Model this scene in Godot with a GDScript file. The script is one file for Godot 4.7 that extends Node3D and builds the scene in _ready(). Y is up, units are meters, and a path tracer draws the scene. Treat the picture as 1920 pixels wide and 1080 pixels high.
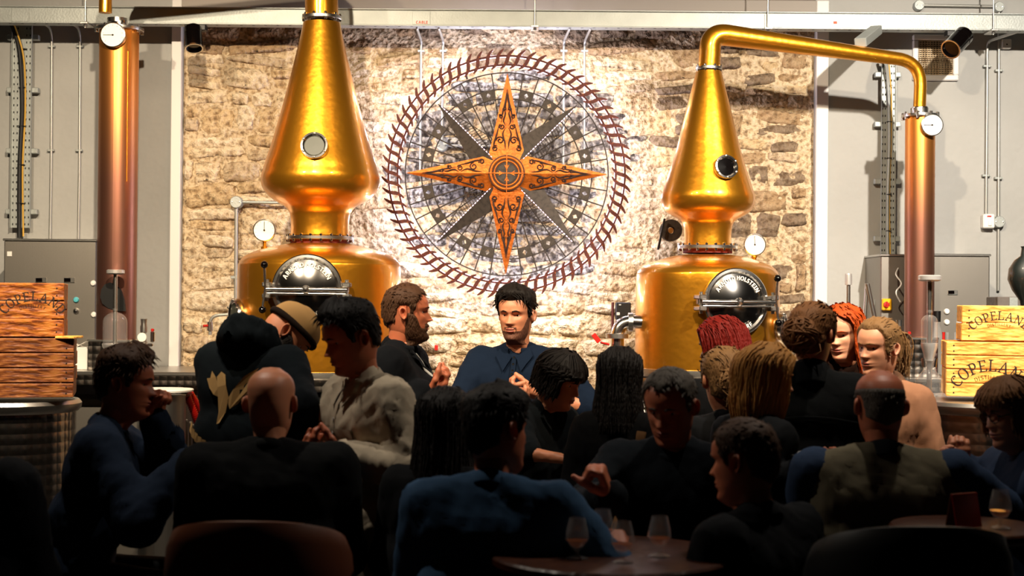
extends Node3D
# A distillery hall: two copper pot stills before a rubble wall with a steel compass rose, and a crowd of guests.
const FPX := 2880.0          # focal length in pixels of a 1920 wide frame
const ZW := 9.0              # distance of the back wall
var cam_xf: Transform3D
var M := {}
var N := FastNoiseLite.new()
var rng := RandomNumberGenerator.new()

# ---------------------------------------------------------------- set-up: camera, sky, lights, exposure
func _ready() -> void:
	rng.seed = 7
	N.seed = 3
	N.noise_type = FastNoiseLite.TYPE_SIMPLEX_SMOOTH
	N.frequency = 1.0
	var cam := Camera3D.new()
	cam.name = "camera"
	cam.position = Vector3(0, 1.68, 0)
	cam.rotation_degrees = Vector3(0.5, 0, 0.45)
	cam.fov = rad_to_deg(2.0 * atan(540.0 / FPX))
	cam.near = 0.05
	cam.far = 60.0
	var ca := CameraAttributesPhysical.new()
	ca.frustum_focal_length = 64.0
	ca.frustum_focus_distance = 7.6
	ca.frustum_near = 0.05
	ca.frustum_far = 60.0
	ca.exposure_aperture = 3.6
	cam.attributes = ca
	add_child(cam)
	cam_xf = Transform3D(Basis.from_euler(cam.rotation), cam.position)
	var we := WorldEnvironment.new()
	we.name = "environment"
	var e := Environment.new()
	e.background_mode = Environment.BG_COLOR
	e.background_color = Color(0.02, 0.025, 0.03)
	e.tonemap_mode = Environment.TONE_MAPPER_LINEAR
	e.tonemap_exposure = 1.0
	e.sdfgi_enabled = true
	e.ssao_enabled = true
	e.ssil_enabled = true
	we.environment = e
	add_child(we)
	materials()
	# ceiling track spots that light the stills and the wall: [lamp position, point it is aimed at, energy, half cone]
	for i in SPOTS.size():
		var l: Array = SPOTS[i]
		track_spot(["leftmost ceiling spotlight, aimed at the left copper condenser", "ceiling spotlight aimed at the big still", "ceiling spotlight aimed at the smaller still", "rightmost ceiling spotlight, aimed at the right plaster", "near ceiling spotlight over the left of the crowd", "near ceiling spotlight over the right of the crowd"][i], l[0], l[1], l[2], l[3], l[4])
	shell()
	stone_wall()
	wall_fittings()
	compass()
	stills()
	equipment()
	people()
	furniture()

const WARM := Color(1.0, 0.91, 0.78)
const NEUT := Color(1.0, 0.95, 0.88)
const SPOTS := [   # lamp, aim, energy, half cone, colour
	[Vector3(-2.5, 3.9, -4.9), Vector3(-2.0, 1.05, -9.0), 10.5, 46.0, WARM],
	[Vector3(-1.2, 3.9, -4.9), Vector3(-1.5, 1.05, -8.8), 22.5, 44.0, WARM],
	[Vector3(0.75, 3.9, -4.9), Vector3(1.1, 1.1, -8.6), 14.0, 46.0, WARM],
	[Vector3(2.4, 3.9, -4.9), Vector3(2.5, 1.1, -9.0), 32.0, 46.0, NEUT],
	[Vector3(-1.7, 4.1, -5.5), Vector3(-1.1, 1.0, -4.9), 3.8, 52.0, NEUT],
	[Vector3(1.5, 4.1, -5.5), Vector3(1.0, 1.0, -4.9), 3.8, 52.0, NEUT],
]

# ---------------------------------------------------------------- naming
var taken := {}
func numbered(n: String) -> String:
	if not taken.has(n):
		taken[n] = 0
		return n
	taken[n] += 1
	return "%s_%03d" % [n, taken[n]]

func tag(o: Node, label := "", category := "", group := "", kind := "") -> Node:
	if label != "": o.set_meta("label", label)
	if category != "": o.set_meta("category", category)
	if group != "": o.set_meta("group", group)
	if kind != "": o.set_meta("kind", kind)
	return o

const GROUPS := {"bar_stool": "stools under the seated guests", "chair": "stools under the seated guests", "bar_table": "round bar tables among the guests", "tub_chair": "tub chairs in the foreground", "steel_drum": "engine-turned drums with crates", "wooden_crate": "wooden crates on the drums",
	"pot_still": "copper pot stills", "copper_condenser": "copper condensers", "control_cabinet": "steel control cabinets", "steel_bench": "stainless benches", "junction_box": "conduit boxes on the wall", "cable_tray": "perforated cable trays", "track_lamp": "lamps under the trunking", "spirit_parrot": "spirit parrots", "brass_valve": "valve stacks on the benches", "still_base": "still bases", "turned_box": "housings under the condensers", "person": "guests and host in the hall"}

func thing(called: String, label: String, category: String, pos := Vector3.ZERO, yaw := 0.0, group := "") -> Node3D:
	var o := Node3D.new()
	o.name = numbered(called)
	o.position = pos
	o.rotation.y = yaw
	add_child(o)
	tag(o, label, category, group if group != "" else GROUPS.get(called, ""))
	return o

func put(called: String, mesh: Mesh, mat: Material, parent: Node = null, xf := Transform3D()) -> MeshInstance3D:
	var o := MeshInstance3D.new()
	o.mesh = mesh
	o.material_override = mat
	o.transform = xf
	if parent == null:
		o.name = numbered(called)
		add_child(o)
	else:
		o.name = called
		parent.add_child(o, true)
	return o

func struct_(called: String, mesh: Mesh, mat: Material, xf := Transform3D()) -> MeshInstance3D:
	var o := MeshInstance3D.new()
	o.name = called
	o.mesh = mesh
	o.material_override = mat
	o.transform = xf
	add_child(o)
	o.set_meta("kind", "structure")
	return o

# a pixel of the photograph and a distance -> a place
func at(px: float, py: float, z: float) -> Vector3:
	var d := cam_xf.basis * Vector3((px - 960.0) / FPX, (540.0 - py) / FPX, -1.0)
	return cam_xf.origin + d * ((-z - cam_xf.origin.z) / d.z)

func ppm(z: float) -> float:
	return FPX / z

# ---------------------------------------------------------------- mesh builder
class MB:
	var v := PackedVector3Array()
	var uv := PackedVector2Array()
	var idx := PackedInt32Array()
	func orient(i0: int, v0: int) -> void:
		# makes the faces added since i0 look outwards
		var c := Vector3.ZERO
		for i in range(v0, v.size()): c += v[i]
		c /= maxf(1.0, v.size() - v0)
		var vol := 0.0
		for i in range(i0, idx.size(), 3):
			vol += (v[idx[i]] - c).dot((v[idx[i + 2]] - c).cross(v[idx[i + 1]] - c))
		if vol < 0.0:
			for i in range(i0, idx.size(), 3):
				var t := idx[i + 1]
				idx[i + 1] = idx[i + 2]
				idx[i + 2] = t
	func grid(rows: int, cols: int, pts: PackedVector3Array, wrap := false, fix := true, us := 1.0, vs := 1.0) -> void:
		var v0 := v.size()
		var i0 := idx.size()
		v.append_array(pts)
		for r in rows:
			for c in cols:
				uv.append(Vector2(us * c / maxf(1.0, cols - (0 if wrap else 1)), vs * r / maxf(1.0, rows - 1)))
		for r in rows - 1:
			for c in (cols if wrap else cols - 1):
				var a := v0 + r * cols + c
				var b := v0 + r * cols + (c + 1) % cols
				idx.append_array(PackedInt32Array([a, a + cols, b, b, a + cols, b + cols]))
		if fix: orient(i0, v0)
	func quad(a: Vector3, b: Vector3, c: Vector3, d: Vector3) -> void:   # counter-clockwise from outside
		var n := v.size()
		v.append_array(PackedVector3Array([a, b, c, d]))
		uv.append_array(PackedVector2Array([Vector2(0, 0), Vector2(1, 0), Vector2(1, 1), Vector2(0, 1)]))
		idx.append_array(PackedInt32Array([n, n + 2, n + 1, n, n + 3, n + 2]))
	func tri(a: Vector3, b: Vector3, c: Vector3) -> void:
		var n := v.size()
		v.append_array(PackedVector3Array([a, b, c]))
		uv.append_array(PackedVector2Array([Vector2(0, 0), Vector2(1, 0), Vector2(1, 1)]))
		idx.append_array(PackedInt32Array([n, n + 2, n + 1]))
	func box(c: Vector3, s: Vector3, b := Basis(), bev := 0.003) -> void:
		# a box with chamfered edges
		var h := s / 2.0
		bev = minf(bev, minf(h.x, minf(h.y, h.z)) * 0.45)
		var i0 := idx.size()
		var v0 := v.size()
		var ax := [Vector3.RIGHT, Vector3.UP, Vector3.BACK]
		for a in 3:
			for sg in [-1.0, 1.0]:
				var n: Vector3 = ax[a] * sg
				var p: Vector3 = ax[(a + 1) % 3]
				var q: Vector3 = ax[(a + 2) % 3]
				var hp: float = h.dot(p) - bev
				var hq: float = h.dot(q) - bev
				var hn: float = h.dot(n.abs())
				var k := []
				for e in [[-1, -1], [1, -1], [1, 1], [-1, 1]]:
					k.append(c + b * (n * hn + p * hp * e[0] + q * hq * e[1]))
				if sg < 0: k.reverse()
				quad(k[0], k[1], k[2], k[3])
		# chamfers
		for a in 3:
			for s1 in [-1.0, 1.0]:
				for s2 in [-1.0, 1.0]:
					var p: Vector3 = ax[(a + 1) % 3]
					var q: Vector3 = ax[(a + 2) % 3]
					var t: Vector3 = ax[a] * (h.dot(ax[a]) - bev)
					var e1: Vector3 = p * h.dot(p) * s1 + q * (h.dot(q) - bev) * s2
					var e2: Vector3 = p * (h.dot(p) - bev) * s1 + q * h.dot(q) * s2
					if s1 * s2 > 0: quad(c + b * (e1 - t), c + b * (e2 - t), c + b * (e2 + t), c + b * (e1 + t)) if false else quad(c + b * (e1 - t), c + b * (e2 - t), c + b * (e2 + t), c + b * (e1 + t))
					else: quad(c + b * (e2 - t), c + b * (e1 - t), c + b * (e1 + t), c + b * (e2 + t))
		for sx in [-1.0, 1.0]:
			for sy in [-1.0, 1.0]:
				for sz in [-1.0, 1.0]:
					var g := Vector3(sx, sy, sz)
					var A: Vector3 = c + b * (g * Vector3(h.x, h.y - bev, h.z - bev))
					var B: Vector3 = c + b * (g * Vector3(h.x - bev, h.y, h.z - bev))
					var C: Vector3 = c + b * (g * Vector3(h.x - bev, h.y - bev, h.z))
					if sx * sy * sz > 0: tri(A, B, C)
					else: tri(A, C, B)
		# box texture coordinates in metres
		for i in range(v0, v.size()):
			var l := b.inverse() * (v[i] - c)
			uv[i] = Vector2(l.x + l.z, l.y)
	# profile: points (radius, height); a new smoothing strip starts where the profile bends sharply
	func lathe(prof: Array, seg := 48, xf := Transform3D(), crease := 35.0) -> void:
		var strips := []
		var cur := [prof[0]]
		for i in range(1, prof.size()):
			cur.append(prof[i])
			if i < prof.size() - 1:
				var d1: Vector2 = prof[i] - prof[i - 1]
				var d2: Vector2 = prof[i + 1] - prof[i]
				if absf(rad_to_deg(d1.angle_to(d2))) > crease:
					strips.append(cur)
					cur = [prof[i]]
		strips.append(cur)
		var i0 := idx.size()
		var v0 := v.size()
		for s in strips:
			var pts := PackedVector3Array()
			for p in s:
				for k in seg + 1:
					var a := TAU * k / seg
					pts.append(xf * Vector3(p.x * sin(a), p.y, p.x * cos(a)))
			grid(s.size(), seg + 1, pts, false, false)
		orient(i0, v0)
	func tube(path: PackedVector3Array, radii: Variant, sides := 10, cap := true, closed := false, flat := 1.0, upv := Vector3.ZERO) -> void:
		var n := path.size()
		var i0 := idx.size()
		var v0 := v.size()
		var up := Vector3.ZERO
		var pts := PackedVector3Array()
		for i in n:
			var d: Vector3
			if closed: d = (path[(i + 1) % n] - path[(i + n - 1) % n]).normalized()
			else: d = (path[mini(i + 1, n - 1)] - path[maxi(i - 1, 0)]).normalized()
			if up == Vector3.ZERO: up = (Vector3.UP if absf(d.y) < 0.9 else Vector3.RIGHT) if upv == Vector3.ZERO else upv
			up = (up - d * up.dot(d)).normalized()
			var sd := d.cross(up)
			var r: float = radii if radii is float else radii[i]
			for k in sides:
				var a := TAU * k / sides
				pts.append(path[i] + sd * cos(a) * r + up * sin(a) * r * flat)
		if closed:
			for k in sides: pts.append(pts[k])
		grid(n + (1 if closed else 0), sides, pts, true, false)
		if cap and not closed:
			for e in [0, n - 1]:
				var c0 := v.size()
				for k in sides:
					v.append(pts[e * sides + k])
					uv.append(Vector2.ZERO)
				for k in range(1, sides - 1):
					if e == 0: idx.append_array(PackedInt32Array([c0, c0 + k + 1, c0 + k]))
					else: idx.append_array(PackedInt32Array([c0, c0 + k, c0 + k + 1]))
			# caps were written for a tube whose side faces look outwards already
		orient(i0, v0)
	func ball(c: Vector3, r: Vector3, b := Basis(), seg := 16) -> void:
		var pts := PackedVector3Array()
		var rows := seg / 2 + 1
		for i in rows:
			var t := PI * i / (rows - 1)
			for k in seg:
				var a := TAU * k / seg
				pts.append(c + b * (Vector3(sin(t) * sin(a), cos(t), sin(t) * cos(a)) * r))
		grid(rows, seg, pts, true, true)
	# an outline in the xy plane given thickness along z
	func slab(poly: PackedVector2Array, z0: float, z1: float, xf := Transform3D()) -> void:
		var i0 := idx.size()
		var v0 := v.size()
		var t := Geometry2D.triangulate_polygon(poly)
		for z in [z1, z0]:
			var c0 := v.size()
			for p in poly:
				v.append(xf * Vector3(p.x, p.y, z))
				uv.append(p)
			for i in range(0, t.size(), 3):
				var a := poly[t[i]]
				var ccw := (poly[t[i + 1]] - a).cross(poly[t[i + 2]] - a) > 0.0
				if ccw == (z == z1): idx.append_array(PackedInt32Array([c0 + t[i], c0 + t[i + 2], c0 + t[i + 1]]))
				else: idx.append_array(PackedInt32Array([c0 + t[i], c0 + t[i + 1], c0 + t[i + 2]]))
		var area := 0.0
		for i in poly.size(): area += poly[i].cross(poly[(i + 1) % poly.size()])
		for i in poly.size():
			var a := poly[i]
			var b := poly[(i + 1) % poly.size()]
			if area < 0.0:
				var s := a
				a = b
				b = s
			quad(xf * Vector3(a.x, a.y, z0), xf * Vector3(b.x, b.y, z0), xf * Vector3(b.x, b.y, z1), xf * Vector3(a.x, a.y, z1))
	func normals() -> PackedVector3Array:
		var nn := PackedVector3Array()
		nn.resize(v.size())
		for i in range(0, idx.size(), 3):
			var a := idx[i]
			var b := idx[i + 1]
			var c := idx[i + 2]
			var f := (v[c] - v[a]).cross(v[b] - v[a])
			nn[a] += f
			nn[b] += f
			nn[c] += f
		for i in nn.size(): nn[i] = nn[i].normalized()
		return nn
	func mesh() -> ArrayMesh:
		var m := ArrayMesh.new()
		if idx.is_empty(): return m
		var ar := []
		ar.resize(Mesh.ARRAY_MAX)
		ar[Mesh.ARRAY_VERTEX] = v
		ar[Mesh.ARRAY_NORMAL] = normals()
		ar[Mesh.ARRAY_TEX_UV] = uv
		ar[Mesh.ARRAY_INDEX] = idx
		m.add_surface_from_arrays(Mesh.PRIMITIVE_TRIANGLES, ar)
		return m
	func add(o: MB, xf := Transform3D()) -> void:
		var v0 := v.size()
		var i0 := idx.size()
		for p in o.v: v.append(xf * p)
		uv.append_array(o.uv)
		for i in o.idx: idx.append(i + v0)
		if xf.basis.determinant() < 0.0:
			for i in range(i0, idx.size(), 3):
				var t := idx[i + 1]
				idx[i + 1] = idx[i + 2]
				idx[i + 2] = t

func boxm(s: Vector3, bev := 0.003, c := Vector3.ZERO) -> ArrayMesh:
	var b := MB.new()
	b.box(c, s, Basis(), bev)
	return b.mesh()

func ringm(r: float, t: float, n := 72, sides := 8) -> ArrayMesh:   # a thin ring in the xy plane
	var b := MB.new()
	var p := PackedVector3Array()
	for i in n: p.append(Vector3(cos(TAU * i / n) * r, sin(TAU * i / n) * r, 0))
	b.tube(p, t, sides, false, true, 1.0, Vector3.BACK)
	return b.mesh()

func curve(pts: Array, n := 24) -> PackedVector3Array:   # a smooth path through points
	var out := PackedVector3Array()
	var m := pts.size()
	for i in m - 1:
		var p0: Vector3 = pts[maxi(i - 1, 0)]
		var p1: Vector3 = pts[i]
		var p2: Vector3 = pts[i + 1]
		var p3: Vector3 = pts[mini(i + 2, m - 1)]
		var k := maxi(1, n / (m - 1))
		for j in k:
			out.append(p1.cubic_interpolate(p2, p0, p3, float(j) / k))
	out.append(pts[m - 1])
	return out

func bend(pts: Array, r: float, n := 8) -> PackedVector3Array:   # straight runs joined by round bends
	var out := PackedVector3Array([pts[0]])
	for i in range(1, pts.size() - 1):
		var p: Vector3 = pts[i]
		var a: Vector3 = (pts[i - 1] - p)
		var b: Vector3 = (pts[i + 1] - p)
		var rr := minf(r, minf(a.length(), b.length()) * 0.49)
		a = p + a.normalized() * rr
		b = p + b.normalized() * rr
		for k in n + 1:
			var t := float(k) / n
			out.append(a.lerp(p, t).lerp(p.lerp(b, t), t))
	out.append(pts[pts.size() - 1])
	return out

# lettering: characters set along an arc (radius > 0: over the top; < 0: under the bottom) or in a line
func letters(text: String, size: float, thick: float, radius := 0.0, spread := 1.0, bold := true, serif := false, condense := 1.0) -> ArrayMesh:
	var st := SurfaceTool.new()
	st.begin(Mesh.PRIMITIVE_TRIANGLES)
	var font := SystemFont.new()
	font.font_names = PackedStringArray(["Droid Serif" if serif else "Droid Sans"])
	font.font_weight = 700 if bold else 400
	var ms := []
	var total := 0.0
	for ch in text:
		var tm: TextMesh = null
		var w := size * 0.35
		if ch != " ":
			tm = TextMesh.new()
			tm.text = ch
			tm.font = font
			tm.font_size = 64
			tm.pixel_size = size / 46.0
			tm.depth = thick
			tm.curve_step = 2.0
			w = tm.get_aabb().size.x * condense + size * 0.16
		ms.append([tm, w * spread])
		total += w * spread
	var x := -total / 2.0
	for m in ms:
		var mid: float = x + m[1] / 2.0
		x += m[1]
		if m[0] == null: continue
		var xf := Transform3D()
		if radius > 0.0:
			var a := mid / radius
			xf = Transform3D(Basis(Vector3.BACK, -a), Vector3(sin(a) * radius, cos(a) * radius, 0))
		elif radius < 0.0:
			var a := mid / -radius
			xf = Transform3D(Basis(Vector3.BACK, a), Vector3(sin(a) * -radius, -cos(a) * -radius, 0))
		else:
			xf.origin = Vector3(mid, 0, 0)
		xf.basis = xf.basis * Basis.from_scale(Vector3(condense, 1, 1))
		st.append_from(m[0], 0, xf)
	return st.commit()

# ---------------------------------------------------------------- materials
func noise_tex(freq: float, oct := 4, kind := FastNoiseLite.TYPE_SIMPLEX_SMOOTH, normal := false, strength := 4.0, ramp: Gradient = null, size := 256, seed_ := 1) -> NoiseTexture2D:
	var n := FastNoiseLite.new()
	n.noise_type = kind
	n.seed = seed_
	n.frequency = freq
	n.fractal_octaves = oct
	var t := NoiseTexture2D.new()
	t.width = size
	t.height = size
	t.seamless = true
	t.noise = n
	t.as_normal_map = normal
	t.bump_strength = strength
	if ramp: t.color_ramp = ramp
	return t

func ramp(cs: Array) -> Gradient:
	var g := Gradient.new()
	var o := PackedFloat32Array()
	var c := PackedColorArray()
	for i in cs.size():
		o.append(cs[i][0])
		c.append(cs[i][1])
	g.offsets = o
	g.colors = c
	return g

func grey(k: float) -> Color:
	return Color(k, k, k)

func mat(called: String, c: Color, rough := 0.6, metal := 0.0) -> StandardMaterial3D:
	var m := StandardMaterial3D.new()
	m.resource_name = called
	m.albedo_color = c
	m.roughness = rough
	m.metallic = metal
	M[called] = m
	return m

func tri(m: StandardMaterial3D, scale: Vector3, alb: Texture2D = null, nrm: Texture2D = null, ns := 1.0) -> StandardMaterial3D:
	m.uv1_triplanar = true
	m.uv1_scale = scale
	if alb: m.albedo_texture = alb
	if nrm:
		m.normal_enabled = true
		m.normal_texture = nrm
		m.normal_scale = ns
	return m

# overlapping discs of circular brushing: each disc tilts the light round its own centre
func turned_steel() -> ImageTexture:
	var n := 128
	var im := Image.create(n, n, false, Image.FORMAT_RGB8)
	var h := PackedFloat32Array()
	for y in n:
		for x in n:
			var best := 9.0
			var dir := Vector2.ZERO
			for cy in range(-1, 4):
				for cx in range(-1, 4):
					var c := Vector2((cx + 0.5) * 42.67, (cy + 0.5) * 42.67)
					var d := Vector2(x, y) - c
					var l := d.length() / 27.0
					if l < best:
						best = l
						dir = d / 27.0
			var ring := 0.35 * sin(best * 30.0)
			var t := dir.normalized() * (0.30 + ring * 0.25) * minf(1.0, best * 3.0)
			var nn := Vector3(t.x, -t.y, 1.0).normalized()
			im.set_pixel(x, y, Color(nn.x * 0.5 + 0.5, nn.y * 0.5 + 0.5, nn.z * 0.5 + 0.5))
	return ImageTexture.create_from_image(im)

func materials() -> void:
	var grain := noise_tex(0.05, 4, FastNoiseLite.TYPE_SIMPLEX_SMOOTH, true, 6.0)
	var fine := noise_tex(0.12, 3, FastNoiseLite.TYPE_SIMPLEX_SMOOTH, true, 3.0, null, 256, 5)
	var blotch := noise_tex(0.012, 5, FastNoiseLite.TYPE_SIMPLEX_SMOOTH, false, 1.0, ramp([[0.0, grey(0.62)], [0.45, grey(0.9)], [1.0, grey(1.0)]]), 512, 9)
	var stone_a := noise_tex(0.016, 6, FastNoiseLite.TYPE_SIMPLEX_SMOOTH, false, 1.0, ramp([[0.0, Color(0.42, 0.36, 0.30)], [0.26, Color(0.70, 0.63, 0.54)], [0.46, Color(0.92, 0.88, 0.81)], [1.0, Color(1, 0.99, 0.96)]]), 512, 21)
	var stone_n := noise_tex(0.016, 6, FastNoiseLite.TYPE_SIMPLEX_SMOOTH, true, 14.0, null, 512, 21)
	var streak := noise_tex(0.035, 4, FastNoiseLite.TYPE_SIMPLEX_SMOOTH, true, 9.0, null, 256, 31)
	var wood_a := noise_tex(0.02, 5, FastNoiseLite.TYPE_SIMPLEX_SMOOTH, false, 1.0, ramp([[0.0, Color(0.46, 0.30, 0.16)], [0.34, Color(0.62, 0.38, 0.18)], [0.5, Color(0.86, 0.62, 0.34)], [1.0, Color(1.0, 0.82, 0.52)]]), 512, 41)
	var soft := noise_tex(0.01, 3, FastNoiseLite.TYPE_SIMPLEX_SMOOTH, false, 1.0, ramp([[0.0, grey(0.94)], [1.0, grey(1.0)]]), 256, 19)
	# room
	tri(mat("plaster", Color(0.66, 0.66, 0.65), 0.9), Vector3(0.5, 0.5, 0.5), soft, fine, 0.1)
	tri(mat("cladding", Color(0.42, 0.39, 0.37), 0.85), Vector3(0.5, 0.5, 0.5), soft, fine, 0.15)
	mat("trim", Color(0.84, 0.83, 0.82), 0.5)
	tri(mat("floor", Color(0.16, 0.15, 0.14), 0.6), Vector3(1, 1, 1), blotch, grain, 0.3)
	mat("lintel", Color(0.60, 0.57, 0.54), 0.7)
	mat("dark_wall", Color(0.10, 0.10, 0.11), 0.9)
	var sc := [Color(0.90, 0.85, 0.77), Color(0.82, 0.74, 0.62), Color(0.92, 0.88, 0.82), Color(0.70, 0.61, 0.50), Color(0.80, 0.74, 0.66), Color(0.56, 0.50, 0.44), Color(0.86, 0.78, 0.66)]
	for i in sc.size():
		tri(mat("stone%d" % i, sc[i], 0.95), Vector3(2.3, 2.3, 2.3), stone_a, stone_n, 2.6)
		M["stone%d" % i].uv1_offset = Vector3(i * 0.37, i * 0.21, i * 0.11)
	# limewash flaking off dark rubble, round the compass
	var flake := noise_tex(0.03, 5, FastNoiseLite.TYPE_SIMPLEX_SMOOTH, false, 1.0, ramp([[0.0, Color(0.16, 0.145, 0.135)], [0.38, Color(0.33, 0.30, 0.28)], [0.48, Color(0.54, 0.51, 0.48)], [0.62, Color(0.72, 0.71, 0.69)], [1.0, Color(0.88, 0.88, 0.87)]]), 512, 71)
	tri(mat("flaked0", Color(0.96, 0.95, 0.94), 0.95), Vector3(1.9, 1.9, 1.9), flake, stone_n, 2.8)
	tri(mat("flaked1", Color(0.86, 0.83, 0.79), 0.95), Vector3(1.5, 1.5, 1.5), flake, stone_n, 2.8)
	M["flaked1"].uv1_offset = Vector3(0.4, 0.2, 0.7)
	tri(mat("mortar", Color(0.88, 0.82, 0.73), 1.0), Vector3(2.9, 2.9, 2.9), stone_a, stone_n, 2.6)
	# metals
	tri(mat("copper", Color(0.93, 0.635, 0.17), 0.32, 0.92), Vector3(0.7, 0.7, 0.7), soft, fine, 0.06)
	M["copper"].clearcoat_enabled = true
	M["copper"].clearcoat = 0.5
	M["copper"].clearcoat_roughness = 0.08
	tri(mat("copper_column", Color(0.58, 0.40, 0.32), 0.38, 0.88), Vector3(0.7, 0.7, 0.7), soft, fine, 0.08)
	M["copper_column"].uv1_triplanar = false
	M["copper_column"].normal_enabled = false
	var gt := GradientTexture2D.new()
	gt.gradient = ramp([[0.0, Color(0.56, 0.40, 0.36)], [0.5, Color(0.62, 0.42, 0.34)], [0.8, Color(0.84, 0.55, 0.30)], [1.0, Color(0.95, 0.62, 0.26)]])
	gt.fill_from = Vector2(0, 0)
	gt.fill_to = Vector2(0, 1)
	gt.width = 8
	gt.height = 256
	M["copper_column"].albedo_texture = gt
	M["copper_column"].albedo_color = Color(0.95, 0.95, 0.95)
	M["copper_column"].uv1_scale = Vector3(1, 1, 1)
	mat("gasket", Color(0.42, 0.10, 0.05), 0.7)
	tri(mat("steel", Color(0.75, 0.74, 0.72), 0.32, 1.0), Vector3(3, 3, 3), null, fine, 0.06)
	mat("chrome", Color(0.88, 0.87, 0.86), 0.2, 1.0)
	mat("satin", Color(0.82, 0.81, 0.80), 0.34, 0.6)
	mat("chrome_dome", Color(0.58, 0.57, 0.56), 0.17, 1.0)
	tri(mat("brushed", Color(0.58, 0.56, 0.53), 0.45, 1.0), Vector3(3, 40, 3), null, fine, 0.12)
	var tt := turned_steel()
	tri(mat("turned", Color(0.62, 0.59, 0.56), 0.24, 1.0), Vector3(7.5, 7.5, 7.5), null, tt, 0.5)
	tri(mat("galvanised", Color(0.66, 0.68, 0.67), 0.5, 0.45), Vector3(2, 2, 2), soft, fine, 0.1)
	mat("galv_dark", Color(0.10, 0.10, 0.10), 0.9)
	mat("zinc_pipe", Color(0.66, 0.66, 0.64), 0.42, 0.7)
	tri(mat("rust", Color(0.36, 0.13, 0.09), 0.6, 0.3), Vector3(8, 8, 8), blotch, grain, 0.2)
	tri(mat("corten", Color(0.76, 0.40, 0.10), 0.45, 0.6), Vector3(3, 3, 3), blotch, grain, 0.2)
	tri(mat("dark_steel", Color(0.27, 0.24, 0.22), 0.6, 0.5), Vector3(5, 5, 5), blotch, fine, 0.1)
	mat("scroll", Color(0.16, 0.07, 0.04), 0.6, 0.2)
	mat("black", Color(0.025, 0.025, 0.028), 0.45)
	mat("black_gloss", Color(0.03, 0.02, 0.02), 0.12)
	mat("red", Color(0.70, 0.09, 0.05), 0.4)
	mat("yellow", Color(0.92, 0.68, 0.06), 0.4)
	mat("white", Color(0.88, 0.87, 0.85), 0.45)
	mat("dial", Color(0.93, 0.92, 0.89), 0.5)
	mat("ink", Color(0.10, 0.05, 0.04), 0.8)
	mat("engrave", Color(0.90, 0.88, 0.84), 0.7)
	mat("rubber", Color(0.05, 0.05, 0.05), 0.6)
	mat("cable_yellow", Color(0.80, 0.62, 0.22), 0.5)
	mat("hose_red", Color(0.62, 0.06, 0.04), 0.35)
	mat("sticker_red", Color(0.80, 0.30, 0.18), 0.6)
	mat("button_blue", Color(0.35, 0.70, 0.75), 0.25)
	var g := mat("glass", Color(1, 1, 1, 0.06), 0.03)
	g.transparency = BaseMaterial3D.TRANSPARENCY_ALPHA
	var gg := mat("green_glass", Color(0.03, 0.07, 0.06), 0.05)
	gg.clearcoat_enabled = true
	mat("port_glass", Color(0.22, 0.24, 0.20), 0.5, 0.0)
	var led := mat("led", Color(1, 0.9, 0.97), 0.5)
	led.emission_enabled = true
	led.emission = Color(1.0, 0.86, 0.96)
	led.emission_energy_multiplier = 2.0
	var lens := mat("lamp_lens", Color(1, 0.9, 0.8), 0.4)
	lens.emission_enabled = true
	lens.emission = Color(1.0, 0.88, 0.78)
	lens.emission_energy_multiplier = 4.0
	# wood
	tri(mat("crate_dark", Color(0.76, 0.60, 0.36), 0.6), Vector3(0.9, 3.2, 3.2), wood_a, streak, 0.5)
	tri(mat("crate_mid", Color(0.62, 0.49, 0.34), 0.6), Vector3(0.9, 4.5, 4.5), wood_a, streak, 0.5)
	tri(mat("crate_pale", Color(1.0, 0.92, 0.72), 0.65), Vector3(0.9, 4.0, 4.0), noise_tex(0.02, 5, FastNoiseLite.TYPE_SIMPLEX_SMOOTH, false, 1.0, ramp([[0.0, Color(0.78, 0.54, 0.28)], [0.3, Color(0.85, 0.6, 0.3)], [0.5, Color(0.96, 0.78, 0.48)], [1.0, Color(1.0, 0.88, 0.62)]]), 512, 43), streak, 0.4)
	tri(mat("table_wood", Color(0.30, 0.19, 0.11), 0.35), Vector3(1.5, 1.5, 9.0), wood_a, streak, 0.3)
	mat("leather", Color(0.40, 0.21, 0.12), 0.42)
	mat("black_leather", Color(0.02, 0.02, 0.022), 0.5)
	mat("paper", Color(0.90, 0.88, 0.85), 0.8)
	mat("whisky", Color(0.75, 0.38, 0.06, 0.35), 0.05)
	M["whisky"].transparency = BaseMaterial3D.TRANSPARENCY_ALPHA
	mat("led_red", Color(0.9, 0.1, 0.05), 0.4)
	# people
	var cloth_n := noise_tex(0.09, 3, FastNoiseLite.TYPE_SIMPLEX_SMOOTH, true, 5.0, null, 256, 61)
	M["_cloth_n"] = cloth_n
	M["_streak"] = streak
	M["_grain"] = fine

func cloth(called: String, c: Color, rough := 0.9) -> StandardMaterial3D:
	if M.has(called): return M[called]
	var m := tri(mat(called, c, rough), Vector3(14, 14, 14), null, M["_cloth_n"], 0.25)
	m.rim_enabled = true
	m.rim = 0.03
	m.metallic_specular = 0.25
	m.rim_tint = 0.6
	return m

func skin(called: String, c: Color) -> StandardMaterial3D:
	if M.has(called): return M[called]
	var m := tri(mat(called, c, 0.5), Vector3(10, 10, 10), null, M["_grain"], 0.1)
	m.subsurf_scatter_enabled = true
	m.subsurf_scatter_strength = 0.12
	return m

func hair_mat(called: String, c: Color) -> StandardMaterial3D:
	if M.has(called): return M[called]
	var m := tri(mat(called, c, 0.62), Vector3(26, 3.5, 26), null, M["_streak"], 0.8)
	m.metallic_specular = 0.3
	return m

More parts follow.
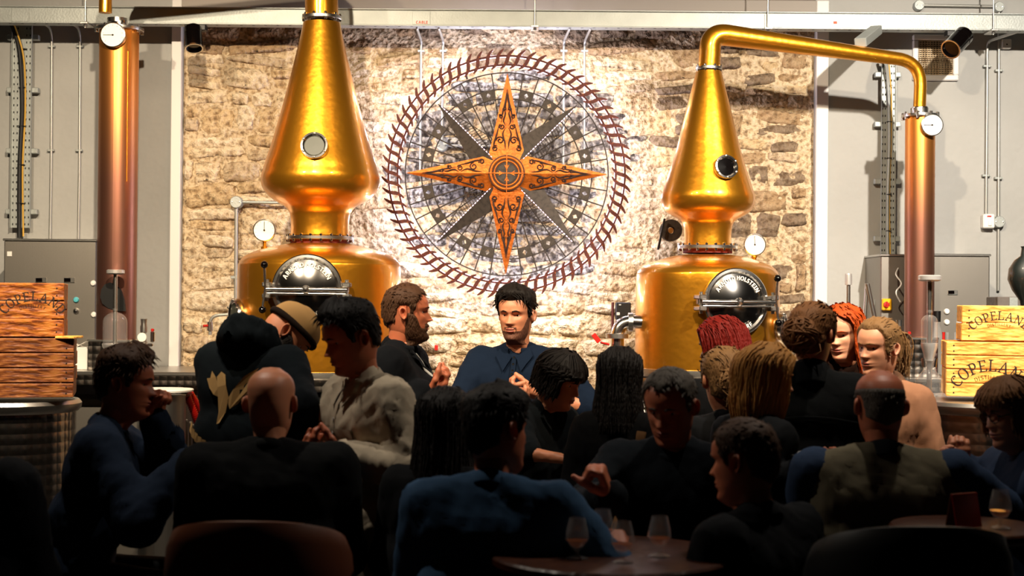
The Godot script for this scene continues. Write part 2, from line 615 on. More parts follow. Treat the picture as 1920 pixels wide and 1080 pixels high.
# ---------------------------------------------------------------- the room
var ox0 := 0.0   # the stone opening in the back wall
var ox1 := 0.0
var oy1 := 0.0

func shell() -> void:
	struct_("floor", boxm(Vector3(9.2, 0.2, 12.6), 0.0, Vector3(0, -0.1, -3.3)), M["floor"])
	struct_("ceiling", boxm(Vector3(9.2, 0.2, 12.6), 0.0, Vector3(0, 4.4, -3.3)), M["dark_wall"])
	struct_("wall_left", boxm(Vector3(0.2, 4.3, 12.6), 0.0, Vector3(-4.5, 2.15, -3.3)), M["dark_wall"])
	struct_("wall_right", boxm(Vector3(0.2, 4.3, 12.6), 0.0, Vector3(4.5, 2.15, -3.3)), M["dark_wall"])
	struct_("wall_front", boxm(Vector3(8.8, 4.3, 0.2), 0.0, Vector3(0, 2.15, 2.9)), M["dark_wall"])
	ox0 = at(340, 380, ZW).x
	ox1 = at(1527, 380, ZW).x
	oy1 = at(960, 21, ZW).y
	var w := struct_("wall_back", boxm(Vector3(8.8, 4.3, 0.24), 0.0, Vector3(0, 2.15, -ZW - 0.26)), M["plaster"])
	put("plaster_panel", boxm(Vector3(ox0 + 4.4, 4.3, 0.14), 0.002, Vector3((ox0 - 4.4) / 2, 2.15, -ZW - 0.07)), M["plaster"], w)
	put("plaster_panel", boxm(Vector3(4.4 - ox1, 4.3, 0.14), 0.002, Vector3((ox1 + 4.4) / 2, 2.15, -ZW - 0.07)), M["plaster"], w)
	var seams := [ox0, at(500, 5, ZW).x, at(725, 5, ZW).x, at(995, 5, ZW).x, at(1160, 5, ZW).x, at(1345, 5, ZW).x, ox1]
	for i in seams.size() - 1:
		put("cladding_panel", boxm(Vector3(seams[i + 1] - seams[i] - 0.005, 4.3 - oy1, 0.13), 0.003, Vector3((seams[i] + seams[i + 1]) / 2, (oy1 + 4.3) / 2, -ZW - 0.068)), M["cladding"], w)
	struct_("trim_1", boxm(Vector3(0.058, oy1 + 0.07, 0.04), 0.004, Vector3(ox0 - 0.029, (oy1 + 0.07) / 2, -ZW + 0.0205)), M["trim"])
	struct_("trim_2", boxm(Vector3(0.072, oy1 + 0.07, 0.04), 0.004, Vector3(ox1 + 0.036, (oy1 + 0.07) / 2, -ZW + 0.0205)), M["trim"])
	struct_("trim_3", boxm(Vector3(ox1 - ox0, 0.07, 0.04), 0.004, Vector3((ox0 + ox1) / 2, oy1 + 0.035, -ZW + 0.0205)), M["lintel"])
	struct_("trim_4", boxm(Vector3(ox1 - ox0 - 0.3, 0.03, 0.05), 0.004, Vector3((ox0 + ox1) / 2 - 0.15, oy1 - 0.016, -ZW - 0.02)), M["table_wood"])

func stone_mesh(a: float, b: float, dep: float, sd: float, ang: float) -> ArrayMesh:
	# one rubble stone: an irregular rounded face that stands proud of the mortar
	var mb := MB.new()
	var seg := 18
	var rings := [[1.0, -0.06], [1.02, -0.012], [0.97, 0.35], [0.88, 0.72], [0.62, 0.95], [0.3, 1.0], [0.0, 1.0]]
	var pts := PackedVector3Array()
	var tilt := Vector2(N.get_noise_2d(sd, 1.0), N.get_noise_2d(sd, 9.0)) * 0.10
	for r in rings:
		for k in seg:
			var t := TAU * (k + 0.5) / seg
			var c := cos(t)
			var s := sin(t)
			var p := Vector2(a * signf(c) * pow(absf(c), 0.42), b * signf(s) * pow(absf(s), 0.42))
			p *= 1.0 + 0.24 * N.get_noise_2d(sd * 3.1 + c * 1.1, s * 1.1 + sd) + 0.05 * N.get_noise_2d(sd + c * 3.0, s * 3.0)
			p *= r[0]
			p = p.rotated(ang)
			var z: float = r[1] * dep if r[1] > 0.0 else r[1]
			z += (0.016 * N.get_noise_3d(p.x * 9.0, p.y * 13.0, sd) + 0.008 * N.get_noise_3d(p.x * 26.0, p.y * 30.0, sd)) * clampf(r[1] * 2.0, 0.0, 1.0) + p.dot(tilt) * clampf(r[1], 0.0, 1.0)
			pts.append(Vector3(p.x, p.y, z))
	mb.grid(rings.size(), seg, pts, true, false)
	# faces the room
	var nn := mb.normals()
	if nn[seg * 5].z < 0.0:
		for i in range(0, mb.idx.size(), 3):
			var t2 := mb.idx[i + 1]
			mb.idx[i + 1] = mb.idx[i + 2]
			mb.idx[i + 2] = t2
	return mb.mesh()

func stone_wall() -> void:
	var w := get_node("wall_back")
	var z0 := -ZW - 0.055
	# mortar bed: a lumpy surface between the stones
	var mb := MB.new()
	var rows := 170
	var cols := 200
	var pts := PackedVector3Array()
	for r in rows:
		for c in cols:
			var x := lerpf(ox0, ox1, c / (cols - 1.0))
			var y := lerpf(0.0, oy1, r / (rows - 1.0))
			pts.append(Vector3(x, y, z0 + 0.014 + 0.022 * N.get_noise_2d(x * 5.0, y * 7.0) + 0.010 * N.get_noise_2d(x * 17.0 + 40.0, y * 21.0)))
	mb.grid(rows, cols, pts, false, false)
	if mb.normals()[0].z < 0.0:
		for i in range(0, mb.idx.size(), 3):
			var t := mb.idx[i + 1]
			mb.idx[i + 1] = mb.idx[i + 2]
			mb.idx[i + 2] = t
	put("mortar_bed", mb.mesh(), M["mortar"], w)
	var y := oy1 - 0.035
	var count := 0
	while y > 0.02 and count < 300:
		var low := y < 1.25
		var h := rng.randf_range(0.30, 0.40) if low else rng.randf_range(0.09, 0.19)
		var x := ox0 + rng.randf_range(-0.1, 0.0)
		while x < ox1 and count < 300:
			var ww := rng.randf_range(0.45, 0.7) if low else rng.randf_range(0.10, 0.42) * (0.7 + 2.2 * h)
			var xa := maxf(x, ox0 + 0.004)
			var xb := minf(x + ww, ox1 - 0.03)
			x += ww
			if xb - xa < 0.05: continue
			# some places hold two thin stones one over the other
			var hs := [h]
			if not low and h > 0.135 and rng.randf() < 0.6: hs = [h * 0.52, h * 0.48]
			var yy := y
			for hh in hs:
				var gap := rng.randf_range(0.002, 0.018)
				var right := (xa + xb) / 2.0 > 0.9
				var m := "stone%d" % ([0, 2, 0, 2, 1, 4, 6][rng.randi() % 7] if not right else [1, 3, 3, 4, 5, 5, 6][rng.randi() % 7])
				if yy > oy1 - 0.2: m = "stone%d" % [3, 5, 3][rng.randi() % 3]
				var cd := Vector2((xa + xb) / 2.0 - at(950, 326, ZW).x, yy - hh / 2.0 - at(950, 326, ZW).y).length()
				if cd < 0.66 + 0.16 * N.get_noise_2d(xa * 3.0, yy * 3.0) and rng.randf() < 0.97: m = "flaked%d" % (rng.randi() % 2)
				put("stone", stone_mesh((xb - xa - gap) / 2.0, (hh - gap * 0.9) / 2.0, rng.randf_range(0.022, 0.055), count * 1.73, rng.randf_range(-0.13, 0.13)), M[m], w, Transform3D(Basis(), Vector3((xa + xb) / 2.0, yy - hh / 2.0 + rng.randf_range(-0.014, 0.014), z0 - rng.randf_range(0.0, 0.014))))
				yy -= hh
				count += 1
		y -= h

# ---------------------------------------------------------------- what hangs on the wall
func conduit(label: String, pts: Array, r: float, clips: Array, group := "", gland := true, mat_ := "zinc_pipe") -> Node3D:
	var o := thing("conduit_pipe", label, "pipe", pts[pts.size() - 1], 0.0, group)
	var loc := []
	for p in pts: loc.append(p - o.position)
	var b := MB.new()
	b.tube(bend(loc, 0.09), r, 12)
	put("pipe", b.mesh(), M[mat_], o)
	for c in clips:
		var k := MB.new()
		k.box(Vector3.ZERO, Vector3(r * 5.6, r * 1.7, r * 2.6), Basis(), 0.003)
		k.lathe([Vector2(0, 0), Vector2(r * 0.5, 0), Vector2(r * 0.5, r * 0.6), Vector2(0, r * 0.6)], 10, Transform3D(Basis(Vector3.RIGHT, PI / 2), Vector3(r * 2.2, 0, r * 1.3)))
		put("saddle_clip", k.mesh(), M["galvanised"], o, Transform3D(Basis(), c - o.position + Vector3(0, 0, -r * 0.4)))
	if gland:
		var g := MB.new()
		g.lathe([Vector2(0, 0), Vector2(r * 2.0, 0), Vector2(r * 2.0, r * 1.2), Vector2(r * 1.5, r * 1.2), Vector2(r * 1.5, r * 3.2), Vector2(0, r * 3.2)], 16)
		put("gland", g.mesh(), M["white"], o, Transform3D(Basis(), loc[0] - Vector3(0, r * 2.4, 0)))
	return o

func round_box(label: String, p: Vector3, r: float, group := "") -> void:
	var o := thing("junction_box", label, "junction box", p, 0.0, group)
	var b := MB.new()
	b.lathe([Vector2(0, -0.05), Vector2(r, -0.05), Vector2(r, 0.008), Vector2(r * 0.9, 0.014), Vector2(0, 0.014)], 24, Transform3D(Basis(Vector3.RIGHT, PI / 2), Vector3.ZERO))
	put("body", b.mesh(), M["galvanised"], o)
	for s in [-1, 1]:
		var k := MB.new()
		k.lathe([Vector2(0, 0.012), Vector2(0.005, 0.012), Vector2(0.004, 0.017), Vector2(0, 0.018)], 8, Transform3D(Basis(Vector3.RIGHT, PI / 2), Vector3(r * 0.6 * s, 0, 0)))
		put("screw", k.mesh(), M["steel"], o)

func track_spot(label: String, pos: Vector3, aim: Vector3, energy: float, cone: float, col: Color) -> void:
	# a ceiling track lamp: housing, lens that glows, and its light just before the lens
	var n := (aim - pos).normalized()
	var o := thing("track_spotlight", label, "spotlight", Vector3(pos.x, 4.3, pos.z), 0.0, "ceiling track spotlights above the crowd")
	var up := Vector3.UP
	var bx := Basis(up.cross(-n).normalized(), n, up.cross(-n).normalized().cross(n))
	var rel := pos - o.position
	var b := MB.new()
	b.lathe([Vector2(0, -0.20), Vector2(0.045, -0.20), Vector2(0.05, -0.19), Vector2(0.05, 0.0), Vector2(0.044, 0.0), Vector2(0.044, -0.02), Vector2(0, -0.02)], 24)
	put("housing", b.mesh(), M["black"], o, Transform3D(bx, rel))
	var le := MB.new()
	le.lathe([Vector2(0, -0.015), Vector2(0.042, -0.015), Vector2(0.040, -0.012), Vector2(0, -0.010)], 24)
	put("lamp_lens", le.mesh(), M["lamp_lens"], o, Transform3D(bx, rel))
	var s := MB.new()
	s.tube(PackedVector3Array([Vector3.ZERO, Vector3(0, rel.y + 0.09, rel.z * 0.3 + 0.08), rel - n * 0.1]), 0.012, 8)
	s.box(Vector3(0, -0.012, 0), Vector3(0.12, 0.024, 0.06))
	put("bracket", s.mesh(), M["black"], o)
	var l := SpotLight3D.new()
	l.name = "spot"
	l.light_color = col
	l.light_energy = energy
	l.light_size = 0.04
	l.spot_range = 20.0
	l.spot_attenuation = 2.0
	l.spot_angle = cone
	l.spot_angle_attenuation = 1.0
	l.shadow_enabled = true
	l.position = rel + n * 0.03
	l.basis = Basis.looking_at(n)
	o.add_child(l)

func wall_lamp(label: String, mount: Vector3, c0: Vector3, c1: Vector3, r: float) -> void:
	var o := thing("track_lamp", label, "spotlight", mount)
	put("mount", boxm(Vector3(0.12, 0.036, 0.06), 0.005), M["black"], o)
	var n := (c1 - c0).normalized()
	var x := n.cross(Vector3.BACK).normalized()
	var bx := Basis(x, n, x.cross(n))
	var L := c0.distance_to(c1)
	var b := MB.new()
	b.lathe([Vector2(0, 0), Vector2(r * 0.94, 0), Vector2(r, 0.006), Vector2(r, L * 0.28), Vector2(r * 0.95, L * 0.29), Vector2(r * 0.95, L * 0.32), Vector2(r, L * 0.33), Vector2(r, L), Vector2(r * 0.9, L), Vector2(r * 0.9, L - 0.012), Vector2(0, L - 0.012)], 28)
	put("housing", b.mesh(), M["black_gloss"], o, Transform3D(bx, c0 - mount))
	var g := MB.new()
	g.lathe([Vector2(r * 0.99, L - 0.004), Vector2(r * 1.03, L - 0.004), Vector2(r * 1.03, L + 0.005), Vector2(r * 0.9, L + 0.005)], 28)
	put("lens_ring", g.mesh(), M["chrome"], o, Transform3D(bx, c0 - mount))
	var s := MB.new()
	s.tube(PackedVector3Array([Vector3(0, -0.015, 0), (c0 - mount) * 0.5 + Vector3(0, -0.012, 0.0), c0 - mount + n * 0.02]), 0.010, 8)
	put("yoke", s.mesh(), M["black"], o)

func wall_fittings() -> void:
	# the cable trunking that crosses the whole wall
	var zt := 8.72
	var c := at(960, 38, zt)
	var h := 0.088
	var o := thing("cable_trunking", "long galvanised steel cable trunking hung across the whole top of the back wall", "trunking", Vector3(0, c.y - h / 2, -zt))
	var b := MB.new()
	b.box(Vector3(0, h / 2, 0), Vector3(8.6, h, 0.1), Basis(), 0.004)
	put("channel", b.mesh(), M["galvanised"], o)
	b = MB.new()
	b.box(Vector3(0, h + 0.004, 0), Vector3(8.6, 0.007, 0.11), Basis(), 0.002)
	b.box(Vector3(0, 0.002, 0.05), Vector3(8.6, 0.008, 0.008), Basis(), 0.002)
	put("lid", b.mesh(), M["galvanised"], o)
	for px in [38.0, 790.0, 1450.0, 1885.0]:
		put("coupler_plate", boxm(Vector3(0.10, h * 0.86, 0.004), 0.001), M["galvanised"], o, Transform3D(Basis(), Vector3(at(px, 38, zt - 0.052).x, h / 2, 0.052)))
	var holes := MB.new()
	for i in 120:
		var x := -4.1 + i * 0.069
		holes.box(Vector3(x, -0.0003, 0.02), Vector3(0.014, 0.001, 0.007), Basis(), 0.0)
	put("slot_holes", holes.mesh(), M["galv_dark"], o).set_meta("kind", "stuff")
	for px in [160.0, 1003.0, 1440.0, 1863.0]:
		var r := MB.new()
		var x: float = at(px, 20, zt - 0.07).x
		r.tube(PackedVector3Array([Vector3(x, -0.03, 0.068), Vector3(x, 4.3 - o.position.y, 0.068)]), 0.004, 8)
		r.box(Vector3(x, -0.006, 0.03), Vector3(0.045, 0.012, 0.14), Basis(), 0.003)
		r.lathe([Vector2(0, 0), Vector2(0.011, 0), Vector2(0.011, 0.01), Vector2(0, 0.01)], 6, Transform3D(Basis(), Vector3(x, -0.024, 0.068)))
		put("hanger_rod", r.mesh(), M["steel"], o)
	put("red_print", letters("CABLE", 0.016, 0.0008), M["sticker_red"], o, Transform3D(Basis(), Vector3(at(791, 36, zt - 0.05).x, 0.018, 0.0546)))
	put("maker_mark", boxm(Vector3(0.02, 0.014, 0.001), 0.0), M["sticker_red"], o, Transform3D(Basis(), Vector3(at(1566, 41, zt - 0.05).x, 0.036, 0.051)))
	# conduits down the plaster on the left, over the stones, and on the right
	var zc := ZW - 0.02
	for i in 2:
		var x: float = [97.0, 150.0][i]
		conduit(["thin galvanised conduit dropping down the left plaster, nearer the perforated cable tray", "thin galvanised conduit dropping down the left plaster, nearer the brown copper column"][i],
			[at(x - 17, 30, zt), at(x - 17, 42, zt), at(x, 55, zc), at(x - 1, 300, zc), at(x - 4, 500, zc)], 0.0075, [at(x - 0.5, 87, zc), at(x - 2, 282, zc)], "conduits on the left plaster")
	for i in 4:
		var x: float = [790.0, 831.0, 1058.0, 1097.0][i]
		var s: float = -8.0 if i < 2 else 10.0
		var zz := ZW - 0.01
		conduit(["thin conduit on the stones left of the compass, the one nearer the big still", "thin conduit on the stones behind the upper left rope ring, ending in a round box", "thin conduit on the stones above the compass, left one of the right pair", "thin conduit on the stones above the compass, right one of the right pair"][i],
			[at(x + s, 44, zt), at(x + s, 54, zt), at(x, 76, zz), at(x - 1, 95, zz), at(x - 2, [330.0, 262.0, 320.0, 330.0][i], zz)], 0.0075, [at(x - 0.5, 95, zz)], "conduits over the stone wall")
	round_box("round grey junction box on the stones seen through the compass, upper left", at(829, 273, ZW - 0.015), 0.033)
	conduit("short level conduit running right from the round box behind the compass", [at(836, 273, ZW - 0.01), at(930, 274, ZW - 0.01)], 0.0075, [], "", false)
	round_box("round grey junction box on the stones left of the big still, above the pipe bend", at(443, 379, ZW - 0.03), 0.036)
	conduit("level conduit from the round box towards the big still", [at(450, 379, ZW - 0.02), at(540, 380, ZW - 0.02)], 0.0085, [], "", false)
	conduit("upright grey conduit on the stones just left of the big still", [at(443, 388, ZW - 0.02), at(441, 700, ZW - 0.02)], 0.0105, [at(442, 520, ZW - 0.02)], "", false)
	conduit("right wall conduit that leans from the trunking and ends in the white switch", [at(1922, 50, zt), at(1912, 58, zt), at(1852, 78, zc), at(1851, 100, zc), at(1849, 404, zc)], 0.0085, [at(1851, 124, zc), at(1849, 329, zc)])
	conduit("straight right wall conduit between the two round boxes", [at(1873, 16, zc), at(1872, 545, zc)], 0.0085, [at(1873, 132, zc), at(1872, 334, zc)], "", false)
	conduit("level conduit high on the right wall joining two round boxes", [at(1728, 10, zc), at(1868, 12, zc)], 0.0085, [], "", false)
	round_box("round conduit box high on the right wall, above the vent", at(1723, 10, zc - 0.01), 0.030)
	round_box("round conduit box high on the right wall, above the right conduits", at(1873, 13, zc - 0.01), 0.030)
	round_box("round conduit box on the right wall beside the white switch", at(1873, 416, zc - 0.02), 0.034)
	var sw := thing("wall_switch", "white surface switch with a red spot at the foot of the leaning conduit", "switch", at(1852, 415, ZW - 0.03))
	put("body", boxm(Vector3(0.068, 0.082, 0.055), 0.006), M["white"], sw)
	put("rocker", boxm(Vector3(0.022, 0.030, 0.010), 0.003), M["white"], sw, Transform3D(Basis(), Vector3(0.004, -0.012, 0.03)))
	put("indicator", boxm(Vector3(0.024, 0.008, 0.004), 0.001), M["red"], sw, Transform3D(Basis(), Vector3(0.0, 0.028, 0.0285)))
	var bx := thing("square_box", "small square white box at the top of the right wall beside the conduits", "junction box", at(1886, 83, ZW - 0.02))
	put("body", boxm(Vector3(0.055, 0.055, 0.04), 0.004), M["white"], bx)
	put("knockout", boxm(Vector3(0.008, 0.008, 0.002), 0.0), M["black"], bx, Transform3D(Basis(), Vector3(0, -0.004, 0.0205)))
	# perforated cable trays
	tray("wide perforated steel cable tray on the left plaster carrying a black and a yellow cable", 20, 61, 47, 427, [[26.0, 40.0, 39.0, 46.0], "rubber", "cable_yellow"])
	tray("narrow perforated steel cable tray beside the right copper column", 1651, 1679, 118, 476, [[20.0, 38.0, 60.0, 60.0], "galvanised", "cable_yellow"])
	# arm bracket of the trunking above the right still's pipe
	var ab := thing("tray_bracket", "short perforated steel arm slanting from the trunking above the copper swan neck", "bracket", at(1613, 80, 8.3))
	var k := MB.new()
	var e0 := Vector3.ZERO
	var e1 := at(1643, 56, 8.66) - ab.position
	var dd := (e1 - e0).normalized()
	var xx := dd.cross(Vector3.UP).normalized()
	k.box((e0 + e1) / 2, Vector3(0.065, 0.05, e0.distance_to(e1)), Basis(xx, dd.cross(-xx).normalized(), -dd), 0.004)
	put("arm", k.mesh(), M["galvanised"], ab)
	# the air vent
	var v := thing("air_vent", "square white framed air vent with a fine brown mesh high on the right wall", "vent", at(1753, 109, ZW))
	var s := 86.0 / 320.0
	var f := MB.new()
	for q in [[0, 1], [0, -1], [1, 0], [-1, 0]]:
		f.box(Vector3(q[0] * s * 0.44, q[1] * s * 0.44, 0.012), Vector3(s * 0.12 if q[0] != 0 else s, s * 0.12 if q[1] != 0 else s * 0.76, 0.03), Basis(), 0.006)
	put("frame", f.mesh(), M["trim"], v)
	put("duct_back", boxm(Vector3(s * 0.78, s * 0.78, 0.004), 0.0), M["galv_dark"], v, Transform3D(Basis(), Vector3(0, 0, 0.003)))
	for i in 17:
		put("slat", boxm(Vector3(s * 0.77, 0.006, 0.008), 0.001), M["mortar"], v, Transform3D(Basis(Vector3.RIGHT, 0.5), Vector3(0, -s * 0.36 + i * s * 0.045, 0.012)))
	for i in 13:
		put("mesh_bar", boxm(Vector3(0.0035, s * 0.77, 0.004), 0.0005), M["mortar"], v, Transform3D(Basis(), Vector3(-s * 0.36 + i * s * 0.06, 0, 0.019)))
	wall_lamp("black cylinder spotlight under the trunking at the upper left corner of the stones", Vector3(at(361, 42, 8.6).x, c.y - h / 2 - 0.018, -8.7), at(362, 52, 8.55), at(364, 90, 8.5), 0.048)
	wall_lamp("black spotlight under the trunking on the right, tilted down towards the left", Vector3(at(1802, 56, 8.6).x, c.y - h / 2 - 0.018, -8.7), at(1808, 66, 8.55), at(1783, 92, 8.45), 0.055)

func tray(label: String, x0: float, x1: float, y0: float, y1: float, cab: Array) -> void:
	var zc := ZW - 0.06
	var a := at(x0, y1, zc)
	var b := at(x1, y0, zc)
	var w := b.x - a.x
	var h := b.y - a.y
	var o := thing("cable_tray", label, "cable tray", Vector3((a.x + b.x) / 2, a.y, -zc))
	var m := MB.new()
	m.box(Vector3(0, h / 2, 0), Vector3(w, h, 0.003), Basis(), 0.0005)
	for s in [-1, 1]: m.box(Vector3(s * w * 0.5, h / 2, 0.008), Vector3(0.003, h, 0.02), Basis(), 0.0005)
	put("tray", m.mesh(), M["galvanised"], o)
	var k := MB.new()
	var n := int(h / 0.040)
	for i in n:
		for c in [-0.40, -0.22, 0.22, 0.40]:
			k.box(Vector3(c * w, (i + 0.5) * h / n, 0.0018), Vector3(0.006, 0.012, 0.001), Basis(), 0.0)
	put("slot_holes", k.mesh(), M["galv_dark"], o).set_meta("kind", "stuff")
	for yy in [0.08, 0.38, 0.68, 0.94]:
		put("strut_bracket", boxm(Vector3(w + 0.07, 0.03, 0.04), 0.003), M["galvanised"], o, Transform3D(Basis(), Vector3(0, yy * h, -0.024)))
	var t := MB.new()
	var cx := 0.0
	t.tube(curve([Vector3(-w * 0.5, h + 0.03, 0.09), Vector3(-0.1 * w, h - 0.14, 0.03), Vector3(0.05 * w, h * 0.6, 0.014), Vector3(-0.04 * w, h * 0.3, 0.014), Vector3(-0.02 * w, -0.06, 0.014)], 40), w * 0.11, 10)
	put("thick_cable", t.mesh(), M[cab[1]], o)
	t = MB.new()
	t.tube(curve([Vector3(-w * 0.3, h + 0.02, 0.09), Vector3(0.12 * w, h - 0.18, 0.028), Vector3(0.2 * w, h * 0.6, 0.008), Vector3(0.1 * w, h * 0.3, 0.008), Vector3(0.18 * w, -0.05, 0.012)], 40), w * 0.045, 8)
	put("thin_cable", t.mesh(), M[cab[2]], o)
	for i in 5:
		put("cable_tie", boxm(Vector3(w * 0.36, 0.004, 0.03), 0.001), M["black"], o, Transform3D(Basis(), Vector3(0.04 * w, h * (0.12 + 0.19 * i), 0.012)))

# ---------------------------------------------------------------- the steel compass rose
func compass() -> void:
	var z := 8.80
	var u := z / FPX         # metres per pixel
	var o := thing("compass_rose", "large round steel and rust compass rose with rope ring mounted on the stone wall", "wall art", at(950, 326, z))
	# rope ring: two rails and slanted strands
	for r in [222.0, 205.0]:
		put("rope_rail", ringm(r * u, 0.0052, 144, 8), M["rust"], o)
		put("led_strip", ringm((r - 2.6) * u, 0.0020, 144, 6), M["led"], o, Transform3D(Basis(), Vector3(0, 0, -0.010)))
	var strand := MB.new()
	var outline := PackedVector2Array()
	# an s-shaped blade with hooked ends, along y (outwards)
	var side := []
	var back := []
	for i in 15:
		var t := i / 14.0
		var y := lerpf(-18.5, 18.5, t)
		var x := 13.0 * (t - 0.5) * 2.0 - 5.0 * sin((t - 0.5) * TAU) * 0.55
		var w := 7.0 * pow(sin(PI * clampf(t, 0.02, 0.98)), 0.42)
		var d := Vector2(26.0 - 17.0 * cos((t - 0.5) * TAU) * 0.55, 37.0).normalized()
		var n := Vector2(-d.y, d.x)
		side.append(Vector2(x, y) + n * w * 0.5)
		back.append(Vector2(x, y) - n * w * 0.5)
	for p in side: outline.append(p * u)
	back.reverse()
	for p in back: outline.append(p * u)
	strand.slab(outline, -0.003, 0.004)
	var sm := strand.mesh()
	var rivet := MB.new()
	for q in [-8.5, 8.5]: rivet.ball(Vector3((q / 18.5 * 13.0 * 0.9) * u, q * u, 0.005), Vector3(0.0035, 0.0035, 0.003), Basis(), 8)
	var n_str := 72
	for i in n_str:
		var a := TAU * i / n_str
		var s := put("rope_strand", sm, M["rust"], o, Transform3D(Basis(Vector3.BACK, -a), Vector3(sin(a), cos(a), 0) * 215.5 * u + Vector3(0, 0, 0.010)))
		if i == 0: pass
	var rv := MB.new()
	for i in n_str:
		var a := TAU * i / n_str
		rv.add(rivet, Transform3D(Basis(Vector3.BACK, -a), Vector3(sin(a), cos(a), 0) * 215.5 * u + Vector3(0, 0, 0.010)))
	put("rivets", rv.mesh(), M["corten"], o).set_meta("kind", "stuff")
	# wheel
	put("outer_circle", ringm(191 * u, 0.0038, 144, 6), M["dark_steel"], o, Transform3D(Basis(), Vector3(0, 0, -0.02)))
	for r in [160.0, 142.0]:
		put("inner_circle", ringm(r * u, 0.0036, 120, 6), M["dark_steel"], o, Transform3D(Basis(), Vector3(0, 0, -0.02)))
	for i in 40:
		if i % 5 == 0: continue
		var a := TAU * i / 40.0
		var d := Vector3(sin(a), cos(a), 0)
		var b := MB.new()
		b.tube(PackedVector3Array([d * 42 * u, d * 191 * u]), 0.0042, 6)
		put("spoke", b.mesh(), M["dark_steel"], o, Transform3D(Basis(), Vector3(0, 0, -0.022)))
	for q in 4:
		for g in [13.5, 31.5, 58.5, 76.5]:
			var a := deg_to_rad(90.0 * q + g)
			# a plate between two spokes with a diamond opening
			var b := MB.new()
			var w := deg_to_rad(4.5)
			var r0: float = 142 * u
			var r1: float = 160 * u
			var rm := (r0 + r1) / 2
			var dm := 5.2 * u
			var dia := [Vector2(0, rm + dm), Vector2(dm * 0.85, rm), Vector2(0, rm - dm), Vector2(-dm * 0.85, rm)]
			var outer := [Vector2(sin(w), cos(w)) * r1, Vector2(sin(w), cos(w)) * r0, Vector2(-sin(w), cos(w)) * r0, Vector2(-sin(w), cos(w)) * r1]
			for k in 4:
				var poly: PackedVector2Array
				if k == 0: poly = PackedVector2Array([outer[3], Vector2(0, r1), outer[0], dia[1], dia[0], dia[3]])
				elif k == 1: poly = PackedVector2Array([outer[0], outer[1], dia[1]])
				elif k == 2: poly = PackedVector2Array([outer[1], Vector2(0, r0), outer[2], dia[3], dia[2], dia[1]])
				else: poly = PackedVector2Array([outer[2], outer[3], dia[3]])
				b.slab(poly, -0.002, 0.002)
			put("band_plate", b.mesh(), M["dark_steel"], o, Transform3D(Basis(Vector3.BACK, -a), Vector3(0, 0, -0.018)))
	# the four diagonal points: half solid steel, half a comb
	for q in 4:
		var a := deg_to_rad(45.0 + 90.0 * q)
		var xf := Transform3D(Basis(Vector3.BACK, -a), Vector3(0, 0, -0.004))
		var b := MB.new()
		var tip := Vector3(0, 184 * u, 0)
		var base := Vector3(0, 36 * u, 0.026)
		var wide := Vector3(-31 * u, 66 * u, -0.004)
		var foot := Vector3(-14 * u, 30 * u, 0)
		for s in [0.0, -0.004]:
			var off := Vector3(0, 0, s)
			if s == 0.0:
				b.tri(tip, wide, base)
				b.tri(base, wide, foot)
			else:
				b.tri(tip + off, base + off, wide + off)
				b.tri(base + off, foot + off, wide + off)
		put("solid_half_point", b.mesh(), M["dark_steel"], o, xf)
		var c := MB.new()
		var wide2 := Vector3(27 * u, 70 * u, -0.004)
		c.tube(PackedVector3Array([tip, wide2, Vector3(16 * u, 32 * u, 0)]), 0.0026, 6)
		c.tube(PackedVector3Array([tip, Vector3(0.004, 36 * u, 0.020)]), 0.0022, 6)
		for i in 26:
			var t := i / 26.0
			var p0 := Vector3(0.002, lerpf(40, 180, t) * u, lerpf(0.02, 0.0, t))
			var ye := lerpf(40, 180, t) - 9.0 * (1.0 - t)
			var xe: float = 27.0 * (clampf((184.0 - ye) / 114.0, 0.0, 1.0)) if ye > 70.0 else lerpf(16.0, 27.0, clampf((ye - 32.0) / 38.0, 0, 1))
			c.tube(PackedVector3Array([p0, Vector3(xe * u, ye * u, -0.003)]), 0.0019, 5)
		put("comb_half_point", c.mesh(), M["dark_steel"], o, xf)
		var l := MB.new()
		for i in 22:
			var t := (i + 0.2) / 22.0
			l.tube(PackedVector3Array([Vector3(0.0055, lerpf(40, 178, t) * u, lerpf(0.020, 0.002, t)), Vector3(0.0055, lerpf(40, 178, t + 0.026) * u, lerpf(0.020, 0.002, t))]), 0.0022, 5)
		put("led_dashes", l.mesh(), M["led"], o, xf)
	# the four main points, folded along their ridge and covered with scrollwork
	for q in 4:
		var a := deg_to_rad(90.0 * q)
		var xf := Transform3D(Basis(Vector3.BACK, -a), Vector3(0, 0, 0.012))
		var b := MB.new()
		var tip := Vector3(0, 189 * u, 0)
		var mid := Vector3(0, 0, 0.030)
		for s in [-1.0, 1.0]:
			var e := Vector3(s * 34 * u, 34 * u, 0)
			var A := tip
			var B := e
			for off in [0.0, -0.005]:
				var d := Vector3(0, 0, off)
				if (s > 0.0) == (off == 0.0): b.tri(A + d, mid + d, B + d)
				else: b.tri(A + d, B + d, mid + d)
			if s > 0: b.quad(A, A + Vector3(0, 0, -0.005), B + Vector3(0, 0, -0.005), B)
			else: b.quad(B, B + Vector3(0, 0, -0.005), A + Vector3(0, 0, -0.005), A)
		put("main_point", b.mesh(), M["corten"], o, xf)
		var f := MB.new()
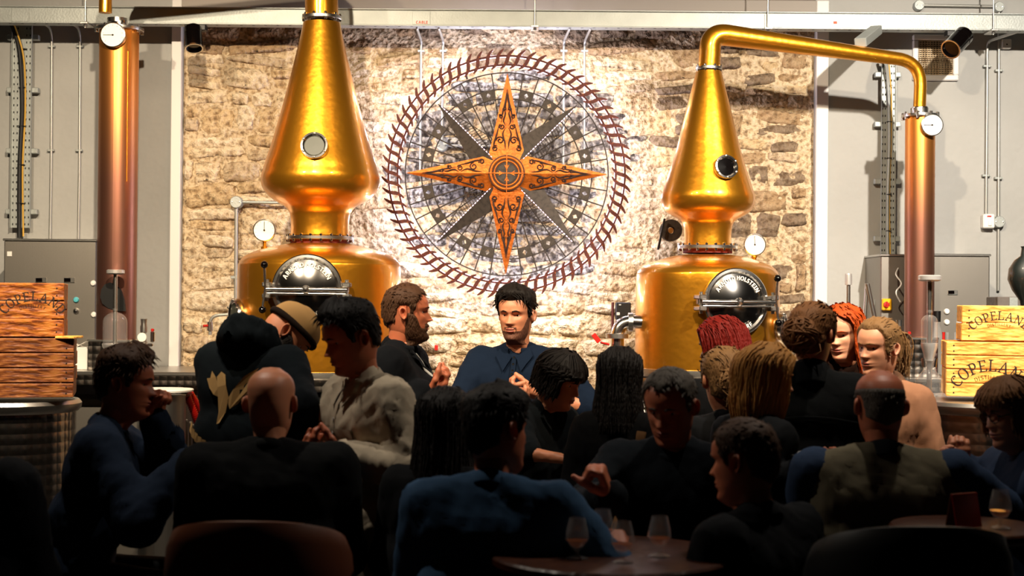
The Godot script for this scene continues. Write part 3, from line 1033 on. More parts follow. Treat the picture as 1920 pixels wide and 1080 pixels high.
		for s in [-1.0, 1.0]:
			# height of the folded plate
			var hz := func(p: Vector2) -> Vector3:
				var wy := 34.0 * (189.0 - p.y) / 155.0
				return Vector3(s * p.x * u, p.y * u, 0.0035 + 0.030 * maxf(0.0, 1.0 - p.y / 189.0) * (1.0 - clampf(p.x / maxf(wy, 0.5), 0, 1) * 0.96))
			for sc in [[13.0, 62.0, 7.5, 1.0, 0.0], [22.0, 47.0, 5.5, -1.0, 2.0], [9.5, 88.0, 5.5, -1.0, 1.0], [12.0, 107.0, 4.2, 1.0, 0.5], [5.0, 122.0, 3.4, -1.0, 0.0]]:
				var path := PackedVector3Array()
				for i in 17:
					var t := i / 16.0
					var an: float = sc[4] + sc[3] * t * 8.2
					path.append(hz.call(Vector2(sc[0], sc[1]) + Vector2(cos(an), sin(an)) * sc[2] * (1.0 - 0.72 * t)))
				f.tube(path, 0.0036, 5)
			for lf in [[[3.0, 46.0], [4.0, 58.0], [8.0, 74.0], [3.0, 86.0]], [[26.0, 42.0], [24.0, 58.0], [19.0, 74.0], [15.0, 92.0]], [[3.0, 90.0], [7.0, 99.0], [3.5, 112.0], [6.0, 120.0]], [[11.0, 96.0], [8.0, 116.0], [3.5, 134.0], [2.0, 150.0]], [[1.5, 118.0], [3.5, 128.0], [1.5, 142.0], [1.0, 158.0]]]:
				var pp := []
				for p in lf: pp.append(hz.call(Vector2(p[0], p[1])))
				var cv := curve(pp, 12)
				var rr := []
				for i in cv.size(): rr.append(0.0052 * sin(PI * clampf(i / (cv.size() - 1.0), 0.06, 0.94)))
				f.tube(cv, rr, 5)
		put("scrollwork", f.mesh(), M["scroll"], o, xf)
	# the hub
	var hub := MB.new()
	hub.lathe([Vector2(0, -0.01), Vector2(34 * u, -0.01), Vector2(34 * u, 0.004), Vector2(31.5 * u, 0.006), Vector2(0, 0.006)], 48, Transform3D(Basis(Vector3.RIGHT, PI / 2), Vector3(0, 0, 0.042)))
	put("hub_plate", hub.mesh(), M["scroll"], o)
	for r in [[29.5, 0.0085], [23.0, 0.0055]]:
		put("hub_ring", ringm(r[0] * u, r[1], 60, 8), M["corten"], o, Transform3D(Basis.from_scale(Vector3(1, 1, 0.6)), Vector3(0, 0, 0.049)))
	var disc := MB.new()
	disc.lathe([Vector2(0, 0.0), Vector2(19.0 * u, 0.0), Vector2(18.5 * u, 0.003), Vector2(0, 0.003)], 40, Transform3D(Basis(Vector3.RIGHT, PI / 2), Vector3(0, 0, 0.048)))
	put("hub_disc", disc.mesh(), M["dark_steel"], o)
	var fl := MB.new()
	for k in 4:
		var rot := Transform3D(Basis(Vector3.BACK, PI / 2 * k), Vector3(0, 0, 0.053))
		fl.slab(PackedVector2Array([Vector2(-0.5, 0) * u, Vector2(0.5, 0) * u, Vector2(1.2, 8) * u, Vector2(5.0, 15.5) * u, Vector2(1.5, 13.5) * u, Vector2(0.8, 32) * u, Vector2(0, 37) * u, Vector2(-0.8, 32) * u, Vector2(-1.5, 13.5) * u, Vector2(-5.0, 15.5) * u, Vector2(-1.2, 8) * u]), 0.0, 0.003, rot)
	put("fleur_cross", fl.mesh(), M["corten"], o)
	for i in 8:
		var a := TAU * (i + 0.5) / 8
		var st := MB.new()
		st.tube(PackedVector3Array([Vector3(sin(a), cos(a), 0) * 205 * u, Vector3(sin(a), cos(a), 0) * 205 * u + Vector3(0, 0, -0.27)]), 0.006, 8)
		put("wall_stud", st.mesh(), M["dark_steel"], o)
	# what the led strip throws on the stones: small lamps set along it, facing the wall
	for i in 24:
		var a := TAU * (i + 0.5) / 24
		var l := OmniLight3D.new()
		l.name = "led_glow"
		l.light_color = Color(0.93, 0.92, 1.0)
		l.light_energy = 0.055
		l.light_size = 0.03
		l.omni_range = 15.0
		l.omni_attenuation = 2.0
		l.shadow_enabled = true
		l.position = Vector3(sin(a), cos(a), 0) * 228 * u + Vector3(0, 0, -0.035)
		o.add_child(l, true)

# ---------------------------------------------------------------- the copper stills
func dial(parent: Node3D, p: Vector3, r: float, needle: float, called := "gauge", facing := Basis()) -> void:
	var xf := Transform3D(facing * Basis(Vector3.RIGHT, PI / 2), p)
	var b := MB.new()
	b.lathe([Vector2(0, -0.03), Vector2(r * 0.9, -0.03), Vector2(r, -0.022), Vector2(r, 0.006), Vector2(r * 0.92, 0.008), Vector2(r * 0.9, 0.002), Vector2(0, 0.002)], 36)
	var c := put(called, b.mesh(), M["chrome"], parent, xf)
	var d := MB.new()
	d.lathe([Vector2(0, 0.001), Vector2(r * 0.895, 0.001), Vector2(r * 0.895, 0.003), Vector2(0, 0.003)], 36)
	put("dial_face", d.mesh(), M["dial"], c)
	var n := MB.new()
	n.box(Vector3(0, 0.0045, -r * 0.34), Vector3(0.0028, 0.001, r * 0.86), Basis(), 0.0)
	n.lathe([Vector2(0, 0.003), Vector2(0.005, 0.003), Vector2(0.005, 0.006), Vector2(0, 0.006)], 10)
	put("needle", n.mesh(), M["ink"], c, Transform3D(Basis(Vector3.UP, needle), Vector3.ZERO))
	var t := MB.new()
	for i in 11:
		var a := deg_to_rad(-130.0 + 26.0 * i)
		t.box(Vector3(sin(a), 0, -cos(a)) * r * 0.76 + Vector3(0, 0.0035, 0), Vector3(0.0012, 0.001, r * 0.1), Basis(Vector3.UP, -a), 0.0)
	put("scale_marks", t.mesh(), M["ink"], c)

func flange(parent: Node3D, y: float, r_in: float, r_out: float, h: float, bolts: int) -> void:
	var b := MB.new()
	b.lathe([Vector2(r_in, -h / 2), Vector2(r_out - 0.003, -h / 2), Vector2(r_out, -h / 2 + 0.003), Vector2(r_out, h / 2 - 0.003), Vector2(r_out - 0.003, h / 2), Vector2(r_in, h / 2)], 64)
	var f := put("flange", b.mesh(), M["steel"], parent, Transform3D(Basis(), Vector3(0, y, 0)))
	var k := MB.new()
	for i in bolts:
		var a := TAU * (i + 0.5) / bolts
		k.lathe([Vector2(0, -h), Vector2(0.007, -h), Vector2(0.008, -h * 0.5), Vector2(0.008, h * 0.9), Vector2(0.004, h * 1.1), Vector2(0, h * 1.1)], 8, Transform3D(Basis(), Vector3(sin(a), 0, cos(a)) * (r_out - 0.008)))
	put("bolts", k.mesh(), M["chrome"], f).set_meta("kind", "stuff")

func sight_glass(parent: Node3D, p: Vector3, n: Vector3, r: float, dark: bool) -> void:
	var y := n.normalized()
	var x := Vector3.UP.cross(y).normalized()
	var xf := Transform3D(Basis(x, y, x.cross(y)), p)
	var b := MB.new()
	b.lathe([Vector2(r * 0.8, -0.08), Vector2(r * 0.8, 0.022), Vector2(r, 0.024), Vector2(r * 1.02, 0.034), Vector2(r, 0.050), Vector2(r * 0.86, 0.052), Vector2(r * 0.74, 0.044), Vector2(r * 0.72, 0.03)], 36)
	var s := put("sight_glass", b.mesh(), M["chrome"], parent, xf)
	var g := MB.new()
	g.lathe([Vector2(0, 0.034), Vector2(r * 0.74, 0.034), Vector2(r * 0.74, 0.038), Vector2(0, 0.040)], 32)
	put("port_glass", g.mesh(), M["black_gloss"] if dark else M["port_glass"], s)
	var k := MB.new()
	for i in 6:
		var a := TAU * i / 6
		k.lathe([Vector2(0, 0.045), Vector2(0.006, 0.045), Vector2(0.006, 0.058), Vector2(0, 0.060)], 6, Transform3D(Basis(), Vector3(sin(a), 0, cos(a)) * r * 0.92))
	put("nuts", k.mesh(), M["steel"], s).set_meta("kind", "stuff")

func manway(parent: Node3D, p: Vector3, yaw: float, r: float, handle_side: float) -> void:
	var xf := Transform3D(Basis(Vector3.UP, yaw) * Basis(Vector3.RIGHT, PI / 2), p)   # local y points out of the still, local -z is up
	var b := MB.new()
	b.lathe([Vector2(r * 0.93, -0.16), Vector2(r * 0.93, 0.018), Vector2(r * 0.98, 0.022), Vector2(r, 0.032), Vector2(r, 0.05), Vector2(r * 0.97, 0.056), Vector2(r * 0.9, 0.058), Vector2(r * 0.84, 0.05)], 64)
	var m := put("manway", b.mesh(), M["chrome"], parent, xf)
	var d := MB.new()
	var pr := []
	for i in 12:
		var t := i / 11.0
		pr.append(Vector2(r * 0.9 * (1.0 - t), 0.044 + 0.042 * sin(t * PI / 2.0)))
	d.lathe(pr, 64)
	put("domed_door", d.mesh(), M["chrome_dome"], m)
	var tilt := Basis(Vector3.RIGHT, -PI / 2)
	put("lettering", letters("ARNOLD HOLSTEIN", r * 0.125, 0.004, r * 0.70, 1.0), M["engrave"], m, Transform3D(tilt, Vector3(0, 0.0655, 0)))
	put("lettering", letters("MARKDORF", r * 0.12, 0.004, -r * 0.77, 1.05), M["engrave"], m, Transform3D(tilt, Vector3(0, 0.0665, 0)))
	# the clamp bar, its hinge and the two ball levers
	var k := MB.new()
	var zb := 0.0 * r
	k.tube(PackedVector3Array([Vector3(-r * 1.14, 0.085, zb), Vector3(-r * 0.5, 0.098, zb), Vector3(r * 0.5, 0.098, zb), Vector3(r * 1.14, 0.085, zb)]), 0.010, 10)
	k.tube(PackedVector3Array([Vector3(-r * 1.10, 0.082, zb + 0.022), Vector3(-r * 0.3, 0.092, zb + 0.022), Vector3(r * 0.3, 0.092, zb + 0.022), Vector3(r * 1.10, 0.082, zb + 0.022)]), 0.007, 8)
	k.lathe([Vector2(0, 0.07), Vector2(0.020, 0.07), Vector2(0.022, 0.10), Vector2(0.014, 0.112), Vector2(0, 0.114)], 16, Transform3D(Basis(), Vector3(0, 0, zb)))
	put("clamp_bar", k.mesh(), M["chrome"], m)
	for s in [-1.0, 1.0]:
		var h := MB.new()
		for dz in [-0.024, 0.034]:
			h.box(Vector3(s * r * 1.12, 0.05, dz), Vector3(0.042, 0.09, 0.024), Basis(), 0.005)
		h.tube(PackedVector3Array([Vector3(s * r * 1.12, 0.06, -0.05), Vector3(s * r * 1.12, 0.06, 0.06)]), 0.009, 10)
		h.box(Vector3(s * r * 1.0, 0.03, 0.0), Vector3(0.06, 0.03, 0.03), Basis(), 0.004)
		put("hinge_lug", h.mesh(), M["steel"], m)
	var sx := handle_side * r * 1.14
	var lv := MB.new()
	lv.tube(PackedVector3Array([Vector3(sx + handle_side * 0.004, 0.10, -0.118), Vector3(sx, 0.09, 0.0), Vector3(sx + handle_side * 0.012, 0.10, 0.10)]), 0.0065, 8)
	var lever := put("lever", lv.mesh(), M["chrome"], m)
	for zz in [-0.122, 0.104]:
		var bl := MB.new()
		bl.ball(Vector3(sx + handle_side * (0.004 if zz < 0 else 0.012), 0.10, zz), Vector3.ONE * 0.019)
		put("ball_knob", bl.mesh(), M["black_gloss"], lever)

func stills() -> void:
	var z := 8.2
	var u := z / FPX
	# ---- the big still on the left
	var ax := at(600, 420, z)
	var base := at(597, 694, z)
	var o := thing("pot_still", "larger copper pot still left of the compass, onion head and round steel door", "still", Vector3(ax.x, base.y, -z))
	_still(o, 694.0, [[694, 150], [680, 152], [560, 152], [505, 151.5], [494, 149], [485, 143], [477, 131], [470, 112], [464, 88], [459, 66], [457, 57]],
		[[442, 55], [425, 54], [405, 55.5], [396, 59], [388, 66], [381, 78], [372, 92], [362, 102], [352, 108], [342, 110.5], [332, 110.5], [320, 107], [305, 103], [270, 91.5], [200, 72], [100, 47], [42, 34.5]], u, 450.0, 63.0, 55.0)
	var yv := func(py: float) -> float: return (694.0 - py) * u
	flange(o, yv.call(33), 0.06, 37.0 * u, 0.020, 10)
	var arm := MB.new()
	var top := yv.call(30)
	var p220: Vector3 = at(220, 40, 8.45) - o.position
	var pth := bend([Vector3(0, top, 0), Vector3(-0.01, top + 0.30, 0), Vector3(p220.x, p220.y + 0.17, 0), Vector3(p220.x, p220.y, 0)], 0.24, 14)
	var rr := []
	for i in pth.size(): rr.append(lerpf(31.0, 12.0, smoothstep(0.0, 1.0, i / (pth.size() - 1.0))) * u)
	arm.tube(pth, rr, 32)
	put("swan_neck", arm.mesh(), M["copper"], o)
	var fl := MB.new()
	fl.lathe([Vector2(0.03, -0.012), Vector2(0.055, -0.012), Vector2(0.055, 0.012), Vector2(0.03, 0.012)], 28, Transform3D(Basis(), p220 + Vector3(0, 0.004, 0)))
	put("pipe_coupling", fl.mesh(), M["steel"], o)
	var rs := 90.5 * u
	sight_glass(o, Vector3(0.004, yv.call(286), rs), Vector3(0.0, 0.20, 1.0), 24.5 * u, false)
	manway(o, Vector3(-2 * u, yv.call(544), 0.40), 0.0, 63.0 * u, -1.0)
	# side port on the left
	var a := deg_to_rad(-62.0)
	sight_glass(o, Vector3(sin(a), 0, cos(a)) * 0.425 + Vector3(0, yv.call(592), 0), Vector3(sin(a), 0.0, cos(a)), 0.088, false)
	# gauge on a brass fitting behind the left shoulder
	dial(o, Vector3(-110 * u, yv.call(431), -0.10), 21.5 * u, 0.0, "thermometer_dial")
	var br := MB.new()
	br.lathe([Vector2(0, 0), Vector2(0.014, 0), Vector2(0.014, 0.02), Vector2(0.020, 0.025), Vector2(0.020, 0.045), Vector2(0.010, 0.05), Vector2(0.012, 0.08), Vector2(0, 0.08)], 14, Transform3D(Basis(), Vector3(-110 * u, yv.call(478), -0.115)))
	put("brass_fitting", br.mesh(), M["copper"], o)
	# ---- the smaller one on the right
	ax = at(1327, 420, z)
	base = at(1324, 692, z)
	o = thing("pot_still", "smaller copper pot still right of the compass, swan neck sloping to the brown condenser", "still", Vector3(ax.x, base.y, -z))
	_still(o, 692.0, [[692, 133], [680, 134.5], [560, 134], [520, 133], [510, 130], [502, 123], [494, 109], [487, 88], [481, 66], [478, 47]],
		[[462, 44.5], [440, 44], [424, 46], [414, 51], [406, 64], [398, 77], [388, 84.5], [377, 87.5], [366, 87], [350, 82], [310, 69], [270, 57.5], [200, 40.5], [133, 23.5]], u, 467.0, 56.0, 46.0)
	var yr := func(py: float) -> float: return (692.0 - py) * u
	flange(o, yr.call(128), 0.045, 25.0 * u, 0.018, 8)
	var pend: Vector3 = at(1724, 212, 8.35) - o.position
	var pts := [Vector3(0, yr.call(126), 0), Vector3(0.0, yr.call(62), 0), at(1402, 76, z) - o.position, at(1640, 105, z) - o.position, at(1726, 112, z) - o.position, pend]
	var pa := PackedVector3Array()
	pa.append_array(bend([Vector3(1 * u, yr.call(126), 0), at(1332, 62, z) - o.position, at(1727, 116, 8.35) - o.position, pend], 0.20, 16))
	rr = []
	var len_ := 0.0
	var ls := [0.0]
	for i in range(1, pa.size()):
		len_ += pa[i].distance_to(pa[i - 1])
		ls.append(len_)
	for i in pa.size(): rr.append(lerpf(20.5, 12.0, smoothstep(0.05, 0.9, ls[i] / len_)) * u)
	arm = MB.new()
	arm.tube(pa, rr, 32)
	put("swan_neck", arm.mesh(), M["copper"], o)
	fl = MB.new()
	fl.lathe([Vector2(0.03, -0.014), Vector2(0.048, -0.014), Vector2(0.048, 0.014), Vector2(0.03, 0.014)], 28, Transform3D(Basis(), pend + Vector3(0, 0.012, 0)))
	put("pipe_coupling", fl.mesh(), M["steel"], o)
	sight_glass(o, Vector3(0.055, yr.call(322), 0.185), Vector3(0.28, 0.20, 1.0), 22.0 * u, true)
	manway(o, Vector3(sin(0.24) * 0.36, yr.call(566), cos(0.24) * 0.36), 0.24, 61.0 * u, 1.0)
	a = deg_to_rad(66.0)
	sight_glass(o, Vector3(sin(a), 0, cos(a)) * 0.368 + Vector3(0, yr.call(610), 0), Vector3(sin(a), 0.0, cos(a)), 0.072, true)
	dial(o, Vector3(93 * u, yr.call(457), -0.08), 21.0 * u, 0.05, "thermometer_dial")
	br = MB.new()
	br.lathe([Vector2(0, 0), Vector2(0.012, 0), Vector2(0.012, 0.05), Vector2(0.018, 0.055), Vector2(0.012, 0.09), Vector2(0, 0.09)], 14, Transform3D(Basis(), Vector3(93 * u, yr.call(500), -0.095)))
	put("brass_fitting", br.mesh(), M["copper"], o)
	# outlet elbow on the left flank with its red lever
	var el := MB.new()
	var e0: Vector3 = at(1196, 604, z - 0.1) - o.position
	el.tube(bend([e0 + Vector3(0.06, 0, 0), at(1158, 603, z - 0.1) - o.position, at(1157, 690, z - 0.1) - o.position], 0.09, 10), 12.5 * u, 18)
	put("outlet_elbow", el.mesh(), M["chrome"], o)
	el = MB.new()
	el.lathe([Vector2(0.02, -0.012), Vector2(0.060, -0.012), Vector2(0.060, 0.012), Vector2(0.02, 0.012)], 24, Transform3D(Basis(), at(1157, 630, z - 0.1) - o.position))
	el.lathe([Vector2(0.02, -0.012), Vector2(0.050, -0.012), Vector2(0.050, 0.012), Vector2(0.02, 0.012)], 24, Transform3D(Basis(Vector3.BACK, PI / 2), at(1182, 604, z - 0.1) - o.position))
	put("clamp_ferrule", el.mesh(), M["steel"], o)
	el = MB.new()
	el.tube(PackedVector3Array([at(1142, 646, z - 0.12) - o.position, at(1126, 642, z - 0.14) - o.position]), 0.006, 8)
	el.box(at(1118, 634, z - 0.15) - o.position, Vector3(0.052, 0.026, 0.008), Basis(Vector3.BACK, -0.9), 0.003)
	put("red_valve_lever", el.mesh(), M["red"], o)

func _still(o: Node3D, y0: float, pot: Array, head: Array, u: float, fy: float, fr: float, gr: float) -> void:
	var pr := []
	for p in pot: pr.append(Vector2(p[1] * u, (y0 - p[0]) * u))
	var sm := _smooth(pr, 5)
	sm.insert(0, Vector2(0, pr[0].y))
	var b := MB.new()
	b.lathe(sm, 96, Transform3D(), 50.0)
	put("pot", b.mesh(), M["copper"], o)
	b = MB.new()
	b.lathe([Vector2(pr[0].x - 0.03, -0.03), Vector2(pr[0].x + 0.012, -0.03), Vector2(pr[0].x + 0.014, -0.02), Vector2(pr[0].x + 0.012, 0.006), Vector2(pr[0].x, 0.01)], 96)
	put("base_ring", b.mesh(), M["steel"], o)
	b = MB.new()
	b.lathe([Vector2(gr * u, (y0 - fy - 8) * u), Vector2(gr * u, (y0 - fy) * u)], 64)
	put("gasket_collar", b.mesh(), M["gasket"], o)
	flange(o, (y0 - fy + 3) * u, gr * u * 0.7, fr * u, 0.020, 20)
	pr = []
	for p in head: pr.append(Vector2(p[1] * u, (y0 - p[0]) * u))
	b = MB.new()
	b.lathe(_smooth(pr, 5), 96, Transform3D(), 60.0)
	put("onion_head", b.mesh(), M["copper"], o)

func _smooth(p: Array, k: int) -> Array:
	var out := []
	var m := p.size()
	for i in m - 1:
		var a: Vector2 = p[maxi(i - 1, 0)]
		var b: Vector2 = p[i]
		var c: Vector2 = p[i + 1]
		var d: Vector2 = p[mini(i + 2, m - 1)]
		for j in k:
			out.append(b.cubic_interpolate(c, a, d, float(j) / k))
	out.append(p[m - 1])
	return out

# ---------------------------------------------------------------- columns, cabinets, benches, drums, crates
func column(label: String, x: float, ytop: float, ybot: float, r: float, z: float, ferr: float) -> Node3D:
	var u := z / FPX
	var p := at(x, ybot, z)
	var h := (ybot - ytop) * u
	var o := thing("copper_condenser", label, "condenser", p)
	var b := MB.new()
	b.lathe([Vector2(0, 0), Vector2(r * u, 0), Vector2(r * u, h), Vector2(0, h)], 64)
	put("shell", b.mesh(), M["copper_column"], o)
	b = MB.new()
	b.lathe([Vector2(0, h), Vector2(r * u * 1.22, h), Vector2(r * u * 1.24, h + 0.004), Vector2(r * u * 1.24, h + 0.016), Vector2(0, h + 0.018)], 48)
	for i in 8:
		var a := TAU * (i + 0.5) / 8
		b.lathe([Vector2(0, -0.012), Vector2(0.010, -0.012), Vector2(0.010, 0.026), Vector2(0, 0.028)], 6, Transform3D(Basis(), Vector3(sin(a), 0, cos(a)) * r * u * 1.15 + Vector3(0, h, 0)))
	put("top_flange", b.mesh(), M["steel"], o)
	b = MB.new()
	b.lathe([Vector2(0, h + 0.015), Vector2(ferr * u, h + 0.015), Vector2(ferr * u, h + 0.055), Vector2(ferr * u * 0.8, h + 0.06), Vector2(0, h + 0.06)], 32)
	put("ferrule", b.mesh(), M["chrome"], o)
	return o

var by := 1.3   # height of the bench tops
func on_bench(px: float, z: float) -> Vector3:
	return Vector3(at(px, 690, z).x, by, -z)

func cabinet(label: String, x0: float, x1: float, y0: float, y1: float, z: float) -> Node3D:
	var a := at(x0, y1, z)
	var b := at(x1, y0, z)
	var o := thing("control_cabinet", label, "control cabinet", Vector3((a.x + b.x) / 2, by, -z - 0.12))
	var w := b.x - a.x
	var h := b.y - by
	var dp := ZW - z - 0.001
	put("body", boxm(Vector3(w, h, dp), 0.006, Vector3(0, h / 2, 0.12 - dp / 2)), M["brushed"], o)
	put("top_lip", boxm(Vector3(w + 0.01, 0.012, dp + 0.01), 0.003, Vector3(0, h + 0.004, 0.125 - dp / 2)), M["steel"], o)
	return o

func crate(label: String, x0: float, x1: float, y0: float, y1: float, z: float, depth: float, slats: int, m: String, text: String, tx: float, ty: float, ts: float, tr: float) -> void:
	var a := at(x0, y1, z)
	var b := at(x1, y0, z)
	var w := b.x - a.x
	var h := b.y - a.y
	var yaw := -0.22 if a.x > 0.0 else 0.24
	var o := thing("wooden_crate", label, "crate", Vector3((a.x + b.x) / 2, a.y, -z) - Basis(Vector3.UP, yaw) * Vector3(0, 0, depth / 2), yaw)
	var g := 0.004
	var sh := h / slats
	for s in [1, -1]:
		for i in slats:
			put("slat", boxm(Vector3(w, sh - g, 0.016), 0.003), M[m], o, Transform3D(Basis(Vector3.BACK, rng.randf_range(-0.004, 0.004)), Vector3(rng.randf_range(-0.002, 0.002), (i + 0.5) * sh, s * (depth / 2 - 0.008))))
	for s in [-1, 1]:
		for i in 2:
			put("end_board", boxm(Vector3(0.018, h / 2 - 0.004, depth - 0.034), 0.003), M[m], o, Transform3D(Basis(), Vector3(s * (w / 2 - 0.010), h / 4 + i * h / 2, 0)))
		for q in [-1, 1]:
			put("corner_post", boxm(Vector3(0.03, h - 0.01, 0.03), 0.003), M[m], o, Transform3D(Basis(), Vector3(s * (w / 2 - 0.036), h / 2, q * (depth / 2 - 0.032))))
	put("base_board", boxm(Vector3(w - 0.04, 0.012, depth - 0.036), 0.002, Vector3(0, 0.010, 0)), M[m], o)
	var k := MB.new()
	for s in [-1, 1]:
		for i in slats:
			for e in [0.3, 0.7]:
				k.lathe([Vector2(0, 0), Vector2(0.0035, 0), Vector2(0.003, 0.0015), Vector2(0, 0.002)], 8, Transform3D(Basis(Vector3.RIGHT, PI / 2), Vector3(s * (w / 2 - 0.03), (i + e) * sh, depth / 2)))
	put("nail_heads", k.mesh(), M["ink"], o)
	if text != "":
		var p := Vector3(at(tx, ty, z).x - (a.x + b.x) / 2, at(tx, ty, z).y - a.y, 0)
		put("stencil_lettering", letters(text, ts, 0.0008, tr, 1.0, false, true, 0.92), M["ink"], o, Transform3D(Basis(), Vector3(p.x, p.y - tr, depth / 2 + 0.0005)))
		put("small_stencil", letters("DISTILLERY", ts * 0.34, 0.0006, tr * 0.9, 1.1, false, false), M["ink"] if m != "crate_pale" else M["table_wood"], o, Transform3D(Basis(), Vector3(p.x, p.y - tr * 0.9 - ts * 1.0, depth / 2 + 0.0004)))

func drum(label: String, cx: float, ytop: float, z: float, r: float) -> void:
	# z is the distance of the axis
	var t := at(cx, ytop, z)
	var o := thing("steel_drum", label, "drum", Vector3(t.x, 0, t.z))
	var h := t.y
	var b := MB.new()
	b.lathe([Vector2(r - 0.02, 0), Vector2(r, 0.01), Vector2(r, h - 0.05), Vector2(0, h - 0.05)], 96)
	put("body", b.mesh(), M["turned"], o)
	b = MB.new()
	b.lathe([Vector2(0, h - 0.05), Vector2(r + 0.010, h - 0.05), Vector2(r + 0.022, h - 0.035), Vector2(r + 0.024, h - 0.015), Vector2(r + 0.012, h), Vector2(0, h)], 96)
	put("lid", b.mesh(), M["steel"], o)
	b = MB.new()
	for y in [0.06, h * 0.5]: b.lathe([Vector2(r - 0.01, y - 0.012), Vector2(r + 0.008, y - 0.006), Vector2(r + 0.008, y + 0.006), Vector2(r - 0.01, y + 0.012)], 96)
	put("hoop", b.mesh(), M["steel"], o)

func parrot(label: String, cx: float, y_disc: float, y_dome: float, y_cup: float, y_base: float, z: float, rd: float) -> void:
	# a glass spirit tester: overflow disc on a stem, dome, cup, stem and bottle-shaped foot
	var u := z / FPX
	var p := at(cx, y_base, z)
	if y_base < 0.0:
		p = on_bench(cx, z)
		y_base = 690.0 + (at(cx, 690, z).y - by) / u
	var yy := func(py: float) -> float: return (y_base - py) * u
	var o := thing("spirit_parrot", label, "spirit tester", p)
	var b := MB.new()
	b.lathe([Vector2(0, yy.call(y_disc) - 0.006), Vector2(0.036, yy.call(y_disc) - 0.010), Vector2(0.048, yy.call(y_disc) - 0.004), Vector2(0.048, yy.call(y_disc) + 0.012), Vector2(0.040, yy.call(y_disc) + 0.016), Vector2(0, yy.call(y_disc) + 0.014)], 36)
	put("overflow_disc", b.mesh(), M["satin"], o)
	b = MB.new()
	b.lathe([Vector2(0, 0.02), Vector2(0.011, 0.02), Vector2(0.011, yy.call(y_disc)), Vector2(0, yy.call(y_disc))], 16)
	put("stem", b.mesh(), M["steel"], o)
	var r := rd * u
	var ht: float = yy.call(y_cup) - 0.0
	var top: float = yy.call(y_dome)
	b = MB.new()
	var pr := [Vector2(r, ht), Vector2(r, top - r * 0.85)]
	for i in 7: pr.append(Vector2(r * cos(PI / 2 * i / 6.0), top - r * 0.85 + r * 0.85 * sin(PI / 2 * i / 6.0)))
	b.lathe(pr, 40)
	put("glass_dome", b.mesh(), M["glass"], o)
	b = MB.new()
	b.ball(Vector3(0, top + 0.012, 0), Vector3(0.013, 0.014, 0.013))
	put("dome_knob", b.mesh(), M["glass"], o)
	b = MB.new()
	b.lathe([Vector2(0, ht - 0.075), Vector2(0.018, ht - 0.07), Vector2(r * 0.7, ht - 0.045), Vector2(r * 1.02, ht - 0.012), Vector2(r * 1.06, ht + 0.004), Vector2(r * 0.95, ht + 0.004), Vector2(r * 0.9, ht - 0.012), Vector2(0, ht - 0.03)], 40)
	put("cup", b.mesh(), M["satin"], o)
	b = MB.new()
	b.lathe([Vector2(0, 0), Vector2(0.055, 0.0), Vector2(0.058, 0.01), Vector2(0.056, 0.07), Vector2(0.03, 0.10), Vector2(0.018, 0.125), Vector2(0.022, 0.15), Vector2(0.014, 0.152)], 36)
	put("glass_foot", b.mesh(), M["glass"], o)
	for s in [-1, 1]:
		b = MB.new()
		b.tube(PackedVector3Array([Vector3(s * 0.022, 0.12, 0.0), Vector3(s * 0.026, ht - 0.06, 0)]), 0.008, 10)
		put("side_tube", b.mesh(), M["chrome"], o)

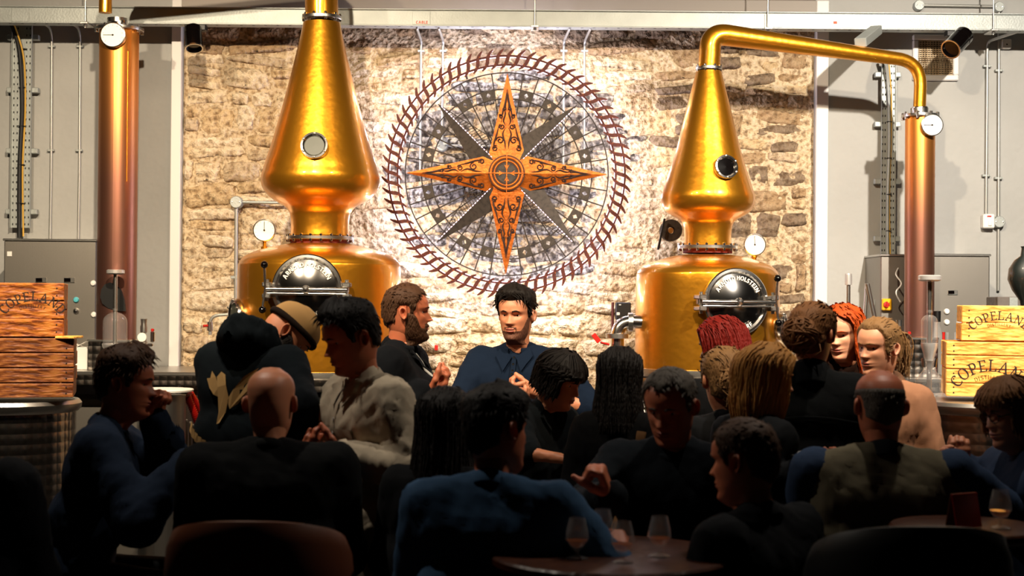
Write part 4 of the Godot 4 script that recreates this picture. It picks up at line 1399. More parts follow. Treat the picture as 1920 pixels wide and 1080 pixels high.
func equipment() -> void:
	by = at(300, 696, 8.3).y
	# columns
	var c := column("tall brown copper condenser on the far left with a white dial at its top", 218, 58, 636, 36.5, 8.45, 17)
	var u := 8.45 / FPX
	dial(c, Vector3(0, (636 - 73) * u, 36.5 * u + 0.03), 23.5 * u, PI / 2, "column_gauge")
	var b := MB.new()
	b.slab(PackedVector2Array([Vector2(-22, 0), Vector2(-20, 14), Vector2(-14, 23), Vector2(-4, 27), Vector2(6, 24), Vector2(16, 14), Vector2(22, -4), Vector2(25, -26), Vector2(8, -26), Vector2(-8, -20), Vector2(-18, -12)]) , -1.0, 1.0, Transform3D(Basis.from_scale(Vector3(u, u, 0.01)), Vector3(1 * u, (636 - 557) * u, 36.5 * u - 0.006)))
	put("dark_oval", b.mesh(), M["black"], c)  # an uneven black oval slab set on the front of the shell
	var ln := MB.new()
	ln.tube(PackedVector3Array([Vector3(24 * u, (636 - 100) * u, 29.5 * u), Vector3(24 * u, (636 - 342) * u, 29.5 * u)]), 0.003, 6)
	put("seam", ln.mesh(), M["copper"], c)
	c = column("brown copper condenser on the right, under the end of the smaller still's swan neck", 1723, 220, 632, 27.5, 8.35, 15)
	u = 8.35 / FPX
	dial(c, Vector3(13 * u, (632 - 238) * u, 27.5 * u + 0.02), 20.5 * u, PI / 2, "column_gauge")
	# cabinets
	var k := cabinet("brushed steel control cabinet on the left, behind the wooden crates, with two small displays", 5, 181, 452, 692, 8.55)
	u = 8.55 / FPX
	var w := 176 * u
	for d in [[77.0, 525.0], [130.0, 525.0]]:
		var q: Vector3 = at(d[0], d[1], 8.55) - k.position
		var dp := put("display", boxm(Vector3(20 * u, 9 * u, 0.010), 0.001), M["steel"], k, Transform3D(Basis(), Vector3(q.x, q.y, 0.122)))
		put("display_glass", boxm(Vector3(12 * u, 7 * u, 0.004), 0.0), M["black_gloss"], dp, Transform3D(Basis(), Vector3(-3 * u, 0, 0.005)))
	for d in [[119.0, 562.0, "white"], [143.0, 562.0, "button_blue"], [119.0, 583.0, "chrome"], [143.0, 583.0, "chrome"], [175.0, 531.0, "white"], [176.0, 590.0, "white"]]:
		_button(k, d, 8.55)
	put("corner_tag", boxm(Vector3(9 * u, 9 * u, 0.004), 0.001), M["white"], k, Transform3D(Basis(), Vector3(at(18, 476, 8.55).x - k.position.x, at(18, 476, 8.55).y - k.position.y, 0.122)))
	k = cabinet("brushed steel control cabinet on the right, behind the right condenser and the pale crates", 1745, 1856, 480, 692, 8.5)
	u = 8.5 / FPX
	var q2: Vector3 = at(1786, 548, 8.5) - k.position
	var dp2 := put("display", boxm(Vector3(18 * u, 9 * u, 0.010), 0.001), M["steel"], k, Transform3D(Basis(), Vector3(q2.x, q2.y, 0.122)))
	put("display_glass", boxm(Vector3(11 * u, 6 * u, 0.004), 0.0), M["black_gloss"], dp2, Transform3D(Basis(), Vector3(-3 * u, 0, 0.005)))
	for d in [[1775.0, 584.0, "white"], [1799.0, 584.0, "button_blue"], [1775.0, 604.0, "white"], [1799.0, 604.0, "white"]]:
		_button(k, d, 8.5)
	# the pale cabinet with the isolator left of the right condenser
	k = cabinet("pale steel cabinet with a yellow and red isolator, left of the right copper condenser", 1650, 1697, 480, 692, 8.62)
	var iso: Vector3 = at(1661, 571, 8.62) - k.position
	var yb := put("isolator", boxm(Vector3(0.052, 0.066, 0.03), 0.005), M["yellow"], k, Transform3D(Basis(), Vector3(iso.x, iso.y, 0.135)))
	b = MB.new()
	b.lathe([Vector2(0, 0), Vector2(0.016, 0), Vector2(0.015, 0.014), Vector2(0, 0.016)], 20, Transform3D(Basis(Vector3.RIGHT, PI / 2), Vector3(-0.006, 0, 0.015)))
	b.box(Vector3(-0.006, 0, 0.034), Vector3(0.009, 0.034, 0.012), Basis(), 0.002)
	put("isolator_knob", b.mesh(), M["red"], yb)
	b = MB.new()
	b.tube(curve([at(1684, 503, 8.6) - k.position, at(1680, 515, 8.5) - k.position, at(1690, 532, 8.48) - k.position, at(1680, 548, 8.48) - k.position, at(1688, 566, 8.5) - k.position], 24), 0.004, 8)
	put("white_lead", b.mesh(), M["white"], k)
	var gp := thing("steel_gusset", "sloping pale steel side sheet left of the pale cabinet", "panel", on_bench(1643, 8.75) + Vector3(0, 48 * 8.75 / FPX, 0))
	b = MB.new()
	var e := 8.75 / FPX
	b.slab(PackedVector2Array([Vector2(-20, -48) * e, Vector2(8, -48) * e, Vector2(8, 150) * e, Vector2(4, 150) * e]), -0.01, 0.01)
	put("sheet", b.mesh(), M["galvanised"], gp)
	# the post and the leaning rods between them
	var ps := thing("steel_post", "slim upright steel post with a wider cap in front of the right plaster", "post", on_bench(1590, 8.3))
	e = 8.3 / FPX
	b = MB.new()
	b.lathe([Vector2(0, 0), Vector2(3.6 * e, 0), Vector2(3.6 * e, 174 * e), Vector2(0, 174 * e)], 18)
	put("shaft", b.mesh(), M["steel"], ps)
	b = MB.new()
	b.lathe([Vector2(0, 172 * e), Vector2(6.4 * e, 172 * e), Vector2(6.4 * e, 191 * e), Vector2(5.6 * e, 193 * e), Vector2(0, 193 * e)], 24)
	put("cap", b.mesh(), M["satin"], ps)
	var rd := thing("trestle", "steel a-frame of two leaning bars in front of the pale cabinet", "trestle", on_bench(1635, 8.45))
	b = MB.new()
	b.tube(PackedVector3Array([Vector3.ZERO + Vector3(-0.06, 0, 0), at(1625, 532, 8.45) - rd.position]), 0.011, 10)
	b.tube(PackedVector3Array([Vector3(0.08, 0, 0.0), at(1626, 532, 8.43) - rd.position]), 0.013, 10)
	put("bars", b.mesh(), M["steel"], rd)
	# stainless benches the stills stand on
	bench("long stainless bench with an engine-turned apron, left of the big still", -60, 436, 8.2, 8.98)
	bench("stainless bench with an engine-turned apron under the right copper condenser", 1470, 1990, 8.1, 8.98)
	var x0 := at(-50, 800, 8.35).x
	var x1 := at(340, 800, 8.35).x
	var cu := thing("under_cupboard", "grey steel cupboard under the long bench on the left", "cupboard", Vector3((x0 + x1) / 2, 0, -8.6))
	put("body", boxm(Vector3(x1 - x0, by - 0.16, 0.44), 0.004, Vector3(0, (by - 0.16) / 2, 0)), M["brushed"], cu)
	for i in 3:
		var dr := put("door", boxm(Vector3((x1 - x0) / 3 - 0.01, by - 0.24, 0.012), 0.003, Vector3(0, (by - 0.16) / 2, 0)), M["brushed"], cu, Transform3D(Basis(), Vector3((i - 1) * (x1 - x0) / 3, 0, 0.227)))
		put("handle", boxm(Vector3(0.012, 0.12, 0.018), 0.003), M["satin"], dr, Transform3D(Basis(), Vector3((x1 - x0) / 6 - 0.04, by * 0.6, 0.014)))
	# drums with crates
	drum("engine-turned steel drum on the far left carrying two dark wooden crates", 15, 748, 6.65, 0.285)
	drum("engine-turned steel drum on the right carrying two pale wooden crates", 1885, 748, 6.62, 0.435)
	crate("dark slatted wooden crate on the left drum, under the stencilled one", -60, 135, 634, 746, 6.42, 0.36, 4, "crate_mid", "", 0, 0, 0, 1)
	crate("dark stained wooden crate with arched stencil on top of the left stack", -60, 117, 530, 632, 6.45, 0.34, 3, "crate_dark", "COPELAND", 60, 556, 0.040, 0.15)
	crate("pale wooden crate on the right drum, larger, lower one with big arched stencil", 1778, 1990, 642, 745, 6.38, 0.38, 4, "crate_pale", "COPELAND", 1858, 686, 0.048, 0.17)
	crate("pale wooden crate on top of the right stack, smaller, with faint stencil", 1806, 1960, 573, 640, 6.42, 0.34, 2, "crate_pale", "COPELAND", 1874, 592, 0.036, 0.16)
	var pk := thing("wood_offcut", "small flat piece of pale wood on the rim of the lower dark crate", "wood", at(117, 634.5, 6.42) + Vector3(0, 0, -0.1))
	put("board", boxm(Vector3(0.08, 0.01, 0.14), 0.002, Vector3(0, 0.003, 0)), M["crate_pale"], pk)
	# spirit parrots
	parrot("glass and steel spirit parrot with dome before the left copper condenser", 215, 511, 585, 646, -1, 8.25, 22.5)
	parrot("tall glass spirit parrot with dome and bottle foot on the right drum", 1742, 523, 590, 645, 742, 6.45, 15)
	# left bench fittings
	var bn := thing("white_bin", "white paper-lined box on the bench behind the dark crates", "box", on_bench(153, 8.45))
	e = 8.45 / FPX
	put("box", boxm(Vector3(32 * e, 42 * e, 0.12), 0.004, Vector3(0, 21 * e, 0)), M["white"], bn)
	b = MB.new()
	b.box(Vector3(0.0, 46 * e, 0.02), Vector3(0.075, 0.002, 0.05), Basis(Vector3.BACK, 0.5), 0.0)
	b.box(Vector3(-0.02, 45 * e, -0.01), Vector3(0.06, 0.002, 0.05), Basis(Vector3.BACK, -0.4), 0.0)
	put("paper_sheet", b.mesh(), M["paper"], bn)
	var vp := thing("turned_box", "engine-turned steel housing at the foot of the left copper condenser", "housing", on_bench(213, 8.45))
	var th: float = at(213, 636, 8.45).y - by
	put("housing", boxm(Vector3(77 * e, th - 0.01, 0.22), 0.004, Vector3(0, th / 2 - 0.005, 0)), M["turned"], vp)
	put("top_edge", boxm(Vector3(79 * e, 0.01, 0.23), 0.003, Vector3(0, th - 0.005, 0)), M["steel"], vp)
	valve("brass valve stack with a white round tag and red spot, right of the left parrot", 269, 690, 598, 8.3, true)
	valve("brass valve stack with a white round tag beside the ponytailed woman, before the right condenser", 1686, 692, 600, 8.2, true)
	tap("small bent tap on the stones left of the big still", at(432, 589, 8.6), at(394, 592, 8.6), at(394, 628, 8.6))
	var pg := thing("pressure_gauge", "small round pressure gauge low at the left edge of the big still", "gauge", at(437, 652, 8.15))
	dial(pg, Vector3.ZERO, 0.034, 0.6, "gauge")
	b = MB.new()
	b.tube(PackedVector3Array([Vector3(0, -0.03, -0.02), Vector3(-0.004, -0.11, -0.02)]), 0.010, 10)
	put("stem", b.mesh(), M["steel"], pg)
	var rl := thing("valve_lever", "red handled valve lever on the bench top left of the big still", "valve", at(413, 676, 8.3))
	b = MB.new()
	b.tube(PackedVector3Array([Vector3(-0.03, -0.02, 0), Vector3(0.03, 0.022, 0)]), 0.008, 8)
	b.ball(Vector3(0.035, 0.026, 0), Vector3.ONE * 0.012, Basis(), 10)
	put("handle", b.mesh(), M["red"], rl)
	b = MB.new()
	b.lathe([Vector2(0, -0.05), Vector2(0.014, -0.05), Vector2(0.014, -0.01), Vector2(0, -0.005)], 12, Transform3D(Basis(), Vector3(-0.02, 0, 0)))
	put("stem", b.mesh(), M["steel"], rl)
	# small steel vessel with a lid and the red hose beside it
	var sv := thing("steel_vessel", "narrow steel vessel with a wide flat lid, right of the man touching his mouth", "vessel", Vector3(at(303, 727, 7.4).x, 0, -7.4))
	var vh := at(303, 729, 7.4).y
	b = MB.new()
	b.lathe([Vector2(0.10, 0), Vector2(0.115, 0.02), Vector2(0.115, vh - 0.03), Vector2(0, vh - 0.03)], 48)
	put("body", b.mesh(), M["steel"], sv)
	b = MB.new()
	b.lathe([Vector2(0, vh - 0.03), Vector2(0.15, vh - 0.012), Vector2(0.152, vh - 0.004), Vector2(0.15, vh), Vector2(0.03, vh + 0.006), Vector2(0, vh + 0.006)], 56)
	put("lid", b.mesh(), M["white"], sv)
	hose("pair of red ribbed hoses sloping down from the steel vessel's lid", [at(356, 738, 7.5), at(372, 765, 7.55), at(384, 800, 7.6), at(392, 850, 7.6), at(398, 920, 7.6)], [at(351, 742, 7.46), at(366, 780, 7.5), at(376, 815, 7.55), at(384, 860, 7.55), at(390, 925, 7.6)])
	var sl := thing("rod_bundle", "bundle of narrow upright steel rods right of the steel vessel", "rods", at(357, 868, 7.7) * Vector3(1, 0, 1))
	for i in 3:
		var hh := at(357, 786, 7.7).y - 0.012 * i
		put("bar", boxm(Vector3(0.012, hh, 0.012), 0.002, Vector3(-0.02 + 0.018 * i, hh / 2, 0)), M["brushed"], sl)
	# black electric box by the smaller still
	var eb := thing("electric_box", "small black electric box with a white label on the stones left of the smaller still", "electric box", at(1168, 583, ZW - 0.06))
	put("box", boxm(Vector3(0.088, 0.10, 0.07), 0.005), M["black"], eb)
	put("label", boxm(Vector3(0.018, 0.016, 0.001), 0.0), M["paper"], eb, Transform3D(Basis(), Vector3(-0.03, -0.016, 0.0356)))
	put("stud", boxm(Vector3(0.012, 0.006, 0.002), 0.0), M["white"], eb, Transform3D(Basis(), Vector3(-0.02, 0.036, 0.0356)))
	b = MB.new()
	b.tube(PackedVector3Array([Vector3(-0.058, 0.05, -0.02), Vector3(-0.058, -0.30, -0.02)]), 0.008, 8)
	put("red_pipe", b.mesh(), M["rust"], eb)
	# black disc valve behind the smaller still's neck
	var bv := thing("black_valve", "black lever and ribbed grey disc on the stones left of the smaller still's neck", "valve", at(1258, 432, 8.75))
	b = MB.new()
	for i in 6: b.lathe([Vector2(0.02, -0.05 + i * 0.014), Vector2(0.062, -0.048 + i * 0.014), Vector2(0.062, -0.042 + i * 0.014), Vector2(0.02, -0.040 + i * 0.014)], 28, Transform3D(Basis(Vector3.BACK, 0.3) * Basis(Vector3.RIGHT, PI / 2), Vector3.ZERO))
	put("ribbed_body", b.mesh(), M["dark_steel"], bv)
	b = MB.new()
	b.box(at(1240, 439, 8.66) - bv.position, Vector3(0.012, 0.18, 0.02), Basis(Vector3.BACK, -0.20), 0.003)
	put("lever", b.mesh(), M["black"], bv)
	b = MB.new()
	b.tube(PackedVector3Array([Vector3.ZERO, Vector3(0, 0, -0.30)]), 0.016, 10)
	put("wall_bracket", b.mesh(), M["steel"], bv)
	# dark glass carboy on its grey stand, right edge
	var st := thing("grey_stand", "grey painted block under the dark green glass flask at the right edge", "stand", on_bench(1890, 8.4))
	e = 8.3 / FPX
	put("block", boxm(Vector3(62 * e, 152 * e, 0.2), 0.004, Vector3(0, 76 * e, 0)), M["cladding"], st)
	put("side_strip", boxm(Vector3(0.045, 150 * e, 0.004), 0.001, Vector3(-0.005, 76 * e, 0.103)), M["galvanised"], st)
	var cb := thing("glass_flask", "big dark green glass flask at the right edge above the pale crates", "flask", at(1922, 578, 7.2))
	e = 7.2 / FPX
	b = MB.new()
	b.lathe([Vector2(0, 0), Vector2(8 * e, 0.0), Vector2(10 * e, 14 * e), Vector2(24 * e, 34 * e), Vector2(32 * e, 54 * e), Vector2(30 * e, 74 * e), Vector2(20 * e, 90 * e), Vector2(9 * e, 98 * e), Vector2(7 * e, 112 * e), Vector2(8.5 * e, 116 * e), Vector2(0, 116 * e)], 48, Transform3D(), 60.0)
	put("flask", b.mesh(), M["green_glass"], cb)
	b = MB.new()
	b.lathe([Vector2(0, -0.42), Vector2(0.06, -0.42), Vector2(0.06, -0.40), Vector2(0.014, -0.38), Vector2(0.014, 0), Vector2(0, 0)], 20)
	put("stem", b.mesh(), M["black"], cb)
	# slim glass tubes and a stoppered bottle behind the pale crates
	for i in 4:
		var x: float = [1769.0, 1776.0, 1791.0, 1799.0][i]
		var t := thing("glass_tube", ["slim glass tube with red spirit, leftmost of the row left of the pale crates", "slim glass tube with red spirit, second of the row left of the pale crates", "slim clear glass tube, third of the row left of the pale crates", "slim clear glass tube nearest the pale crates"][i], "tube", on_bench(x, 8.2), 0.0, "glass tubes left of the pale crates")
		b = MB.new()
		b.lathe([Vector2(0, 0), Vector2(0.0075, 0), Vector2(0.0075, 0.24), Vector2(0.009, 0.246)], 14)
		put("tube", b.mesh(), M["glass"] if i > 1 else M["red"] if i == 0 else M["glass"], t)
		b = MB.new()
		b.lathe([Vector2(0, 0), Vector2(0.02, 0), Vector2(0.02, 0.012), Vector2(0, 0.014)], 16)
		put("foot", b.mesh(), M["chrome"], t)
	var bt := thing("stoppered_bottle", "clear bottle with a black stopper behind the right parrot", "bottle", on_bench(1757, 8.3))
	e = 8.3 / FPX
	b = MB.new()
	b.lathe([Vector2(0, 0), Vector2(12 * e, 0), Vector2(12 * e, 78 * e), Vector2(5 * e, 96 * e), Vector2(5 * e, 108 * e), Vector2(4 * e, 108 * e)], 28)
	put("bottle", b.mesh(), M["glass"], bt)
	b = MB.new()
	b.lathe([Vector2(0, 104 * e), Vector2(6 * e, 104 * e), Vector2(6.5 * e, 124 * e), Vector2(0, 125 * e)], 18)
	put("stopper", b.mesh(), M["black"], bt)
	var tb := thing("turned_box", "engine-turned steel housing at the foot of the right copper condenser", "housing", on_bench(1722, 8.35))
	e = 8.35 / FPX
	th = at(1723, 632, 8.35).y - by
	put("housing", boxm(Vector3(56 * e, th - 0.012, 0.19), 0.004, Vector3(0, th / 2 - 0.006, 0)), M["turned"], tb)
	put("top_edge", boxm(Vector3(58 * e, 0.012, 0.20), 0.003, Vector3(0, th - 0.006, 0)), M["steel"], tb)
	var ot := thing("orange_tag", "small orange plastic tag on the stones between the coat man and the host", "tag", at(818, 652, ZW - 0.02))
	put("tag", boxm(Vector3(0.02, 0.032, 0.01), 0.003), M["red"], ot)
	# lattice of the steel base under the big still
	for i in 2:
		var pst: Node3D = get_node(["pot_still", "pot_still_001"][i])
		var r: float = [0.43, 0.385][i]
		var top: float = pst.position.y - 0.031
		var sb := thing("still_base", ["dark round steel base under the big still, slanting bright bars on its side", "dark round steel base under the smaller still, slanting bright bars on its side"][i], "base", Vector3(pst.position.x, 0, pst.position.z))
		b = MB.new()
		b.lathe([Vector2(0, 0), Vector2(r, 0), Vector2(r, top - 0.06), Vector2(0, top - 0.06)], 64)
		put("plinth", b.mesh(), M["black"], sb)
		b = MB.new()
		b.lathe([Vector2(0, top - 0.06), Vector2(r + 0.03, top - 0.06), Vector2(r + 0.03, top), Vector2(0, top)], 64)
		put("rim", b.mesh(), M["turned"], sb)
		for row in 5:
			for k2 in 12:
				var a := deg_to_rad(-66.0 + 12.0 * k2 + 6.0 * (row % 2))
				put("bright_bar", boxm(Vector3(0.005, 0.10, 0.005), 0.001), M["steel"], sb, Transform3D(Basis(Vector3.UP, a) * Basis(Vector3.BACK, 0.5), Vector3(sin(a) * (r + 0.003), top - 0.12 - 0.10 * row, cos(a) * (r + 0.003))))

func _button(k: Node3D, d: Array, z: float) -> void:
	var p: Vector3 = at(d[0], d[1], z) - k.position
	var b := MB.new()
	b.lathe([Vector2(0, 0), Vector2(0.016, 0), Vector2(0.016, 0.006), Vector2(0.012, 0.012), Vector2(0, 0.014)], 20, Transform3D(Basis(Vector3.RIGHT, PI / 2), Vector3(p.x, p.y, 0.12)))
	put("push_button", b.mesh(), M[d[2]], k)

func bench(label: String, x0: float, x1: float, zf: float, zb: float) -> void:
	var a := at(x0, 696, zf)
	var b := at(x1, 696, zf)
	var y := by
	var w := b.x - a.x
	var d := zb - zf
	var o := thing("steel_bench", label, "bench", Vector3((a.x + b.x) / 2, 0, -(zf + zb) / 2))
	put("bench_top", boxm(Vector3(w, 0.02, d), 0.004, Vector3(0, y - 0.01, 0)), M["steel"], o)
	put("apron", boxm(Vector3(w - 0.01, 0.052, 0.012), 0.002, Vector3(0, y - 0.046, d / 2 - 0.01)), M["turned"], o)
	for s in [-1, 1]:
		for q in [-1, 1]:
			var m := MB.new()
			m.lathe([Vector2(0, 0), Vector2(0.03, 0), Vector2(0.03, 0.012), Vector2(0.012, 0.02), Vector2(0.012, y * 0.5), Vector2(0.018, y * 0.5), Vector2(0.018, y * 0.5 + 0.03), Vector2(0.012, y * 0.5 + 0.03), Vector2(0.012, y - 0.16), Vector2(0.018, y - 0.15), Vector2(0.018, y - 0.12), Vector2(0.013, y - 0.11), Vector2(0.013, y - 0.02), Vector2(0, y - 0.02)], 14)
			put("leg", m.mesh(), M["dark_steel"], o, Transform3D(Basis(), Vector3((s * w / 2 - s * 0.04) if s > 0 or x0 > 900 else (at(411, 700, zf).x - o.position.x if q > 0 else -w / 2 + 0.05), 0, q * (d / 2 - 0.05))))

func valve(label: String, x: float, y0: float, y1: float, z: float, disc: bool) -> void:
	var e := z / FPX
	var o := thing("brass_valve", label, "valve", on_bench(x, z))
	var h := at(x, y1, z).y - by
	var b := MB.new()
	b.lathe([Vector2(0, 0), Vector2(0.014, 0), Vector2(0.014, h * 0.4), Vector2(0.020, h * 0.42), Vector2(0.020, h * 0.55), Vector2(0.012, h * 0.6), Vector2(0.012, h * 0.72), Vector2(0.019, h * 0.75), Vector2(0.019, h * 0.85), Vector2(0.015, h * 0.9), Vector2(0.018, h), Vector2(0, h)], 14)
	put("body", b.mesh(), M["steel"], o)
	if disc:
		b = MB.new()
		b.lathe([Vector2(0, 0), Vector2(0.025, 0), Vector2(0.024, 0.008), Vector2(0, 0.009)], 24, Transform3D(Basis(Vector3.RIGHT, PI / 2), Vector3(-0.004, h * 0.65, 0.02)))
		put("round_tag", b.mesh(), M["dial"], o)
	b = MB.new()
	b.box(Vector3(0.05, h * 0.66, 0.01), Vector3(0.022, 0.06, 0.022), Basis(), 0.006)
	b.box(Vector3(0.03, h * 0.5, 0.0), Vector3(0.04, 0.018, 0.018), Basis(), 0.004)
	put("side_body", b.mesh(), M["chrome"], o)
	put("red_cap", boxm(Vector3(0.016, 0.016, 0.02), 0.004), M["red"], o, Transform3D(Basis(), Vector3(0.05, h * 0.66 + 0.036, 0.012)))

func tap(label: String, p0: Vector3, p1: Vector3, p2: Vector3) -> void:
	var o := thing("water_tap", label, "tap", p0)
	var b := MB.new()
	b.tube(bend([Vector3.ZERO, p1 - p0, p2 - p0], 0.05), 0.009, 12)
	put("spout", b.mesh(), M["zinc_pipe"], o)
	b = MB.new()
	b.lathe([Vector2(0, -0.03), Vector2(0.016, -0.03), Vector2(0.016, 0.02), Vector2(0, 0.02)], 12, Transform3D(Basis(), (p1 + p2) / 2 - p0))
	put("body", b.mesh(), M["steel"], o)
	b = MB.new()
	b.tube(PackedVector3Array([(p1 + p2) / 2 - p0, (p1 + p2) / 2 - p0 + Vector3(-0.035, -0.004, 0.02)]), 0.007, 8)
	put("handle", b.mesh(), M["red"], o)

func hose(label: String, a: Array, b2: Array) -> void:
	var o := thing("red_hose", label, "hose", a[a.size() - 1])
	for q in [a, b2]:
		var loc := []
		for p in q: loc.append(p - o.position)
		var cv := curve(loc, 96)
		var rr := []
		for i in cv.size(): rr.append(0.016 + 0.0035 * (1.0 if i % 2 == 0 else -1.0))
		var m := MB.new()
		m.tube(cv, rr, 12)
		put("hose", m.mesh(), M["hose_red"], o)

# ---------------------------------------------------------------- people: smooth fields meshed as surface nets
class Field:
	var o: Vector3
	var h: float
	var nx: int
	var ny: int
	var nz: int
	var k: float
	var s := PackedFloat32Array()
	func _init(lo: Vector3, hi: Vector3, cell: float, kk: float) -> void:
		o = lo
		h = cell
		k = kk
		nx = int(ceil((hi.x - lo.x) / cell)) + 1
		ny = int(ceil((hi.y - lo.y) / cell)) + 1
		nz = int(ceil((hi.z - lo.z) / cell)) + 1
		s.resize(nx * ny * nz)
	# a tapered capsule, joined to the rest by a smooth minimum; fz flattens it along z
	func cap(a: Vector3, b: Vector3, ra: float, rb: float, fz := 1.0) -> void:
		var m := maxf(ra, rb) + 3.4 / k
		var x0 := maxi(0, int((minf(a.x, b.x) - m - o.x) / h))
		var x1 := mini(nx - 1, int((maxf(a.x, b.x) + m - o.x) / h) + 1)
		var y0 := maxi(0, int((minf(a.y, b.y) - m - o.y) / h))
		var y1 := mini(ny - 1, int((maxf(a.y, b.y) + m - o.y) / h) + 1)
		var z0 := maxi(0, int((minf(a.z, b.z) - m - o.z) / h))
		var z1 := mini(nz - 1, int((maxf(a.z, b.z) + m - o.z) / h) + 1)
		var d := b - a
		var l2 := maxf(d.length_squared(), 1e-8)
		var iz := 1.0 / fz
		var dr := rb - ra
		for z in range(z0, z1 + 1):
			var pz := o.z + z * h - a.z
			for y in range(y0, y1 + 1):
				var py := o.y + y * h - a.y
				var i := (z * ny + y) * nx + x0
				var px := o.x + x0 * h - a.x
				var q := py * d.y + pz * d.z
				for x in range(x0, x1 + 1):
					var t := (px * d.x + q) / l2
					if t < 0.0: t = 0.0
					elif t > 1.0: t = 1.0
					var ex := px - d.x * t
					var ey := py - d.y * t
					var ez := (pz - d.z * t) * iz
					s[i] += exp(-k * (sqrt(ex * ex + ey * ey + ez * ez) - ra - dr * t))
					i += 1
					px += h
	func into(mb: MB, cut_y := -99.0) -> void:
		var v0 := mb.v.size()
		var i0 := mb.idx.size()
		var n := s.size()
		var f := PackedFloat32Array()
		f.resize(n)
		for i in n: f[i] = (-log(s[i]) / k) if s[i] > 1e-6 else 0.3
		var vi := PackedInt32Array()
		vi.resize(n)
		vi.fill(-1)
		var sx := 1
		var sy := nx
		var sz := nx * ny
		var co := [0, sx, sy, sx + sy, sz, sx + sz, sy + sz, sx + sy + sz]
		var ed := [[0, 1], [2, 3], [4, 5], [6, 7], [0, 2], [1, 3], [4, 6], [5, 7], [0, 4], [1, 5], [2, 6], [3, 7]]
		for z in nz - 1:
			for y in ny - 1:
				var b := z * sz + y * sy
				for x in nx - 1:
					var i := b + x
					var c := 0
					if f[i] < 0.0: c += 1
					if f[i + 1] < 0.0: c += 1
					if f[i + sy] < 0.0: c += 1
					if f[i + sy + 1] < 0.0: c += 1
					if f[i + sz] < 0.0: c += 1
					if f[i + sz + 1] < 0.0: c += 1
					if f[i + sz + sy] < 0.0: c += 1
					if f[i + sz + sy + 1] < 0.0: c += 1
					if c == 0 or c == 8: continue
					var p := Vector3.ZERO
					var m := 0
					for e in ed:
						var fa := f[i + co[e[0]]]
						var fb := f[i + co[e[1]]]
						if (fa < 0.0) != (fb < 0.0):
							var t := fa / (fa - fb)
							var ca := Vector3(e[0] & 1, (e[0] >> 1) & 1, e[0] >> 2)
							var cb := Vector3(e[1] & 1, (e[1] >> 1) & 1, e[1] >> 2)
							p += ca.lerp(cb, t)
							m += 1
					vi[i] = mb.v.size()
					mb.v.append(o + (Vector3(x, y, z) + p / m) * h)
					mb.uv.append(Vector2.ZERO)
		for z in range(1, nz - 1):
			for y in range(1, ny - 1):
				var b := z * sz + y * sy
				for x in range(1, nx - 1):
					var i := b + x
					var inside := f[i] < 0.0
					if inside != (f[i + 1] < 0.0): _q(mb, vi[i - sy - sz], vi[i - sz], vi[i], vi[i - sy], inside)
					if inside != (f[i + sy] < 0.0): _q(mb, vi[i - sz - sx], vi[i - sx], vi[i], vi[i - sz], inside)
					if inside != (f[i + sz] < 0.0): _q(mb, vi[i - sx - sy], vi[i - sy], vi[i], vi[i - sx], inside)
		mb.orient(i0, v0)
	func _q(mb: MB, a: int, b: int, c: int, d: int, flip: bool) -> void:
		if a < 0 or b < 0 or c < 0 or d < 0: return
		if flip: mb.idx.append_array(PackedInt32Array([a, b, c, a, c, d]))
		else: mb.idx.append_array(PackedInt32Array([a, c, b, a, d, c]))

# ---- heads: chin at y = 0, crown at 0.232, face towards +z
const HT := [   # height, front, back, half width
	[-0.050, 0.020, 0.062, 0.050], [-0.022, 0.040, 0.060, 0.050], [-0.004, 0.074, 0.058, 0.043], [0.012, 0.089, 0.062, 0.050], [0.035, 0.086, 0.070, 0.060], [0.052, 0.089, 0.080, 0.0645],
	[0.075, 0.088, 0.092, 0.068], [0.098, 0.087, 0.100, 0.0705], [0.120, 0.085, 0.103, 0.0725], [0.140, 0.091, 0.103, 0.075], [0.165, 0.089, 0.099, 0.0765],
	[0.190, 0.075, 0.087, 0.0705], [0.210, 0.053, 0.066, 0.055], [0.224, 0.028, 0.038, 0.034], [0.232, 0.0, 0.004, 0.003]]

func hdim(y: float) -> Vector3:   # front, back, half width
	var n := HT.size()
	if y <= HT[0][0]: return Vector3(HT[0][1], HT[0][2], HT[0][3])
	if y >= HT[n - 1][0]: return Vector3(HT[n - 1][1], HT[n - 1][2], HT[n - 1][3])
	var i := 0
	while HT[i + 1][0] < y: i += 1
	var t: float = (y - HT[i][0]) / (HT[i + 1][0] - HT[i][0])
	var g := func(j: int) -> Vector3:
		var q: Array = HT[clampi(j, 0, n - 1)]
		return Vector3(q[1], q[2], q[3])
	if i >= n - 3: t = 1.0 - sqrt(maxf(0.0, 1.0 - t * t)) if i == n - 2 else t
	return (g.call(i) as Vector3).cubic_interpolate(g.call(i + 1), g.call(i - 1), g.call(i + 2), t) if i < n - 3 else (g.call(i) as Vector3).lerp(g.call(i + 1), t)

func hpt(th: float, y: float) -> Vector3:   # the bare head surface; th = 0 is the front
	var d := hdim(y)
	var s := sin(th)
	var c := cos(th)
	var x := d.z * signf(s) * pow(absf(s), 0.92)
	var z := d.x * pow(c, 0.86) if c >= 0.0 else -d.y * pow(-c, 0.95)
	return Vector3(x, y, z)

func ga(x: float, s: float) -> float:
	return exp(-x * x / (2.0 * s * s))

